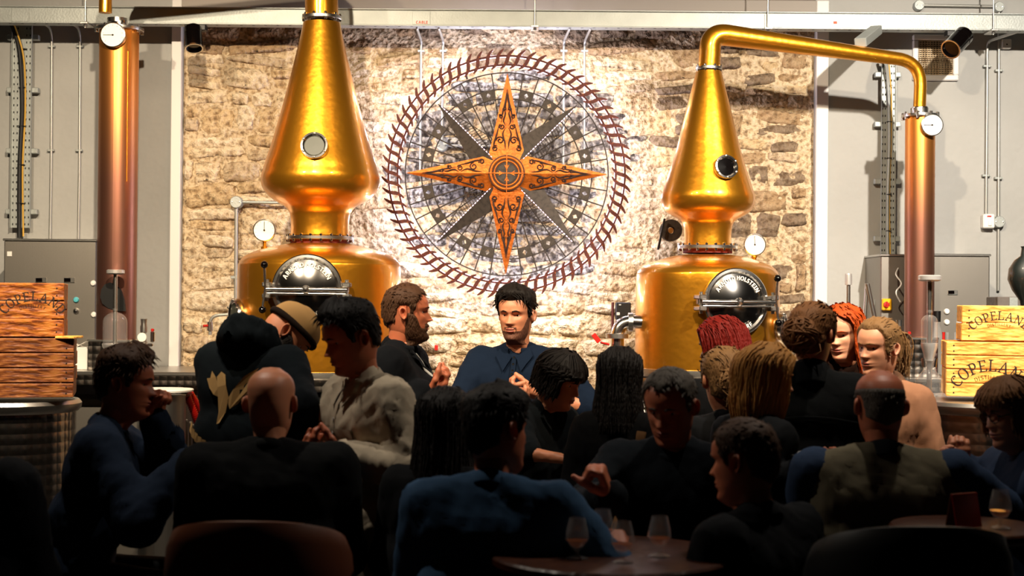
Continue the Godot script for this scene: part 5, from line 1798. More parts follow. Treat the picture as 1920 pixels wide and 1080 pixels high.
func face(p: Vector3, fem: bool) -> Vector3:
	if p.z < 0.02: return p
	var x := p.x
	var y := p.y
	var ax := absf(x)
	var k := 0.82 if fem else 1.0
	var dz := 0.0
	# nose
	var t := clampf((0.128 - y) / 0.040, 0.0, 1.0)
	var below := smoothstep(0.074, 0.086, y)
	dz += ga(x, 0.0062 + 0.0058 * t) * (0.003 + 0.022 * pow(t, 1.15)) * below * smoothstep(0.142, 0.122, y) * k
	dz += 0.0065 * ga(ax - 0.0125, 0.0055) * ga(y - 0.0835, 0.006) * k
	# brow, sockets, cheeks
	dz += 0.0055 * ga(ax - 0.030, 0.020) * ga(y - 0.138, 0.0065) * k
	dz -= 0.0105 * ga(ax - 0.031, 0.013) * ga(y - 0.119, 0.0085)
	dz += 0.0045 * ga(ax - 0.046, 0.015) * ga(y - 0.096, 0.014)
	dz -= 0.003 * ga(ax - 0.045, 0.014) * ga(y - 0.055, 0.018)
	# mouth and chin
	dz += 0.0062 * ga(x, 0.017) * ga(y - 0.0585, 0.0045)
	dz += 0.0066 * ga(x, 0.015) * ga(y - 0.0470, 0.0050)
	dz -= 0.0062 * ga(x, 0.021) * ga(y - 0.0528, 0.0018)
	dz += 0.004 * ga(x, 0.024) * ga(y - 0.052, 0.018)
	dz -= 0.0040 * ga(x, 0.018) * ga(y - 0.036, 0.0060)
	dz += 0.0065 * ga(x, 0.016) * ga(y - 0.014, 0.0110) * k
	p.z += dz
	if fem and y < 0.09: p.x *= lerpf(0.90, 1.0, smoothstep(0.0, 0.09, y))
	return p

const H_COLS := 88
func hth(c: int, n := H_COLS) -> float:   # columns crowd towards the face
	var u := TAU * c / n
	return u - 0.62 * sin(u)

func head_mesh(fem: bool) -> MB:
	var mb := MB.new()
	var rows := 74
	var pts := PackedVector3Array()
	for r in rows:
		var y := lerpf(-0.05, 0.232, pow(r / (rows - 1.0), 0.97))
		for c in H_COLS: pts.append(face(hpt(hth(c), y), fem))
	mb.grid(rows, H_COLS, pts, true)
	# ears
	for s in [-1.0, 1.0]:
		var q := PackedVector3Array()
		for r in 7:
			var u := r / 6.0
			for c in 20:
				var a := TAU * c / 20
				var ry := 0.031 * u * (1.0 if sin(a) > 0 else 0.92)
				var rz := 0.018 * u * (1.0 + 0.18 * sin(a))
				var out := 0.004 + 0.013 * smoothstep(0.35, 0.85, u) - 0.010 * smoothstep(0.86, 1.0, u) + 0.008 * u * clampf(-cos(a), 0, 1)
				q.append(Vector3(s * (0.069 + out), 0.108 + ry * sin(a), -0.012 + rz * cos(a) - 0.004 * sin(a)))
		for c in 20:
			var a := TAU * c / 20
			q.append(Vector3(s * 0.062, 0.108 + 0.024 * sin(a), -0.008 + 0.013 * cos(a)))
		mb.grid(8, 20, q, true)
	return mb

# ---- hands: wrist at the origin, fingers along -y, thumb towards +z, palm facing -x
func hand_mesh(curl: float, spread := 1.0) -> MB:
	var f := Field.new(Vector3(-0.11, -0.21, -0.065), Vector3(0.045, 0.03, 0.095), 0.0042, 260.0)
	for z in [-0.012, 0.012]: f.cap(Vector3(0, 0.02, z), Vector3(0, -0.02, z * 1.2), 0.019, 0.017)
	var zs := [0.029, 0.010, -0.010, -0.028]
	var ls := [0.074, 0.082, 0.077, 0.060]
	for i in 4:
		var z: float = zs[i]
		var kn := Vector3(0.002, -0.094 + 0.003 * absf(i - 1.3), z)
		f.cap(Vector3(0, -0.015, z * 0.55), kn, 0.0145, 0.0115)
		var a := curl * 0.85 + 0.06 * i
		var p := kn
		var dir_a := a
		for j in 3:
			var l: float = ls[i] * [0.44, 0.31, 0.25][j]
			var dz := (z * 0.35) * spread * (1.0 - curl * 0.5) / 0.08
			var d := Vector3(-sin(dir_a), -cos(dir_a), dz * 0.35).normalized()
			var q := p + d * l
			f.cap(p, q, 0.0092 - 0.0008 * j, 0.0084 - 0.0009 * j)
			p = q
			dir_a += curl * [1.15, 0.85, 0.5][j]
	# thumb from the side of the palm
	var t0 := Vector3(-0.006, -0.026, 0.026)
	var t1 := Vector3(-0.018 - 0.014 * curl, -0.058, 0.052 - 0.010 * curl)
	var t2 := t1 + Vector3(-0.012 - 0.012 * curl, -0.028, 0.006 - 0.010 * curl)
	var t3 := t2 + Vector3(-0.012 - 0.008 * curl, -0.022, -0.002 - 0.006 * curl)
	f.cap(t0, t1, 0.0155, 0.0115)
	f.cap(t1, t2, 0.0108, 0.0098)
	f.cap(t2, t3, 0.0098, 0.0080)
	var mb := MB.new()
	f.into(mb)
	return mb

var proto := {}

func hairline(th: float) -> float:
	var a := absf(wrapf(th, -PI, PI)) * 180.0 / PI
	var tb := [[0.0, 0.186], [38.0, 0.190], [56.0, 0.172], [66.0, 0.150], [72.0, 0.104], [80.0, 0.100], [86.0, 0.140], [108.0, 0.136], [120.0, 0.066], [180.0, 0.038]]
	for i in tb.size() - 1:
		if a <= tb[i + 1][0]: return lerpf(tb[i][1], tb[i + 1][1], (a - tb[i][0]) / (tb[i + 1][0] - tb[i][0]))
	return 0.04

# a shell over part of the head: thick(th, y) metres above the skin (below zero hides it inside)
func shell_over(mb: MB, thick: Callable, y0: float, cols := 72, rows := 44, fem := false) -> void:
	var pts := PackedVector3Array()
	for r in rows:
		var y := lerpf(y0, 0.232, r / (rows - 1.0))
		for c in cols:
			var th := TAU * c / cols if cols < 90 else hth(c, cols)
			var p := face(hpt(th, y), fem)
			var n := Vector3(p.x, (y - 0.115) * 0.8, p.z + 0.008).normalized()
			pts.append(p + n * thick.call(th, y))
	mb.grid(rows, cols, pts, true)

func blade(mb: MB, path: PackedVector3Array, r: float, sides := 4, flat := 0.6) -> void:
	var rr := []
	var n := path.size()
	for i in n: rr.append(r * (0.55 + 0.45 * sin(PI * minf(1.0, 0.25 + 0.75 * i / (n - 1.0)))) * (1.0 if i < n - 1 else 0.15))
	mb.tube(path, rr, sides, false, false, flat)

func hair(style: String, rg: RandomNumberGenerator, fem: bool, o: Dictionary) -> MB:
	var mb := MB.new()
	var sd := rg.randf() * 50.0
	if style in ["short", "crop", "grey", "thin", "bun", "tail"]:
		var top: float = {"short": 0.026, "crop": 0.010, "grey": 0.012, "thin": 0.005, "bun": 0.016, "tail": 0.012}[style]
		var side: float = {"short": 0.010, "crop": 0.007, "grey": 0.008, "thin": 0.003, "bun": 0.014, "tail": 0.010}[style]
		var up := style in ["bun", "tail"]
		var line := func(th: float) -> float:
			var l := hairline(th)
			if up: l = maxf(l - 0.02, 0.03) if l < 0.15 else l + 0.006
			if style == "grey": l += 0.012 * ga(absf(wrapf(th, -PI, PI)) - 0.65, 0.3)
			return l
		var thick := func(th: float, y: float) -> float:
			var l: float = line.call(th)
			var a := smoothstep(-0.004, 0.016, y - l)
			if style == "thin": a *= smoothstep(0.185, 0.150, y)
			var m := lerpf(side, top, smoothstep(0.13, 0.205, y))
			if style == "short": m += 0.012 * smoothstep(0.16, 0.21, y) * clampf(cos(th), 0, 1)
			m *= 1.0 + 0.30 * N.get_noise_3d(sin(th) * 3.0 + sd, y * 22.0, cos(th) * 3.0)
			return a * m - 0.005 * (1.0 - a)
		shell_over(mb, thick, 0.02, 72, 46, fem)
		var cnt: int = {"short": 420, "crop": 420, "grey": 340, "thin": 200, "bun": 260, "tail": 240}[style]
		for i in cnt:
			var th := rg.randf() * TAU
			var y := lerpf(0.05, 0.229, sqrt(rg.randf()))
			if y < float(line.call(th)) + 0.006 or (style == "thin" and y > 0.15): continue
			var p := face(hpt(th, y), fem)
			var n := Vector3(p.x, (y - 0.115) * 0.8, p.z + 0.008).normalized()
			var m: float = maxf(0.003, thick.call(th, y))
			var comb := Vector3(0, -0.9, -0.25) if y < 0.17 else Vector3(0.35 * signf(p.x), 0.1, 0.65 if style != "short" else 0.5)
			if up: comb = (Vector3(0, 0.13, -0.125) - p).normalized()
			comb = (comb - n * comb.dot(n)).normalized()
			var L: float = m * (1.1 if not up else 2.2) + 0.010
			p += n * m * 0.55
			var j := Vector3(rg.randfn(), rg.randfn(), rg.randfn()) * 0.25
			blade(mb, PackedVector3Array([p, p + (n * (0.28 if not up else 0.2) + comb + j * 0.4).normalized() * L * 0.55, p + (n * (0.22 if not up else 0.02) + comb * 1.3 + j * 0.5).normalized() * L]), rg.randf_range(0.0022, 0.0042))
	if style in ["long", "bob", "fringe"]:
		var hem: float = o.get("hem", -0.24 if style == "long" else -0.03)
		var th0: float = o.get("thick", 0.022)
		var open := func(y: float) -> float:   # half angle left free for the face
			if style == "fringe": return lerpf(0.0, 62.0, smoothstep(0.158, 0.140, y)) * PI / 180.0
			return lerpf(0.0, 64.0, smoothstep(0.215, 0.165, y)) * PI / 180.0
		var pt := func(th: float, y: float, extra: float) -> Vector3:
			var yy := maxf(y, 0.085)
			var p := hpt(th, yy)
			var n := Vector3(p.x, maxf(0.0, (yy - 0.10)) * 0.9, p.z + 0.008).normalized()
			var m := th0 * (0.75 + 0.25 * smoothstep(0.23, 0.15, y)) + extra
			p += n * m
			if y < 0.085:
				var dn := 0.085 - y
				p.y = y
				var flare := (0.10 * dn if style == "long" else -0.22 * maxf(0.0, dn - 0.06))
				p += Vector3(n.x, 0, n.z) * flare
				if style == "long" and p.z > 0.0: p.z *= 1.0 - 0.5 * clampf(dn / 0.3, 0, 1)
			p += Vector3(N.get_noise_3d(sin(th) * 4.0, y * 7.0, sd), 0.0, N.get_noise_3d(cos(th) * 4.0, y * 7.0, sd + 9.0)) * 0.008
			return p
		var rows := 40
		var cols := 56
		for lay in 2:
			var pts := PackedVector3Array()
			for r in rows:
				var y := lerpf(0.2318, hem + 0.012, pow(r / (rows - 1.0), 1.15))
				var a: float = open.call(y)
				for c in cols:
					var th := lerpf(a, TAU - a, c / (cols - 1.0))
					pts.append(pt.call(th, y, -0.012 * lay))
			mb.grid(rows, cols, pts, false, true)
		var cnt := 230 if style == "long" else 200
		for i in cnt:
			var side_ := rg.randf()
			var y0 := rg.randf_range(0.12, 0.229)
			var y1 := hem + rg.randf_range(-0.02, 0.02)
			var n := 9
			var path := PackedVector3Array()
			var ph := rg.randf() * TAU
			for j in n:
				var y := lerpf(y0, y1, j / (n - 1.0))
				var a: float = open.call(y) + 0.02
				var th := lerpf(a, TAU - a, side_) + 0.03 * sin(ph + j * 0.9)
				path.append(pt.call(th, y, 0.002 + 0.003 * sin(ph * 2.0 + j * 0.7)))
			blade(mb, path, rg.randf_range(0.004, 0.0085), 5, 0.5)
		if style == "fringe":
			for i in 60:
				var a := rg.randf_range(-0.95, 0.95)
				var path := PackedVector3Array()
				for j in 5: path.append(pt.call(a, lerpf(0.226, 0.138, j / 4.0), 0.002))
				blade(mb, path, rg.randf_range(0.004, 0.007), 4, 0.5)
	if style == "bun":
		var c := Vector3(0, o.get("bun_y", 0.105), -0.135)
		var R: float = o.get("bun_r", 0.052)
		mb.ball(c, Vector3.ONE * R * 0.82, Basis(), 20)
		for i in 46:
			var ax := Vector3(rg.randfn(), rg.randfn(), rg.randfn()).normalized()
			var b := Basis(Quaternion(Vector3.UP, ax))
			var path := PackedVector3Array()
			var off := rg.randf_range(-0.5, 0.5) * R
			var rr := sqrt(maxf(0.1, R * R - off * off)) if false else R * sqrt(maxf(0.15, 1.0 - pow(off / R, 2)))
			var a0 := rg.randf() * TAU
			for j in 10:
				var a := a0 + j * 0.42
				path.append(c + b * Vector3(cos(a) * rr, off + 0.006 * sin(j), sin(a) * rr))
			blade(mb, path, rg.randf_range(0.005, 0.009), 5, 0.7)
		for i in 10:
			var p := c + Vector3(rg.randfn() * 0.03, -0.03, rg.randfn() * 0.02)
			blade(mb, PackedVector3Array([p, p + Vector3(rg.randfn() * 0.02, -0.03, -0.012), p + Vector3(rg.randfn() * 0.03, -0.065, 0.0)]), 0.004, 4)
	if style == "tail":
		var c := Vector3(0, 0.140, -0.112)
		mb.ball(c, Vector3(0.022, 0.022, 0.022), Basis(), 12)
		for i in 90:
			var j := Vector3(rg.randfn(), rg.randfn(), rg.randfn()) * 0.010
			var e := Vector3(rg.randfn() * 0.016, rg.randf_range(-0.02, 0.03), rg.randfn() * 0.014)
			blade(mb, curve([c + j * 0.5, c + Vector3(0, 0.006, -0.035) + j, c + Vector3(0, -0.06, -0.052) + j * 1.6, c + Vector3(0, -0.17, -0.030) + e + j], 12), rg.randf_range(0.003, 0.006), 4)
	return mb

# two-bone arm: elbow place
func elbow(s: Vector3, w: Vector3, l1: float, l2: float, pole: Vector3) -> Vector3:
	var d := w - s
	var L := clampf(d.length(), 0.05, (l1 + l2) * 0.995)
	var n := d.normalized()
	var a := (l1 * l1 - l2 * l2 + L * L) / (2.0 * L)
	var hh := sqrt(maxf(0.0, l1 * l1 - a * a))
	var p := (pole - n * pole.dot(n)).normalized()
	return s + n * a + p * hh

func person(d: Dictionary) -> Node3D:
	var rg := RandomNumberGenerator.new()
	rg.seed = int(d.px) * 131 + int(d.py)
	var fem: bool = d.get("f", false)
	var R := Basis(Vector3.RIGHT, deg_to_rad(d.get("lean", 4.0))) * Basis(Vector3.BACK, deg_to_rad(d.get("side", 0.0)))
	var Rh := R * Basis(Vector3.UP, deg_to_rad(d.get("hyaw", 0.0))) * Basis(Vector3.RIGHT, deg_to_rad(d.get("hpitch", 0.0) - d.get("lean", 4.0))) * Basis(Vector3.BACK, deg_to_rad(d.get("hroll", 0.0)))
	var hs: float = d.get("hs", 0.985 if not fem else 0.94)
	var P := Vector3(0, 0.95, 0)
	var pivot := Vector3(0, 0.045, -0.012)
	var hpiv: Vector3 = d.get("hpiv", Vector3(0, 0.585, 0.0))
	var yaw := deg_to_rad(d.yaw)
	var Y := Basis(Vector3.UP, yaw)
	var tgt := at(d.px, d.py, d.z)
	# s: stature; for standing people it follows from the height of the crown
	var s: float = d.get("s", 0.95 if not fem else 0.90)
	var hair_top: float = d.get("hair_top", 0.018)
	var crown := P + R * hpiv
	var ht := Rh * ((Vector3(0, 0.232 + hair_top, -0.01) - pivot) * hs)
	if d.has("crown_dir"): ht = Rh * ((d.crown_dir - pivot) * hs)
	var pel_y := 0.95
	if d.get("sit", false):
		pel_y = (tgt.y - (crown.y - 0.95) * s - ht.y)
	else:
		s = (tgt.y - ht.y) / crown.y
		pel_y = 0.95 * s
	var top := Vector3(0, pel_y, 0) + (crown - P) * s + ht
	var root := tgt - Y * top
	root.y = 0.0
	var o := thing("person", d.label, "person", root, yaw)
	var to_local := func(p: Vector3) -> Vector3: return Y.inverse() * (p - root)
	P = Vector3(0, pel_y, 0)
	var U := func(q: Vector3) -> Vector3: return P + R * (q * s)
	var w: float = d.get("w", 1.0) * (0.9 if fem else 1.0)
	var neck0: Vector3 = U.call(Vector3(0, 0.46, -0.02))
	var hp: Vector3 = U.call(hpiv)
	var sh := []
	var el := []
	var wr := []
	for i in 2:
		var sg: float = [1.0, -1.0][i]     # 0: the person's left (+x), 1: right
		var S: Vector3 = U.call(Vector3(0.178 * w * sg, 0.438, -0.012))
		sh.append(S)
		var a: Variant = d.get("la" if i == 0 else "ra", null)
		var W: Vector3
		var pole := Vector3(sg * 0.5, -0.8, -0.4)
		if a == null:
			W = U.call(Vector3(sg * (0.225 * w), -0.09, 0.10)) if not d.get("sit", false) else U.call(Vector3(sg * 0.13, 0.06, 0.32))
		elif a is Array and a[0] is String:
			W = U.call(a[1])
			if a.size() > 2: pole = a[2]
		else:
			W = to_local.call(at(a[0], a[1], a[2]))
			if a.size() > 3: pole = a[3]
		var l1 := 0.295 * s
		var l2 := 0.265 * s
		var dd: Vector3 = W - S
		if dd.length() > (l1 + l2) * 0.99: W = S + dd.normalized() * (l1 + l2) * 0.99
		el.append(elbow(S, W, l1, l2, pole))
		wr.append(W)
	# ------- the body: one continuous skin surface
	var mb := MB.new()
	var lo := P - Vector3(0.32, 0.3, 0.30)
	var hi := P + Vector3(0.32, 0.4, 0.30)
	for q in [neck0, hp, sh[0], sh[1], el[0], el[1], wr[0], wr[1]]:
		lo = lo.min(q - Vector3.ONE * 0.10)
		hi = hi.max(q + Vector3.ONE * 0.10)
	var F := Field.new(lo, hi, 0.0155, 75.0)
	var nr := 0.047 if not fem else 0.040
	F.cap(neck0, hp + Rh * Vector3(0, 0.0, 0.0), nr * 1.12 * s, nr * s)
	F.cap(hp, hp + Rh * Vector3(0, 0.05, 0.0), nr * s, nr * s)
	for sg in [-1.0, 1.0]:
		F.cap(U.call(Vector3(sg * 0.08 * w, 0.36, 0)), U.call(Vector3(sg * 0.06 * w, 0.15, 0)), 0.075 * s, 0.07 * s)
		F.cap(U.call(Vector3(sg * 0.06 * w, 0.15, 0)), U.call(Vector3(sg * 0.07 * w, -0.05, 0)), 0.07 * s, 0.085 * s)
	F.cap(U.call(Vector3(-0.06, 0.40, -0.02)), U.call(Vector3(0.06, 0.40, -0.02)), 0.06 * s, 0.06 * s)
	for i in 2:
		F.cap(U.call(Vector3(0.05 * (1 if i == 0 else -1), 0.42, -0.02)), sh[i], 0.045 * s, 0.042 * s)
		F.cap(sh[i], el[i], 0.040 * s * (0.85 if fem else 1.0), 0.036 * s * (0.85 if fem else 1.0))
		F.cap(el[i], wr[i], 0.037 * s * (0.85 if fem else 1.0), 0.023 * s * (0.9 if fem else 1.0))
	F.into(mb)
	if not proto.has("m"):
		proto["m"] = head_mesh(false)
		proto["f"] = head_mesh(true)
		for c in [0.35, 0.75, 1.15]: proto["h%.2f" % c] = hand_mesh(c)
	var hx := Transform3D(Rh.scaled_local(Vector3(d.get("hw", 1.0), 1, 1) * hs), hp - Rh * (pivot * hs))
	mb.add(proto["f" if fem else "m"], hx)
	for i in 2:
		var curl := "h%.2f" % float(d.get("curl", [0.75, 0.75])[i])
		var fd: Vector3 = (wr[i] - el[i]).normalized()
		var hd: Vector3 = d.get("hand_dir", [fd, fd])[i] if d.has("hand_dir") else fd
		if d.has("hand_dir"): hd = (Y.inverse() * hd).normalized()
		var thumb: Vector3 = d.get("thumb", [Vector3(0, 0.35, 0.8), Vector3(0, 0.35, 0.8)])[i]
		var yy := -hd
		var zz := (thumb - yy * thumb.dot(yy)).normalized()
		var xx := yy.cross(zz)
		var hb := Basis(xx, yy, zz)
		var sc := s * (0.98 if not fem else 0.88)
		if i == 1: hb = Basis(-xx, yy, zz)     # the right hand is the mirror of the left
		mb.add(proto[curl], Transform3D(hb.scaled_local(Vector3.ONE * sc), wr[i] - hd * 0.004))
	var sk := skin(d.get("skin", "skin_fair"), Color(0.80, 0.52, 0.38))
	put("body", mb.mesh(), sk, o)
	# ------- face parts
	for sg in [-1.0, 1.0]:
		var e := MB.new()
		var ec := face(hpt(asin(0.031 / 0.0725) * 1.0, 0.119), fem)
		e.ball(Vector3(0.031 * sg, 0.119, ec.z - 0.0068), Vector3(0.0112, 0.0082, 0.0100), Basis(), 14)
		put("eye", e.mesh(), M["eye_white"], o, hx)
		e = MB.new()
		e.ball(Vector3(0.031 * sg, 0.1187, ec.z + 0.0018), Vector3(0.0050, 0.0050, 0.0022), Basis(), 12)
		put("iris", e.mesh(), M["iris"], o, hx)
		e = MB.new()
		e.tube(curve([Vector3(0.013 * sg, 0.1370, 0), Vector3(0.030 * sg, 0.1415, 0), Vector3(0.046 * sg, 0.1365, 0)], 8), [0.002, 0.0034, 0.0038, 0.0038, 0.0036, 0.0030, 0.0024, 0.0016, 0.001].slice(0, 9), 6)
		for i in e.v.size():
			var q := e.v[i]
			var zz := face(hpt(asin(clampf(absf(q.x) / 0.0755, 0, 1)), q.y), fem).z
			e.v[i].z = zz + 0.001 + q.z * 0.7
		put("eyebrow", e.mesh(), hair_mat(d.get("brow", d.get("hair_col", "hair_dark")), Color(0.06, 0.04, 0.03)), o, hx)
	var lp := MB.new()
	shell_over(lp, func(th: float, y: float) -> float:
		var p := hpt(th, y)
		var a := ga(p.x, 0.016) * (ga(y - 0.0580, 0.0036) + ga(y - 0.0475, 0.0042))
		return (0.0007 if p.z > 0.0 and a > 0.42 else -0.004), 0.03, 96, 90, fem)
	# only the band of the lips is kept
	var keep := PackedInt32Array()
	for i in range(0, lp.idx.size(), 3):
		var c := (lp.v[lp.idx[i]] + lp.v[lp.idx[i + 1]] + lp.v[lp.idx[i + 2]]) / 3.0
		if c.z > 0.05 and absf(c.x) < 0.03 and c.y > 0.036 and c.y < 0.069: keep.append_array(PackedInt32Array([lp.idx[i], lp.idx[i + 1], lp.idx[i + 2]]))
	lp.idx = keep
	put("lips", lp.mesh(), M["lips"], o, hx)
	if d.has("beard"):
		var bl: float = d.beard
		var bm := MB.new()
		shell_over(bm, func(th: float, y: float) -> float:
			var a := absf(wrapf(th, -PI, PI)) * 180.0 / PI
			var p := hpt(th, y)
			var edge := lerpf(0.050, 0.112, smoothstep(38.0, 78.0, a))
			if absf(p.x) < 0.030: edge = 0.070
			var m := smoothstep(0.006, -0.006, y - edge) * smoothstep(96.0, 84.0, a) * smoothstep(-0.035, -0.018, y)
			if ga(p.x, 0.019) * ga(y - 0.0525, 0.0085) > 0.42 or (absf(p.x) < 0.013 and y > 0.036 and y < 0.043): m = 0.0
			if absf(p.x) < 0.012 and y > 0.070: m = 0.0
			var t := bl * (1.0 + 0.25 * smoothstep(0.05, 0.0, y)) * (1.0 + 0.3 * N.get_noise_3d(p.x * 90.0, y * 90.0, p.z * 90.0))
			return m * t - 0.004 * (1.0 - m), -0.045, 96, 70, fem)
		put("beard", bm.mesh(), hair_mat(d.get("beard_col", d.get("hair_col", "hair_dark")), Color(0.06, 0.04, 0.03)), o, hx)
	# ------- hair
	if d.get("hair", "bald") != "bald":
		var hm := hair(d.hair, rg, fem, d)
		put("hair", hm.mesh(), hair_mat(d.get("hair_col", "hair_dark"), d.get("hair_rgb", Color(0.06, 0.04, 0.03))), o, hx)
	if d.has("cap"):
		var cm := MB.new()
		shell_over(cm, func(th: float, y: float) -> float:
			var l := 0.150 + 0.012 * cos(th)
			var a := smoothstep(-0.003, 0.004, y - l)
			return a * (0.014 + 0.006 * smoothstep(0.15, 0.20, y)) - 0.006 * (1.0 - a), 0.10, 72, 40)
		var cp := put("cap", cm.mesh(), cloth(d.cap, Color(0.60, 0.47, 0.30)), o, hx)
		cm = MB.new()
		var rim := PackedVector3Array()
		for i in 48:
			var th := TAU * i / 48
			var p := hpt(th, 0.152 + 0.012 * cos(th))
			rim.append(p + Vector3(p.x, 0, p.z).normalized() * 0.012)
		cm.tube(rim, 0.008, 8, false, true, 1.5, Vector3.UP)
		put("cap_band", cm.mesh(), cloth("cap_band_brown", Color(0.10, 0.06, 0.04)), cp)
	if d.get("glasses", false):
		var gm := MB.new()
		for sg in [-1.0, 1.0]:
			var ring := PackedVector3Array()
			for i in 24:
				var a := TAU * i / 24
				ring.append(Vector3(sg * 0.032 + 0.023 * cos(a), 0.117 + 0.018 * sin(a), 0.098 - 0.006 * absf(sg * 0.032 + 0.023 * cos(a)) / 0.05))
			gm.tube(ring, 0.0018, 6, false, true, 1.0, Vector3.BACK)
			gm.tube(PackedVector3Array([Vector3(sg * 0.055, 0.121, 0.092), Vector3(sg * 0.076, 0.124, 0.02), Vector3(sg * 0.074, 0.118, -0.02)]), 0.0016, 6)
		gm.tube(PackedVector3Array([Vector3(-0.010, 0.121, 0.099), Vector3(0.0, 0.123, 0.101), Vector3(0.010, 0.121, 0.099)]), 0.0018, 6)
		put("glasses", gm.mesh(), M["black"], o, hx)
	# ------- clothes
	var g: Dictionary = d.top
	var bk: float = g.get("bulk", 0.0)
	var sl: float = g.get("sleeve", 1.0)
	var gm2 := cloth(g.col, g.rgb)
	lo = P - Vector3(0.36, 0.34, 0.32)
	hi = P + Vector3(0.36, 0.4, 0.32)
	for q in [neck0, sh[0], sh[1], el[0], el[1], wr[0], wr[1]]:
		lo = lo.min(q - Vector3.ONE * 0.13)
		hi = hi.max(q + Vector3.ONE * 0.13)
	F = Field.new(lo, hi, 0.0165, 62.0)
	F.cap(U.call(Vector3(-0.095 * w, 0.345, 0.002)), U.call(Vector3(0.095 * w, 0.345, 0.002)), (0.098 + bk) * s, (0.098 + bk) * s, 0.95)
	F.cap(U.call(Vector3(-0.080 * w, 0.18, 0.005)), U.call(Vector3(0.080 * w, 0.18, 0.005)), (0.100 + bk) * s, (0.100 + bk) * s)
	F.cap(U.call(Vector3(-0.085 * w, 0.0, 0.0)), U.call(Vector3(0.085 * w, 0.0, 0.0)), (0.110 + bk) * s, (0.110 + bk) * s)
	var hem: float = g.get("hem", -0.10)
	F.cap(U.call(Vector3(-0.085 * w, hem, 0.0)), U.call(Vector3(0.085 * w, hem, 0.0)), (0.095 + bk) * s, (0.095 + bk) * s)
	F.cap(U.call(Vector3(-0.145 * w, 0.425, -0.014)), U.call(Vector3(0.145 * w, 0.425, -0.014)), (0.050 + bk * 0.8) * s, (0.050 + bk * 0.8) * s)
	for sg in [-1.0, 1.0]:
		F.cap(U.call(Vector3(sg * 0.125 * w, 0.435, -0.018)), U.call(Vector3(sg * 0.042, 0.487, -0.022)), (0.040 + bk * 0.8) * s, (0.036 + bk * 0.5) * s)
		if fem: F.cap(U.call(Vector3(sg * 0.065, 0.29, 0.075)), U.call(Vector3(sg * 0.06, 0.27, 0.085)), 0.052 * s, 0.05 * s)
	if d.has("belly"): F.cap(U.call(Vector3(0, 0.12, 0.06)), U.call(Vector3(0, 0.04, 0.06)), d.belly * s, d.belly * s)
	var fw := 0.86 if fem else 1.0
	if not g.has("arms"):
		for i in 2: _sleeve(F, sh[i], el[i], wr[i], sl, (0.049 * fw + bk) * s, (0.045 * fw + bk * 0.9) * s, (0.034 * fw + bk * 0.8) * s)
	var tm := MB.new()
	F.into(tm)
	_folds(tm, g.get("fold", 0.010), rg.randf() * 40.0)
	var tp := put(g.get("name", "shirt"), tm.mesh(), gm2, o)
	if g.has("arms"):
		for i in 2:
			F = Field.new(sh[i].min(el[i]).min(wr[i]) - Vector3.ONE * 0.13, sh[i].max(el[i]).max(wr[i]) + Vector3.ONE * 0.13, 0.0165, 62.0)
			_sleeve(F, sh[i], el[i], wr[i], sl, (0.052 + bk) * s, (0.045 + bk) * s, (0.034 + bk) * s)
			tm = MB.new()
			F.into(tm)
			_folds(tm, 0.006, rg.randf() * 40.0)
			put("sleeve", tm.mesh(), cloth(g.arms, g.arms_rgb), o)
	# collar
	var cb := Basis(Vector3.RIGHT, 0.30)
	var ring := PackedVector3Array()
	var cr: float = g.get("collar_r", 0.066)
	for i in 28:
		var a := TAU * i / 28
		ring.append(U.call(Vector3(0, 0.492, -0.012) + cb * Vector3(sin(a) * cr * (1.0 if not fem else 0.9), 0.004 * cos(2 * a), cos(a) * cr * (1.0 if not fem else 0.9))))
	var ct := MB.new()
	var leaves: bool = g.get("collar_h", 1.7) >= 1.95
	if leaves: ring = ring.slice(2, 27)
	ct.tube(ring, g.get("collar_t", 0.011) * s * (0.62 if leaves else 1.0), 8, leaves, not leaves, g.get("collar_h", 1.7) * (1.9 if leaves else 1.0), R * Vector3.UP)
	var cm2 := cloth(g.get("collar_col", g.col), g.get("collar_rgb", g.rgb))
	put("collar", ct.mesh(), cm2, tp)
	if leaves:
		for sg in [-1.0, 1.0]:
			var lf := MB.new()
			var q4 := [Vector2(sg * 0.010, 0.462), Vector2(sg * 0.064, 0.506), Vector2(sg * 0.086, 0.470), Vector2(sg * 0.042, 0.400)]
			var pp := PackedVector3Array()
			for lay in 2:
				for rr2 in 5:
					for cc in 5:
						var uu := cc / 4.0
						var vv := rr2 / 4.0
						var xy: Vector2 = (q4[0] as Vector2).lerp(q4[1], uu).lerp((q4[3] as Vector2).lerp(q4[2], uu), vv)
						var q3: Vector3 = U.call(Vector3(xy.x, xy.y, 0))
						var fz := _front_z(tp, q3.x, q3.y)
						if fz < -5.0: fz = q3.z + 0.05 * s
						pp.append(Vector3(q3.x, q3.y, fz + (0.010 if lay == 0 else 0.003)))
			lf.grid(5, 5, pp.slice(0, 25), false, false)
			lf.grid(5, 5, pp.slice(25, 50), false, false)
			put("collar_leaf", lf.mesh(), cm2, tp)
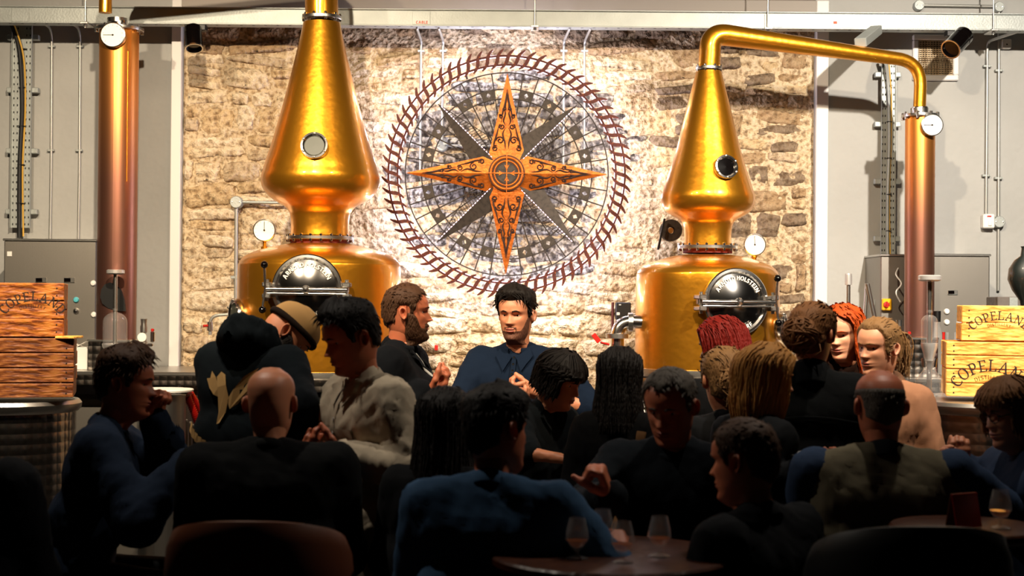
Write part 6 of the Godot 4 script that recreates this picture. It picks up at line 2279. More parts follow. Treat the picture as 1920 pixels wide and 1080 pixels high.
	if g.get("hood", false):
		var hF := Field.new(hp - Vector3(0.2, 0.2, 0.24), hp + Vector3(0.2, 0.14, 0.2), 0.014, 70.0)
		for i in 9:
			var a := PI * (0.32 + 1.36 * i / 8.0)
			var a2 := PI * (0.32 + 1.36 * (i + 1) / 8.0)
			if i < 8:
				hF.cap(U.call(Vector3(sin(a) * 0.085, 0.505 + 0.02 * -cos(a), -0.03 + cos(a) * 0.085)), U.call(Vector3(sin(a2) * 0.085, 0.505 + 0.02 * -cos(a2), -0.03 + cos(a2) * 0.085)), 0.028, 0.028)
				hF.cap(U.call(Vector3(sin(a) * 0.075, 0.55 + 0.03 * -cos(a), -0.03 + cos(a) * 0.08)), U.call(Vector3(sin(a2) * 0.075, 0.55 + 0.03 * -cos(a2), -0.03 + cos(a2) * 0.08)), 0.018, 0.018)
		var hM := MB.new()
		hF.into(hM)
		_folds(hM, 0.014, 3.0)
		put("hood", hM.mesh(), gm2, tp)
	# trousers and shoes
	var hips := []
	var knees := []
	var anks := []
	for sg in [1.0, -1.0]:
		var hq := P + Vector3(sg * 0.085 * s, -0.03 * s, 0)
		hips.append(hq)
		if d.get("sit", false):
			var kn := hq + Vector3(sg * 0.05, -0.03, 0.40) * s
			knees.append(kn)
			var fy := maxf(0.09, kn.y - 0.42 * s)
			anks.append(Vector3(kn.x, fy, kn.z - 0.06 * s + (kn.y - fy < 0.40 * s as float) * 0.0))
		else:
			knees.append(Vector3(sg * 0.095 * s, 0.50 * s, 0.015))
			anks.append(Vector3(sg * 0.10 * s, 0.09, -0.03))
	lo = Vector3(9, 9, 9)
	hi = -lo
	for q in hips + knees + anks:
		lo = lo.min(q - Vector3.ONE * 0.16)
		hi = hi.max(q + Vector3.ONE * 0.16)
	F = Field.new(lo, hi, 0.022, 50.0)
	F.cap(hips[0], hips[1], 0.105 * s, 0.105 * s)
	for i in 2:
		F.cap(hips[i], knees[i], 0.082 * s, 0.062 * s)
		F.cap(knees[i], anks[i], 0.060 * s, 0.044 * s)
	tm = MB.new()
	F.into(tm)
	_folds(tm, 0.005, rg.randf() * 30.0)
	put("trousers", tm.mesh(), cloth(d.get("legs", "cloth_black"), d.get("legs_rgb", Color(0.09, 0.095, 0.105))), o)
	for i in 2:
		var a: Vector3 = anks[i]
		F = Field.new(a - Vector3(0.09, 0.12, 0.12), a + Vector3(0.09, 0.08, 0.24), 0.014, 80.0)
		F.cap(a + Vector3(0, -0.045, -0.03), a + Vector3(0, -0.05, 0.05), 0.030, 0.034)
		F.cap(a + Vector3(0, -0.055, 0.05), a + Vector3(0, -0.062, 0.15), 0.034, 0.024)
		F.cap(a, a + Vector3(0, -0.03, -0.01), 0.036, 0.034)
		tm = MB.new()
		F.into(tm)
		for j in tm.v.size(): tm.v[j].y = maxf(tm.v[j].y, a.y - 0.0895)
		put("shoe", tm.mesh(), M["black_leather"], o)
	d["_seat"] = pel_y - 0.165 * s
	d["_o"] = o
	d["_U"] = U
	d["_wr"] = wr
	d["_el"] = el
	d["_s"] = s
	d["_top"] = tp
	d["_hx"] = hx
	return o

func _sleeve(F: Field, S: Vector3, E: Vector3, W: Vector3, sl: float, r0: float, r1: float, r2: float) -> void:
	if sl <= 0.0: return
	if sl < 0.5:
		F.cap(S, S.lerp(E, sl * 2.0), r0, lerpf(r0, r1, sl * 2.0))
		return
	F.cap(S, E, r0, r1)
	var t := (sl - 0.5) * 2.0
	if t > 0.05: F.cap(E, E.lerp(W, t * 0.97), r1, lerpf(r1, r2, t))

func _folds(m: MB, amp: float, sd: float) -> void:
	var nn := m.normals()
	for i in m.v.size():
		var p := m.v[i]
		var q := N.get_noise_3d(p.x * 7.0 + sd, p.y * 4.0 + p.x * 5.0, p.z * 7.0)
		var r := N.get_noise_3d(p.x * 16.0, p.y * 11.0 + sd, p.z * 16.0 + p.y * 6.0)
		m.v[i] = p + nn[i] * amp * (q * 1.2 + (0.5 - absf(r)) * 0.9)

# ---------------------------------------------------------------- the crowd
const NAVY := Color(0.045, 0.095, 0.165)
const INK := Color(0.025, 0.035, 0.055)
var guests := {}

func people() -> void:
	mat("eye_white", Color(0.82, 0.78, 0.74), 0.15)
	mat("iris", Color(0.06, 0.04, 0.03), 0.1)
	mat("lips", Color(0.62, 0.30, 0.25), 0.45)
	skin("skin_fair", Color(0.80, 0.52, 0.38))
	skin("skin_pale", Color(0.88, 0.62, 0.48))
	skin("skin_ruddy", Color(0.74, 0.42, 0.29))
	cloth("cloth_black", Color(0.09, 0.095, 0.105))
	cloth("cloth_denim", Color(0.07, 0.09, 0.14))
	hair_mat("hair_dark", Color(0.085, 0.065, 0.055))
	hair_mat("hair_brown", Color(0.26, 0.17, 0.11))
	hair_mat("hair_light_brown", Color(0.46, 0.31, 0.19))
	hair_mat("hair_stubble", Color(0.40, 0.26, 0.20))
	hair_mat("hair_red", Color(0.40, 0.055, 0.02))
	hair_mat("hair_ginger", Color(0.62, 0.24, 0.05))
	hair_mat("hair_blonde", Color(0.74, 0.52, 0.27))
	hair_mat("hair_ash", Color(0.50, 0.37, 0.23))
	hair_mat("hair_grey", Color(0.36, 0.33, 0.30))
	var d: Dictionary
	# the host between the stills
	d = {"label": "man in a dark navy shirt standing before the compass, facing the crowd", "px": 968, "py": 535, "z": 7.0, "yaw": -14, "hyaw": -6, "hpitch": 6, "lean": 2,
		"w": 1.05, "hair": "short", "beard": 0.0008, "beard_col": "hair_stubble", "hair_col": "hair_dark", "la": [1004, 739, 6.78, Vector3(0.9, -0.5, -0.1)], "ra": [940, 742, 6.72, Vector3(-0.9, -0.4, -0.2)], "curl": [0.75, 0.75],
		"hand_dir": [Vector3(-0.95, 0.15, 0.15), Vector3(0.8, -0.1, 0.3)], "top": {"name": "navy_shirt", "col": "cloth_navy", "rgb": NAVY, "bulk": 0.010, "sleeve": 0.55, "collar_h": 2.0}}
	person(d)
	guests["host"] = d
	_placket(d, "cloth_navy", 7, 0.30, 0.46)
	_watch(d, 0)
	# bearded man in the black coat
	d = {"label": "bearded man in a black coat in profile facing right, hands clasped in front", "px": 762, "py": 526, "z": 6.5, "yaw": 80, "hyaw": 12, "hpitch": 3, "lean": 2,
		"w": 1.06, "hair": "crop", "beard": 0.0065, "hair_col": "hair_brown", "beard_col": "hair_brown", "skin": "skin_ruddy", "la": [799, 728, 6.42, Vector3(0.4, -0.8, -0.5)], "ra": [797, 735, 6.30, Vector3(-0.4, -0.8, -0.5)], "curl": [0.75, 1.15],
		"hand_dir": [Vector3(0.75, 0.3, 0.5), Vector3(0.8, 0.45, -0.2)], "top": {"name": "black_coat", "col": "cloth_ink", "rgb": INK, "bulk": 0.022, "hem": -0.22, "collar_h": 2.6, "collar_t": 0.013, "collar_r": 0.074}}
	person(d)
	guests["coat"] = d
	_placket(d, "cloth_white", 0, 0.10, 0.48, 0.045, Color(0.72, 0.72, 0.70))
	_lanyard(d)
	# man in the cream shirt
	d = {"label": "man in a rumpled cream shirt standing turned left, looking down, before the big still", "px": 640, "py": 562, "z": 5.25, "yaw": -58, "hyaw": -2, "hpitch": 20, "lean": 5,
		"w": 1.04, "hair": "short", "hair_col": "hair_dark", "skin": "skin_ruddy", "la": [643, 852, 5.05, Vector3(0.5, -0.5, -0.9)], "ra": [602, 850, 5.35], "curl": [0.75, 0.75],
		"top": {"name": "cream_shirt", "col": "cloth_cream", "rgb": Color(0.74, 0.68, 0.59), "bulk": 0.016, "fold": 0.020, "hem": -0.16, "collar_h": 2.2, "sleeve": 0.98}, "legs": "cloth_denim"}
	person(d)
	_placket(d, "cloth_cream", 8, -0.08, 0.46)
	_pocket(d, 0.075, "cloth_cream")
	# man in the hoodie, bent over, tan cap
	d = {"label": "man in a dark hooded top with pale bird print and tan cap, bending forward", "px": 586, "py": 584, "z": 5.85, "yaw": 150, "hyaw": -54, "hpitch": 52, "hroll": -8, "lean": 10, "side": 1.0, "s": 0.97, "hpiv": Vector3(-0.01, 0.52, 0.07), "hair_top": 0.02,
		"w": 0.96, "cap": "cloth_tan", "beard": 0.012, "hair_col": "hair_dark", "skin": "skin_fair", "la": [575, 800, 5.7], "ra": [560, 830, 5.6],
		"top": {"name": "hooded_top", "col": "cloth_hood", "rgb": Color(0.04, 0.07, 0.09), "bulk": 0.020, "hood": true, "fold": 0.008}}
	person(d)
	_bird(d)
	# seated man with his hand at his mouth
	d = {"label": "seated man in a dark blue shirt in the left foreground, hand raised to his mouth", "px": 240, "py": 647, "z": 5.35, "yaw": 100, "hyaw": -10, "hpitch": 6, "lean": 15, "sit": true, "s": 1.02,
		"w": 1.14, "hair": "short", "hair_col": "hair_brown", "skin": "skin_ruddy", "la": [291, 788, 5.42, Vector3(0.5, -0.9, 0.2)], "ra": [352, 868, 5.15, Vector3(-0.5, -0.8, -0.5)], "curl": [1.15, 0.75],
		"hand_dir": [Vector3(0.12, 0.95, 0.1), Vector3(0.9, -0.1, 0.2)], "thumb": [Vector3(-0.5, 0.2, -0.9), Vector3(0, 0.8, 0.4)],
		"top": {"name": "blue_shirt", "col": "cloth_blue_black", "rgb": Color(0.10, 0.145, 0.215), "bulk": 0.026, "fold": 0.010, "collar_h": 2.0}}
	person(d)
	guests["mouth"] = d
	# bald man seen from behind
	d = {"label": "bald man in a black jumper seen from behind, seated in the left foreground", "px": 508, "py": 688, "z": 5.0, "yaw": 184, "hyaw": -6, "hpitch": 8, "lean": 12, "sit": true, "s": 0.98, "hair_top": 0.0,
		"w": 1.22, "hair": "bald", "hair_col": "hair_grey", "skin": "skin_fair", "top": {"name": "black_jumper", "col": "cloth_black_knit", "rgb": Color(0.05, 0.055, 0.06), "bulk": 0.032, "fold": 0.007, "collar_h": 1.8}}
	person(d)
	guests["bald"] = d
	# dark-haired woman, back turned
	d = {"label": "woman with long dark hair, back turned, in shadow left of the blue-shirted man", "px": 836, "py": 722, "z": 4.95, "yaw": 165, "hyaw": -12, "hpitch": 6, "lean": 12, "sit": true, "f": true, "hair": "long", "hem": -0.2, "hair_col": "hair_dark",
		"w": 1.0, "top": {"name": "black_top", "col": "cloth_black", "rgb": Color(0.05, 0.055, 0.065), "bulk": 0.016}}
	person(d)
	guests["shadow"] = d
	# man in the blue shirt
	d = {"label": "man in a mid-blue shirt seen from behind in the centre foreground, face turned right", "px": 925, "py": 722, "z": 4.45, "yaw": 168, "hyaw": -34, "hpitch": 8, "lean": 14, "sit": true, "s": 0.98,
		"w": 1.12, "hair": "short", "hair_col": "hair_dark", "skin": "skin_ruddy", "ra": [1120, 1004, 4.5, Vector3(-0.6, -0.6, -0.6)], "hand_dir": [Vector3(0, -0.2, -1), Vector3(0.9, -0.2, -0.3)], "curl": [0.75, 0.75],
		"top": {"name": "blue_shirt", "col": "cloth_blue", "rgb": Color(0.20, 0.31, 0.43), "bulk": 0.020, "sleeve": 0.58, "fold": 0.009, "collar_h": 2.0}}
	person(d)
	guests["blue"] = d
	# woman with a fringe
	d = {"label": "woman with dark fringe in a black shirt leaning right, one forearm bare", "px": 1068, "py": 655, "z": 6.1, "yaw": 50, "hyaw": 10, "hpitch": 26, "lean": 22, "f": true, "hair": "fringe", "hem": 0.045, "thick": 0.017, "hair_col": "hair_dark",
		"w": 1.05, "ra": [1090, 866, 5.72, Vector3(-0.9, -0.4, -0.1)], "la": [1125, 850, 5.95], "hand_dir": [Vector3(0.6, -0.3, 0.6), Vector3(0.85, -0.25, 0.2)], "curl": [0.75, 0.75], "s": 0.9,
		"top": {"name": "black_shirt", "col": "cloth_teal_black", "rgb": Color(0.045, 0.065, 0.08), "bulk": 0.018, "sleeve": 0.52, "collar_h": 2.0}}
	person(d)
	guests["fringe"] = d
	# woman with long dark hair and a tan strap
	d = {"label": "woman with long dark hair and a tan bag strap, seen from behind", "px": 1162, "py": 645, "z": 5.72, "hs": 0.92, "yaw": 168, "hyaw": 6, "hpitch": 8, "lean": 8, "f": true, "hair": "long", "hem": -0.11, "thick": 0.016, "hair_col": "hair_dark",
		"w": 0.82, "top": {"name": "black_top", "col": "cloth_black2", "rgb": Color(0.04, 0.042, 0.05), "bulk": 0.012}}
	person(d)
	_strap(d)
	# grey-haired man
	d = {"label": "older man with receding grey hair in a dark jacket, facing the camera, looking down", "px": 1252, "py": 692, "z": 4.9, "yaw": -22, "hyaw": -4, "hpitch": 20, "lean": 12, "sit": true, "s": 0.99, "hair_top": 0.008,
		"w": 1.12, "hair": "grey", "hair_col": "hair_grey", "skin": "skin_ruddy", "ra": [1144, 930, 4.62, Vector3(-0.7, -0.6, -0.3)], "hand_dir": [Vector3(0, -0.2, 1), Vector3(-0.35, 0.9, 0.2)], "curl": [0.75, 1.15],
		"top": {"name": "dark_jacket", "col": "cloth_jacket", "rgb": Color(0.05, 0.075, 0.10), "bulk": 0.024, "collar_h": 1.9}}
	person(d)
	guests["grey"] = d
	# redhead
	d = {"label": "woman with long dark red hair seen from behind before the smaller still", "px": 1347, "py": 591, "z": 6.5, "hs": 0.97, "yaw": 200, "hyaw": 38, "hpitch": 14, "lean": 6, "f": true, "hair": "long", "hem": -0.16, "thick": 0.024, "hair_col": "hair_red", "skin": "skin_pale",
		"w": 1.0, "top": {"name": "black_top", "col": "cloth_black2", "rgb": Color(0.04, 0.042, 0.05), "bulk": 0.012}}
	person(d)
	# blonde with a low bun
	d = {"label": "woman with dark blonde hair in a low knot, below the red-haired woman", "px": 1358, "py": 647, "z": 5.92, "hs": 1.0, "yaw": 182, "hyaw": 4, "hpitch": 10, "lean": 8, "f": true, "hair": "bun", "bun_y": 0.085, "bun_r": 0.058, "hair_col": "hair_ash",
		"w": 1.02, "top": {"name": "dark_top", "col": "cloth_black", "rgb": Color(0.05, 0.055, 0.065), "bulk": 0.014}}
	person(d)
	# blonde bob
	d = {"label": "woman with a straight blonde bob, in black, profile turned to the right", "px": 1440, "py": 641, "z": 5.3, "yaw": 120, "hyaw": -18, "hpitch": 8, "lean": 7, "f": true, "hair": "bob", "hem": -0.035, "thick": 0.026, "hair_col": "hair_blonde", "skin": "skin_pale",
		"w": 1.0, "ra": [1506, 880, 5.05, Vector3(-0.4, -0.8, -0.5)], "curl": [0.75, 1.15], "top": {"name": "black_top", "col": "cloth_black", "rgb": Color(0.05, 0.055, 0.065), "bulk": 0.014}}
	person(d)
	# cropped man in front
	d = {"label": "man with cropped brown hair facing left, face turned away, nearest row right of centre", "px": 1392, "py": 780, "z": 4.4, "yaw": 226, "hyaw": 10, "hpitch": 8, "lean": 8, "sit": true, "s": 0.98, "hair_top": 0.012,
		"w": 1.1, "hair": "crop", "hair_col": "hair_brown", "skin": "skin_ruddy", "top": {"name": "dark_shirt", "col": "cloth_ink", "rgb": INK, "bulk": 0.022, "collar_h": 2.0}}
	person(d)
	guests["crop"] = d
	# updo
	d = {"label": "woman with curly brown pinned-up hair in a black denim jacket, back turned", "px": 1524, "py": 563, "z": 5.65, "yaw": 170, "hyaw": -22, "hpitch": 8, "lean": 3, "f": true, "hair": "bun", "bun_y": 0.10, "bun_r": 0.066, "hair_col": "hair_light_brown",
		"w": 1.12, "top": {"name": "denim_jacket", "col": "cloth_black_denim", "rgb": Color(0.06, 0.07, 0.08), "bulk": 0.020, "collar_h": 3.2, "collar_r": 0.080, "collar_t": 0.014, "hem": -0.14}}
	person(d)
	_yoke(d)
	# ginger woman
	d = {"label": "woman with long ginger hair, face half hidden behind the pinned-up hair", "px": 1578, "py": 568, "z": 6.6, "yaw": -28, "hyaw": -8, "hpitch": 14, "lean": 4, "f": true, "hair": "long", "hem": -0.12, "hair_col": "hair_ginger", "skin": "skin_pale",
		"w": 0.95, "top": {"name": "brown_top", "col": "cloth_brown", "rgb": Color(0.12, 0.06, 0.035), "bulk": 0.010}}
	person(d)
	# ponytail
	d = {"label": "blonde woman with a ponytail and beige scarf, face turned left", "px": 1648, "py": 591, "z": 6.1, "yaw": -38, "hyaw": -16, "hpitch": 6, "lean": 4, "f": true, "hair": "tail", "hair_col": "hair_ash", "skin": "skin_pale",
		"w": 1.0, "top": {"name": "beige_coat", "col": "cloth_beige", "rgb": Color(0.62, 0.44, 0.33), "bulk": 0.014, "collar_t": 0.026, "collar_r": 0.078, "collar_h": 1.5, "collar_col": "cloth_scarf", "collar_rgb": Color(0.42, 0.30, 0.22), "hem": -0.14}}
	person(d)
	# bald man in the waistcoat
	d = {"label": "balding man in an olive grey waistcoat over blue sleeves, back turned", "px": 1651, "py": 692, "z": 5.0, "yaw": 176, "hyaw": 6, "hpitch": 6, "lean": 8, "sit": true, "s": 1.0, "hair_top": 0.002, "w": 1.22, "hair": "thin", "hair_col": "hair_grey", "skin": "skin_ruddy",
		"la": [1556, 905, 5.25], "ra": [1772, 912, 5.25, Vector3(-0.9, -0.5, -0.2)], "top": {"name": "waistcoat", "col": "cloth_olive", "rgb": Color(0.400, 0.370, 0.300), "bulk": 0.026, "arms": "cloth_sleeve_blue", "arms_rgb": Color(0.18, 0.24, 0.34), "collar_col": "cloth_black", "collar_rgb": INK, "collar_h": 2.4}}
	person(d)
	guests["vest"] = d
	# woman with glasses at the right edge
	d = {"label": "woman with short brown hair and glasses in navy, facing left at the right edge", "px": 1886, "py": 703, "z": 5.15, "yaw": -84, "hyaw": 12, "hpitch": 12, "lean": 12, "sit": true, "f": true, "s": 0.95, "hair": "fringe", "hem": 0.045, "thick": 0.026, "hair_col": "hair_light_brown", "glasses": true,
		"w": 1.3, "la": [1800, 890, 5.22, Vector3(0.5, -0.7, -0.6)], "ra": [1806, 872, 5.40], "top": {"name": "navy_cardigan", "col": "cloth_cardigan", "rgb": Color(0.160, 0.210, 0.300), "bulk": 0.030, "fold": 0.008}}
	person(d)
	guests["glasses"] = d
	# the dark figure cut by the left edge
	d = {"label": "figure in black at the left edge, only a shoulder and back in view", "px": -82, "py": 690, "z": 4.55, "yaw": 176, "hyaw": 0, "hpitch": 10, "lean": 8, "sit": true, "s": 1.0, "w": 1.15, "hair": "short", "hair_col": "hair_dark",
		"top": {"name": "black_jacket", "col": "cloth_ink", "rgb": INK, "bulk": 0.03}}
	person(d)
	guests["edge"] = d

func _front_z(m: MeshInstance3D, x: float, y: float) -> float:
	var best := -9.0
	for v in m.mesh.surface_get_arrays(0)[Mesh.ARRAY_VERTEX]:
		if absf(v.x - x) < 0.016 and absf(v.y - y) < 0.016: best = maxf(best, v.z)
	return best

func _placket(d: Dictionary, col: String, buttons: int, y0: float, y1: float, wd := 0.026, rgb := Color(0.1, 0.1, 0.1)) -> void:
	var tp: MeshInstance3D = d["_top"]
	var U: Callable = d["_U"]
	var path := PackedVector3Array()
	for i in 12:
		var q: Vector3 = U.call(Vector3(0, lerpf(y0, y1, i / 11.0), 0))
		var z := _front_z(tp, q.x, q.y)
		if z < -5.0: continue
		path.append(Vector3(q.x, q.y, z + 0.001))
	if path.size() < 3: return
	var b := MB.new()
	b.tube(path, wd * 0.5, 8, true, false, 0.16, Vector3.BACK)
	put("placket", b.mesh(), cloth(col, rgb), tp)
	for i in buttons:
		var k := MB.new()
		var p := path[mini(path.size() - 1, int((i + 0.5) * path.size() / buttons))]
		k.lathe([Vector2(0, 0), Vector2(0.0055, 0), Vector2(0.005, 0.002), Vector2(0, 0.0015)], 10, Transform3D(Basis(Vector3.RIGHT, PI / 2), p + Vector3(0, 0, 0.003)))
		put("button", k.mesh(), M["white"] if col == "cloth_cream" else M["black"], tp)

func _pocket(d: Dictionary, x: float, col: String) -> void:
	var tp: MeshInstance3D = d["_top"]
	var U: Callable = d["_U"]
	for sg in [-1.0, 1.0]:
		var b := MB.new()
		var pts := PackedVector3Array()
		for r in 6:
			for c in 6:
				var q: Vector3 = U.call(Vector3(sg * x + (c - 2.5) * 0.021, 0.21 + r * 0.024, 0))
				pts.append(Vector3(q.x, q.y, _front_z(tp, q.x, q.y) + 0.005))
		b.grid(6, 6, pts, false, false)
		put("pocket", b.mesh(), M[col], tp)

func _watch(d: Dictionary, i: int) -> void:
	var w: Vector3 = d["_wr"][i]
	var e: Vector3 = d["_el"][i]
	var n := (w - e).normalized()
	var x := n.cross(Vector3.UP).normalized()
	var xf := Transform3D(Basis(x, n, x.cross(n)), w.lerp(e, 0.10))
	var b := MB.new()
	b.lathe([Vector2(0.027, -0.009), Vector2(0.031, -0.009), Vector2(0.031, 0.009), Vector2(0.027, 0.009)], 24)
	var wt := put("watch", b.mesh(), M["steel"], d["_o"], xf)
	b = MB.new()
	b.lathe([Vector2(0, 0), Vector2(0.018, 0), Vector2(0.018, 0.006), Vector2(0.015, 0.008), Vector2(0, 0.008)], 24, Transform3D(Basis(Vector3.RIGHT, PI / 2), Vector3(0, 0, 0.029)))
	b.lathe([Vector2(0, 0), Vector2(0.018, 0), Vector2(0.018, 0.006), Vector2(0.015, 0.008), Vector2(0, 0.008)], 24, Transform3D(Basis(Vector3.RIGHT, -PI / 2), Vector3(0, 0, -0.029)))
	put("watch_face", b.mesh(), M["dial"], wt)

func _lanyard(d: Dictionary) -> void:
	var tp: MeshInstance3D = d["_top"]
	var U: Callable = d["_U"]
	for sg in [-1.0, 1.0]:
		var path := PackedVector3Array()
		for i in 8:
			var q: Vector3 = U.call(Vector3(sg * lerpf(0.045, 0.012, i / 7.0), lerpf(0.43, 0.16, i / 7.0), 0))
			path.append(Vector3(q.x, q.y, _front_z(tp, q.x, q.y) + 0.006))
		var b := MB.new()
		b.tube(path, 0.008, 6, true, false, 0.2, Vector3.BACK)
		put("lanyard", b.mesh(), M["black"], tp)

func _back_strip(d: Dictionary, pts: Array, wd: float, m: Material, called: String, back := true) -> void:
	# a band of cloth laid over the back of a garment
	var tp: MeshInstance3D = d["_top"]
	var U: Callable = d["_U"]
	var path := PackedVector3Array()
	for p in curve(pts, 18):
		var q: Vector3 = U.call(p)
		var best := 9.0
		for v in tp.mesh.surface_get_arrays(0)[Mesh.ARRAY_VERTEX]:
			if absf(v.x - q.x) < 0.018 and absf(v.y - q.y) < 0.018: best = minf(best, v.z)
		if best < 5.0: path.append(Vector3(q.x, q.y, best - 0.003))
	if path.size() < 3: return
	var b := MB.new()
	b.tube(path, wd * 0.5, 8, true, false, 0.14, Vector3.BACK)
	put(called, b.mesh(), m, tp)

func _strap(d: Dictionary) -> void:
	_back_strip(d, [Vector3(-0.115, 0.44, 0), Vector3(-0.095, 0.30, 0), Vector3(-0.055, 0.16, 0), Vector3(-0.01, 0.0, 0)], 0.036, cloth("cloth_tan_strap", Color(0.42, 0.30, 0.19)), "bag_strap")

func _yoke(d: Dictionary) -> void:
	_back_strip(d, [Vector3(0.17, 0.33, 0), Vector3(0.08, 0.345, 0), Vector3(0, 0.35, 0), Vector3(-0.08, 0.345, 0), Vector3(-0.17, 0.33, 0)], 0.012, M["cloth_black_denim"], "yoke_seam")

func _bird(d: Dictionary) -> void:
	# a pale bird printed on the back: body, two wings, tail and a lettering band
	var tp: MeshInstance3D = d["_top"]
	var U: Callable = d["_U"]
	var vs: PackedVector3Array = tp.mesh.surface_get_arrays(0)[Mesh.ARRAY_VERTEX]
	var m := cloth("print_cream", Color(0.72, 0.58, 0.38))
	var lay := func(poly: Array) -> MB:
		var b := MB.new()
		var pts := PackedVector3Array()
		for p in poly:
			var q: Vector3 = U.call(Vector3(p[0], p[1], 0))
			var best := 9.0
			for v in vs:
				if absf(v.x - q.x) < 0.02 and absf(v.y - q.y) < 0.02: best = minf(best, v.z)
			pts.append(Vector3(q.x, q.y, (best if best < 5.0 else q.z - 0.15) - 0.006))
		var flat := PackedVector2Array()
		for p in pts: flat.append(Vector2(p.x, p.y))
		var t := Geometry2D.triangulate_polygon(flat)
		for i in range(0, t.size(), 3): b.tri(pts[t[i]], pts[t[i + 1]], pts[t[i + 2]])
		return b
	# seen from behind, +x is on the left of the picture
	var sh := func(poly: Array) -> Array:
		var out := []
		for p in poly: out.append([p[0] * 1.1 + 0.01, p[1] + 0.07])
		return out
	put("bird_print", lay.call(sh.call([[0.045, 0.325], [0.030, 0.345], [0.012, 0.335], [0.000, 0.30], [-0.012, 0.255], [-0.008, 0.205], [0.006, 0.165], [0.020, 0.160], [0.022, 0.20], [0.030, 0.25], [0.034, 0.29]])).mesh(), m, tp)
	put("bird_print", lay.call(sh.call([[-0.004, 0.245], [-0.03, 0.285], [-0.07, 0.335], [-0.115, 0.365], [-0.105, 0.345], [-0.125, 0.345], [-0.108, 0.322], [-0.122, 0.315], [-0.098, 0.295], [-0.105, 0.283], [-0.078, 0.268], [-0.05, 0.235], [-0.02, 0.215]])).mesh(), m, tp)
	put("bird_print", lay.call(sh.call([[0.028, 0.29], [0.050, 0.325], [0.070, 0.345], [0.072, 0.320], [0.086, 0.318], [0.070, 0.285], [0.050, 0.262], [0.030, 0.255]])).mesh(), m, tp)
	for k in 6:
		put("band_print", lay.call([[0.05 + k * 0.020, 0.165 + k * 0.004 + 0.0014 * k * k], [0.069 + k * 0.020, 0.166 + k * 0.006 + 0.0014 * k * k], [0.069 + k * 0.020, 0.132 + k * 0.006 + 0.0014 * k * k], [0.05 + k * 0.020, 0.130 + k * 0.004 + 0.0014 * k * k]]).mesh(), m, tp)

# ---------------------------------------------------------------- tables, stools and what is on them
func stool(d: Dictionary, label: String, back := "") -> void:
	var o: Node3D = d["_o"]
	var h: float = d["_seat"]
	var pos := o.position
	var t := thing("bar_stool" if h > 0.52 else "chair", label, "stool" if h > 0.52 else "chair", pos, o.rotation.y)
	var b := MB.new()
	b.lathe([Vector2(0, h - 0.05), Vector2(0.17, h - 0.05), Vector2(0.19, h - 0.03), Vector2(0.185, h - 0.005), Vector2(0.15, h), Vector2(0, h)], 28)
	put("seat", b.mesh(), M["leather"] if back == "leather" else M["black_leather"], t)
	for q in [[-1, -1], [1, -1], [1, 1], [-1, 1]]:
		b = MB.new()
		b.tube(PackedVector3Array([Vector3(q[0] * 0.12, h - 0.045, q[1] * 0.12), Vector3(q[0] * 0.19, 0.0, q[1] * 0.19)]), 0.013, 8)
		put("leg", b.mesh(), M["steel"], t)
	b = MB.new()
	var ring := PackedVector3Array()
	for i in 20: ring.append(Vector3(cos(TAU * i / 20) * 0.23, 0.20, sin(TAU * i / 20) * 0.23))
	b.tube(ring, 0.009, 6, false, true, 1.0, Vector3.UP)
	put("foot_ring", b.mesh(), M["steel"], t)

func tub_back(label: String, p: Vector3, yaw: float, r: float, h: float, m: String) -> void:
	# a chair with a curved padded back on splayed legs
	var sh := p.y - h
	var t := thing("tub_chair", label, "chair", Vector3(p.x, 0, p.z), yaw)
	var rows := 10
	var cols := 26
	var b := MB.new()
	var pts := PackedVector3Array()
	# a closed ring-shaped section swept round the back: outer face up, over the rim, inner face down
	for c in cols:
		var a := lerpf(-1.9, 1.9, c / (cols - 1.0))
		var top := h * (1.0 - 0.42 * pow(absf(a) / 1.9, 2.2))
		for k in rows:
			var u := TAU * k / rows
			var rr := r + 0.032 * cos(u)
			var yy := sh + top * (0.5 + 0.5 * sin(u) * 1.0)
			pts.append(Vector3(sin(a) * rr, yy, -cos(a) * rr * 0.92))
	b.grid(cols, rows, pts, true)
	put("backrest", b.mesh(), M[m], t)
	b = MB.new()
	b.lathe([Vector2(0, sh - 0.06), Vector2(r - 0.03, sh - 0.06), Vector2(r - 0.01, sh - 0.02), Vector2(r - 0.03, sh + 0.01), Vector2(0, sh + 0.02)], 36)
	put("seat", b.mesh(), M[m], t)
	for q in [[-1, -1], [1, -1], [1, 1], [-1, 1]]:
		b = MB.new()
		b.tube(PackedVector3Array([Vector3(q[0] * 0.14, sh - 0.05, q[1] * 0.14), Vector3(q[0] * 0.22, 0.0, q[1] * 0.22)]), 0.014, 8)
		put("leg", b.mesh(), M["crate_mid"], t)

func table(label: String, px: float, py: float, z: float, r: float) -> Vector3:
	var p := at(px, py, z)
	var t := thing("bar_table", label, "table", Vector3(p.x, 0, p.z))
	var b := MB.new()
	b.lathe([Vector2(0, p.y - 0.03), Vector2(r - 0.01, p.y - 0.03), Vector2(r, p.y - 0.022), Vector2(r, p.y - 0.006), Vector2(r - 0.006, p.y), Vector2(0, p.y)], 64)
	put("tabletop", b.mesh(), M["table_wood"], t)
	b = MB.new()
	b.lathe([Vector2(0, 0.02), Vector2(0.035, 0.02), Vector2(0.035, p.y - 0.03), Vector2(0, p.y - 0.03)], 20)
	put("pedestal", b.mesh(), M["black"], t)
	b = MB.new()
	b.lathe([Vector2(0, 0), Vector2(0.24, 0), Vector2(0.24, 0.012), Vector2(0.05, 0.03), Vector2(0, 0.03)], 40)
	put("foot_plate", b.mesh(), M["black"], t)
	return p

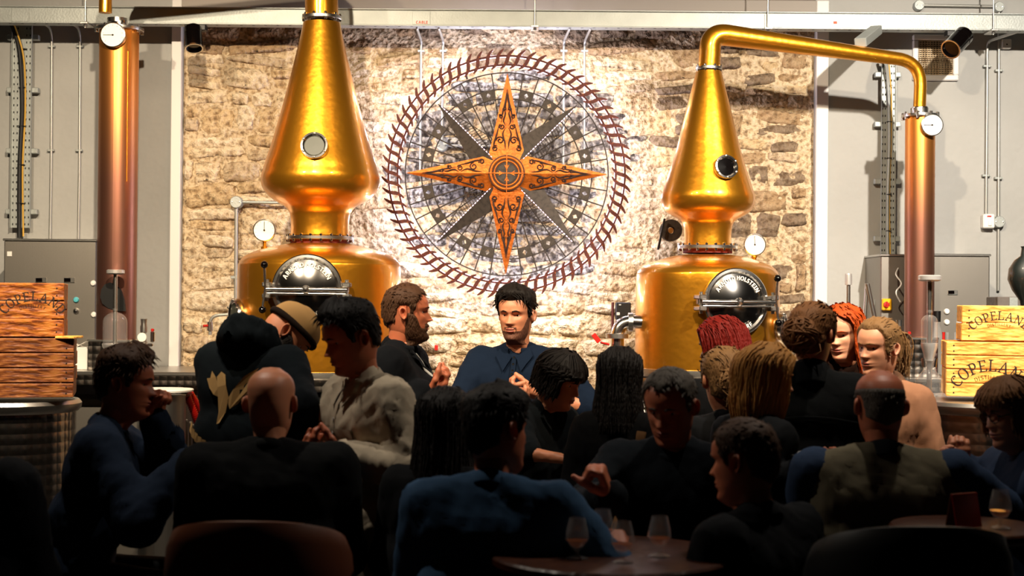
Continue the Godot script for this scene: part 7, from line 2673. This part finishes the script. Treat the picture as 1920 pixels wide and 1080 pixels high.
func tasting_glass(label: String, p: Vector3, fill := true) -> void:
	# a tulip nosing glass
	var t := thing("tasting_glass", label, "glass", p, 0.0, "tasting glasses")
	var b := MB.new()
	b.lathe([Vector2(0, 0), Vector2(0.030, 0), Vector2(0.030, 0.003), Vector2(0.006, 0.010), Vector2(0.005, 0.022), Vector2(0.020, 0.034), Vector2(0.033, 0.055), Vector2(0.030, 0.078), Vector2(0.022, 0.112), Vector2(0.0212, 0.112), Vector2(0.029, 0.078), Vector2(0.0318, 0.055), Vector2(0.019, 0.036), Vector2(0, 0.028)], 28, Transform3D(), 60.0)
	put("bowl", b.mesh(), M["glass"], t)
	if fill:
		b = MB.new()
		b.lathe([Vector2(0, 0.029), Vector2(0.018, 0.0365), Vector2(0.0295, 0.052), Vector2(0, 0.052)], 24)
		put("whisky", b.mesh(), M["whisky"], t)

func furniture() -> void:
	var mo: Node3D = guests["mouth"]["_o"]
	tub_back("black tub chair on pale legs under the man with his hand at his mouth", mo.position + Vector3(0, guests["mouth"]["_seat"] + 0.26, 0), mo.rotation.y, 0.235, 0.26, "black_leather")
	stool(guests["bald"], "bar stool under the bald man in the black jumper")
	stool(guests["shadow"], "bar stool under the shadowed long-haired woman")
	stool(guests["blue"], "stool under the man in the mid-blue shirt")
	stool(guests["grey"], "bar stool under the older grey-haired man")
	stool(guests["crop"], "stool under the cropped man facing left")
	stool(guests["vest"], "bar stool under the man in the olive waistcoat")
	stool(guests["glasses"], "bar stool under the woman with glasses")
	stool(guests["edge"], "stool under the figure cut by the left edge")
	tub_back("brown leather tub chair with a curved back behind the bald man", at(488, 952, 4.35), PI, 0.235, 0.30, "leather")
	tub_back("black tub chair with a rounded back in the bottom right foreground", at(1700, 958, 4.1), PI, 0.245, 0.34, "black_leather")
	var p := table("round dark bar table with tasting glasses in the bottom centre", 1146, 1037, 4.3, 0.34)
	for i in 5:
		var q: Vector3 = [Vector3(-0.10, 0, 0.10), Vector3(0.02, 0, 0.16), Vector3(0.13, 0, 0.05), Vector3(-0.02, 0, -0.08), Vector3(-0.17, 0, -0.02)][i]
		tasting_glass(["tasting glass on the centre table, front left", "tasting glass on the centre table, nearest the camera", "tasting glass on the centre table, right side", "tasting glass on the centre table, at the back", "tasting glass on the centre table, far left by the blue sleeve"][i], p + q)
	var tr := thing("serving_tray", "small black tray with white napkins, held by the woman with the blonde bob", "tray", at(1523, 862, 5.03))
	var b := MB.new()
	b.lathe([Vector2(0, 0), Vector2(0.06, 0), Vector2(0.072, 0.012), Vector2(0.069, 0.013), Vector2(0.058, 0.004), Vector2(0, 0.004)], 36)
	put("dish", b.mesh(), M["black_gloss"], tr)
	for s in [-1, 1]:
		put("napkin", boxm(Vector3(0.045, 0.022, 0.045), 0.008), M["paper"], tr, Transform3D(Basis(Vector3.UP, 0.4 * s), Vector3(0.025 * s, 0.016, 0)))
	p = table("round dark bar table at the right edge under the red card", 1812, 985, 4.5, 0.22)
	var cd := thing("menu_card", "red and tan folded card standing on the table at the right edge", "card", p + Vector3(-0.02, 0, 0.04), 0.5)
	b = MB.new()
	b.box(Vector3(0, 0.05, 0.012), Vector3(0.10, 0.10, 0.0025), Basis(Vector3.RIGHT, -0.22), 0.0005)
	put("front_leaf", b.mesh(), M["red"], cd)
	b = MB.new()
	b.box(Vector3(0, 0.05, -0.012), Vector3(0.10, 0.10, 0.0025), Basis(Vector3.RIGHT, 0.22), 0.0005)
	put("back_leaf", b.mesh(), M["leather"], cd)
	tasting_glass("tasting glass on the right edge table beside the red card", p + Vector3(0.08, 0, 0.06))
	p = table("round dark bar table in front of the man with his hand at his mouth", 385, 908, 5.35, 0.20)
	tasting_glass("tasting glass on the left table by the seated man's forearm", p + Vector3(0.08, 0, 0.04))
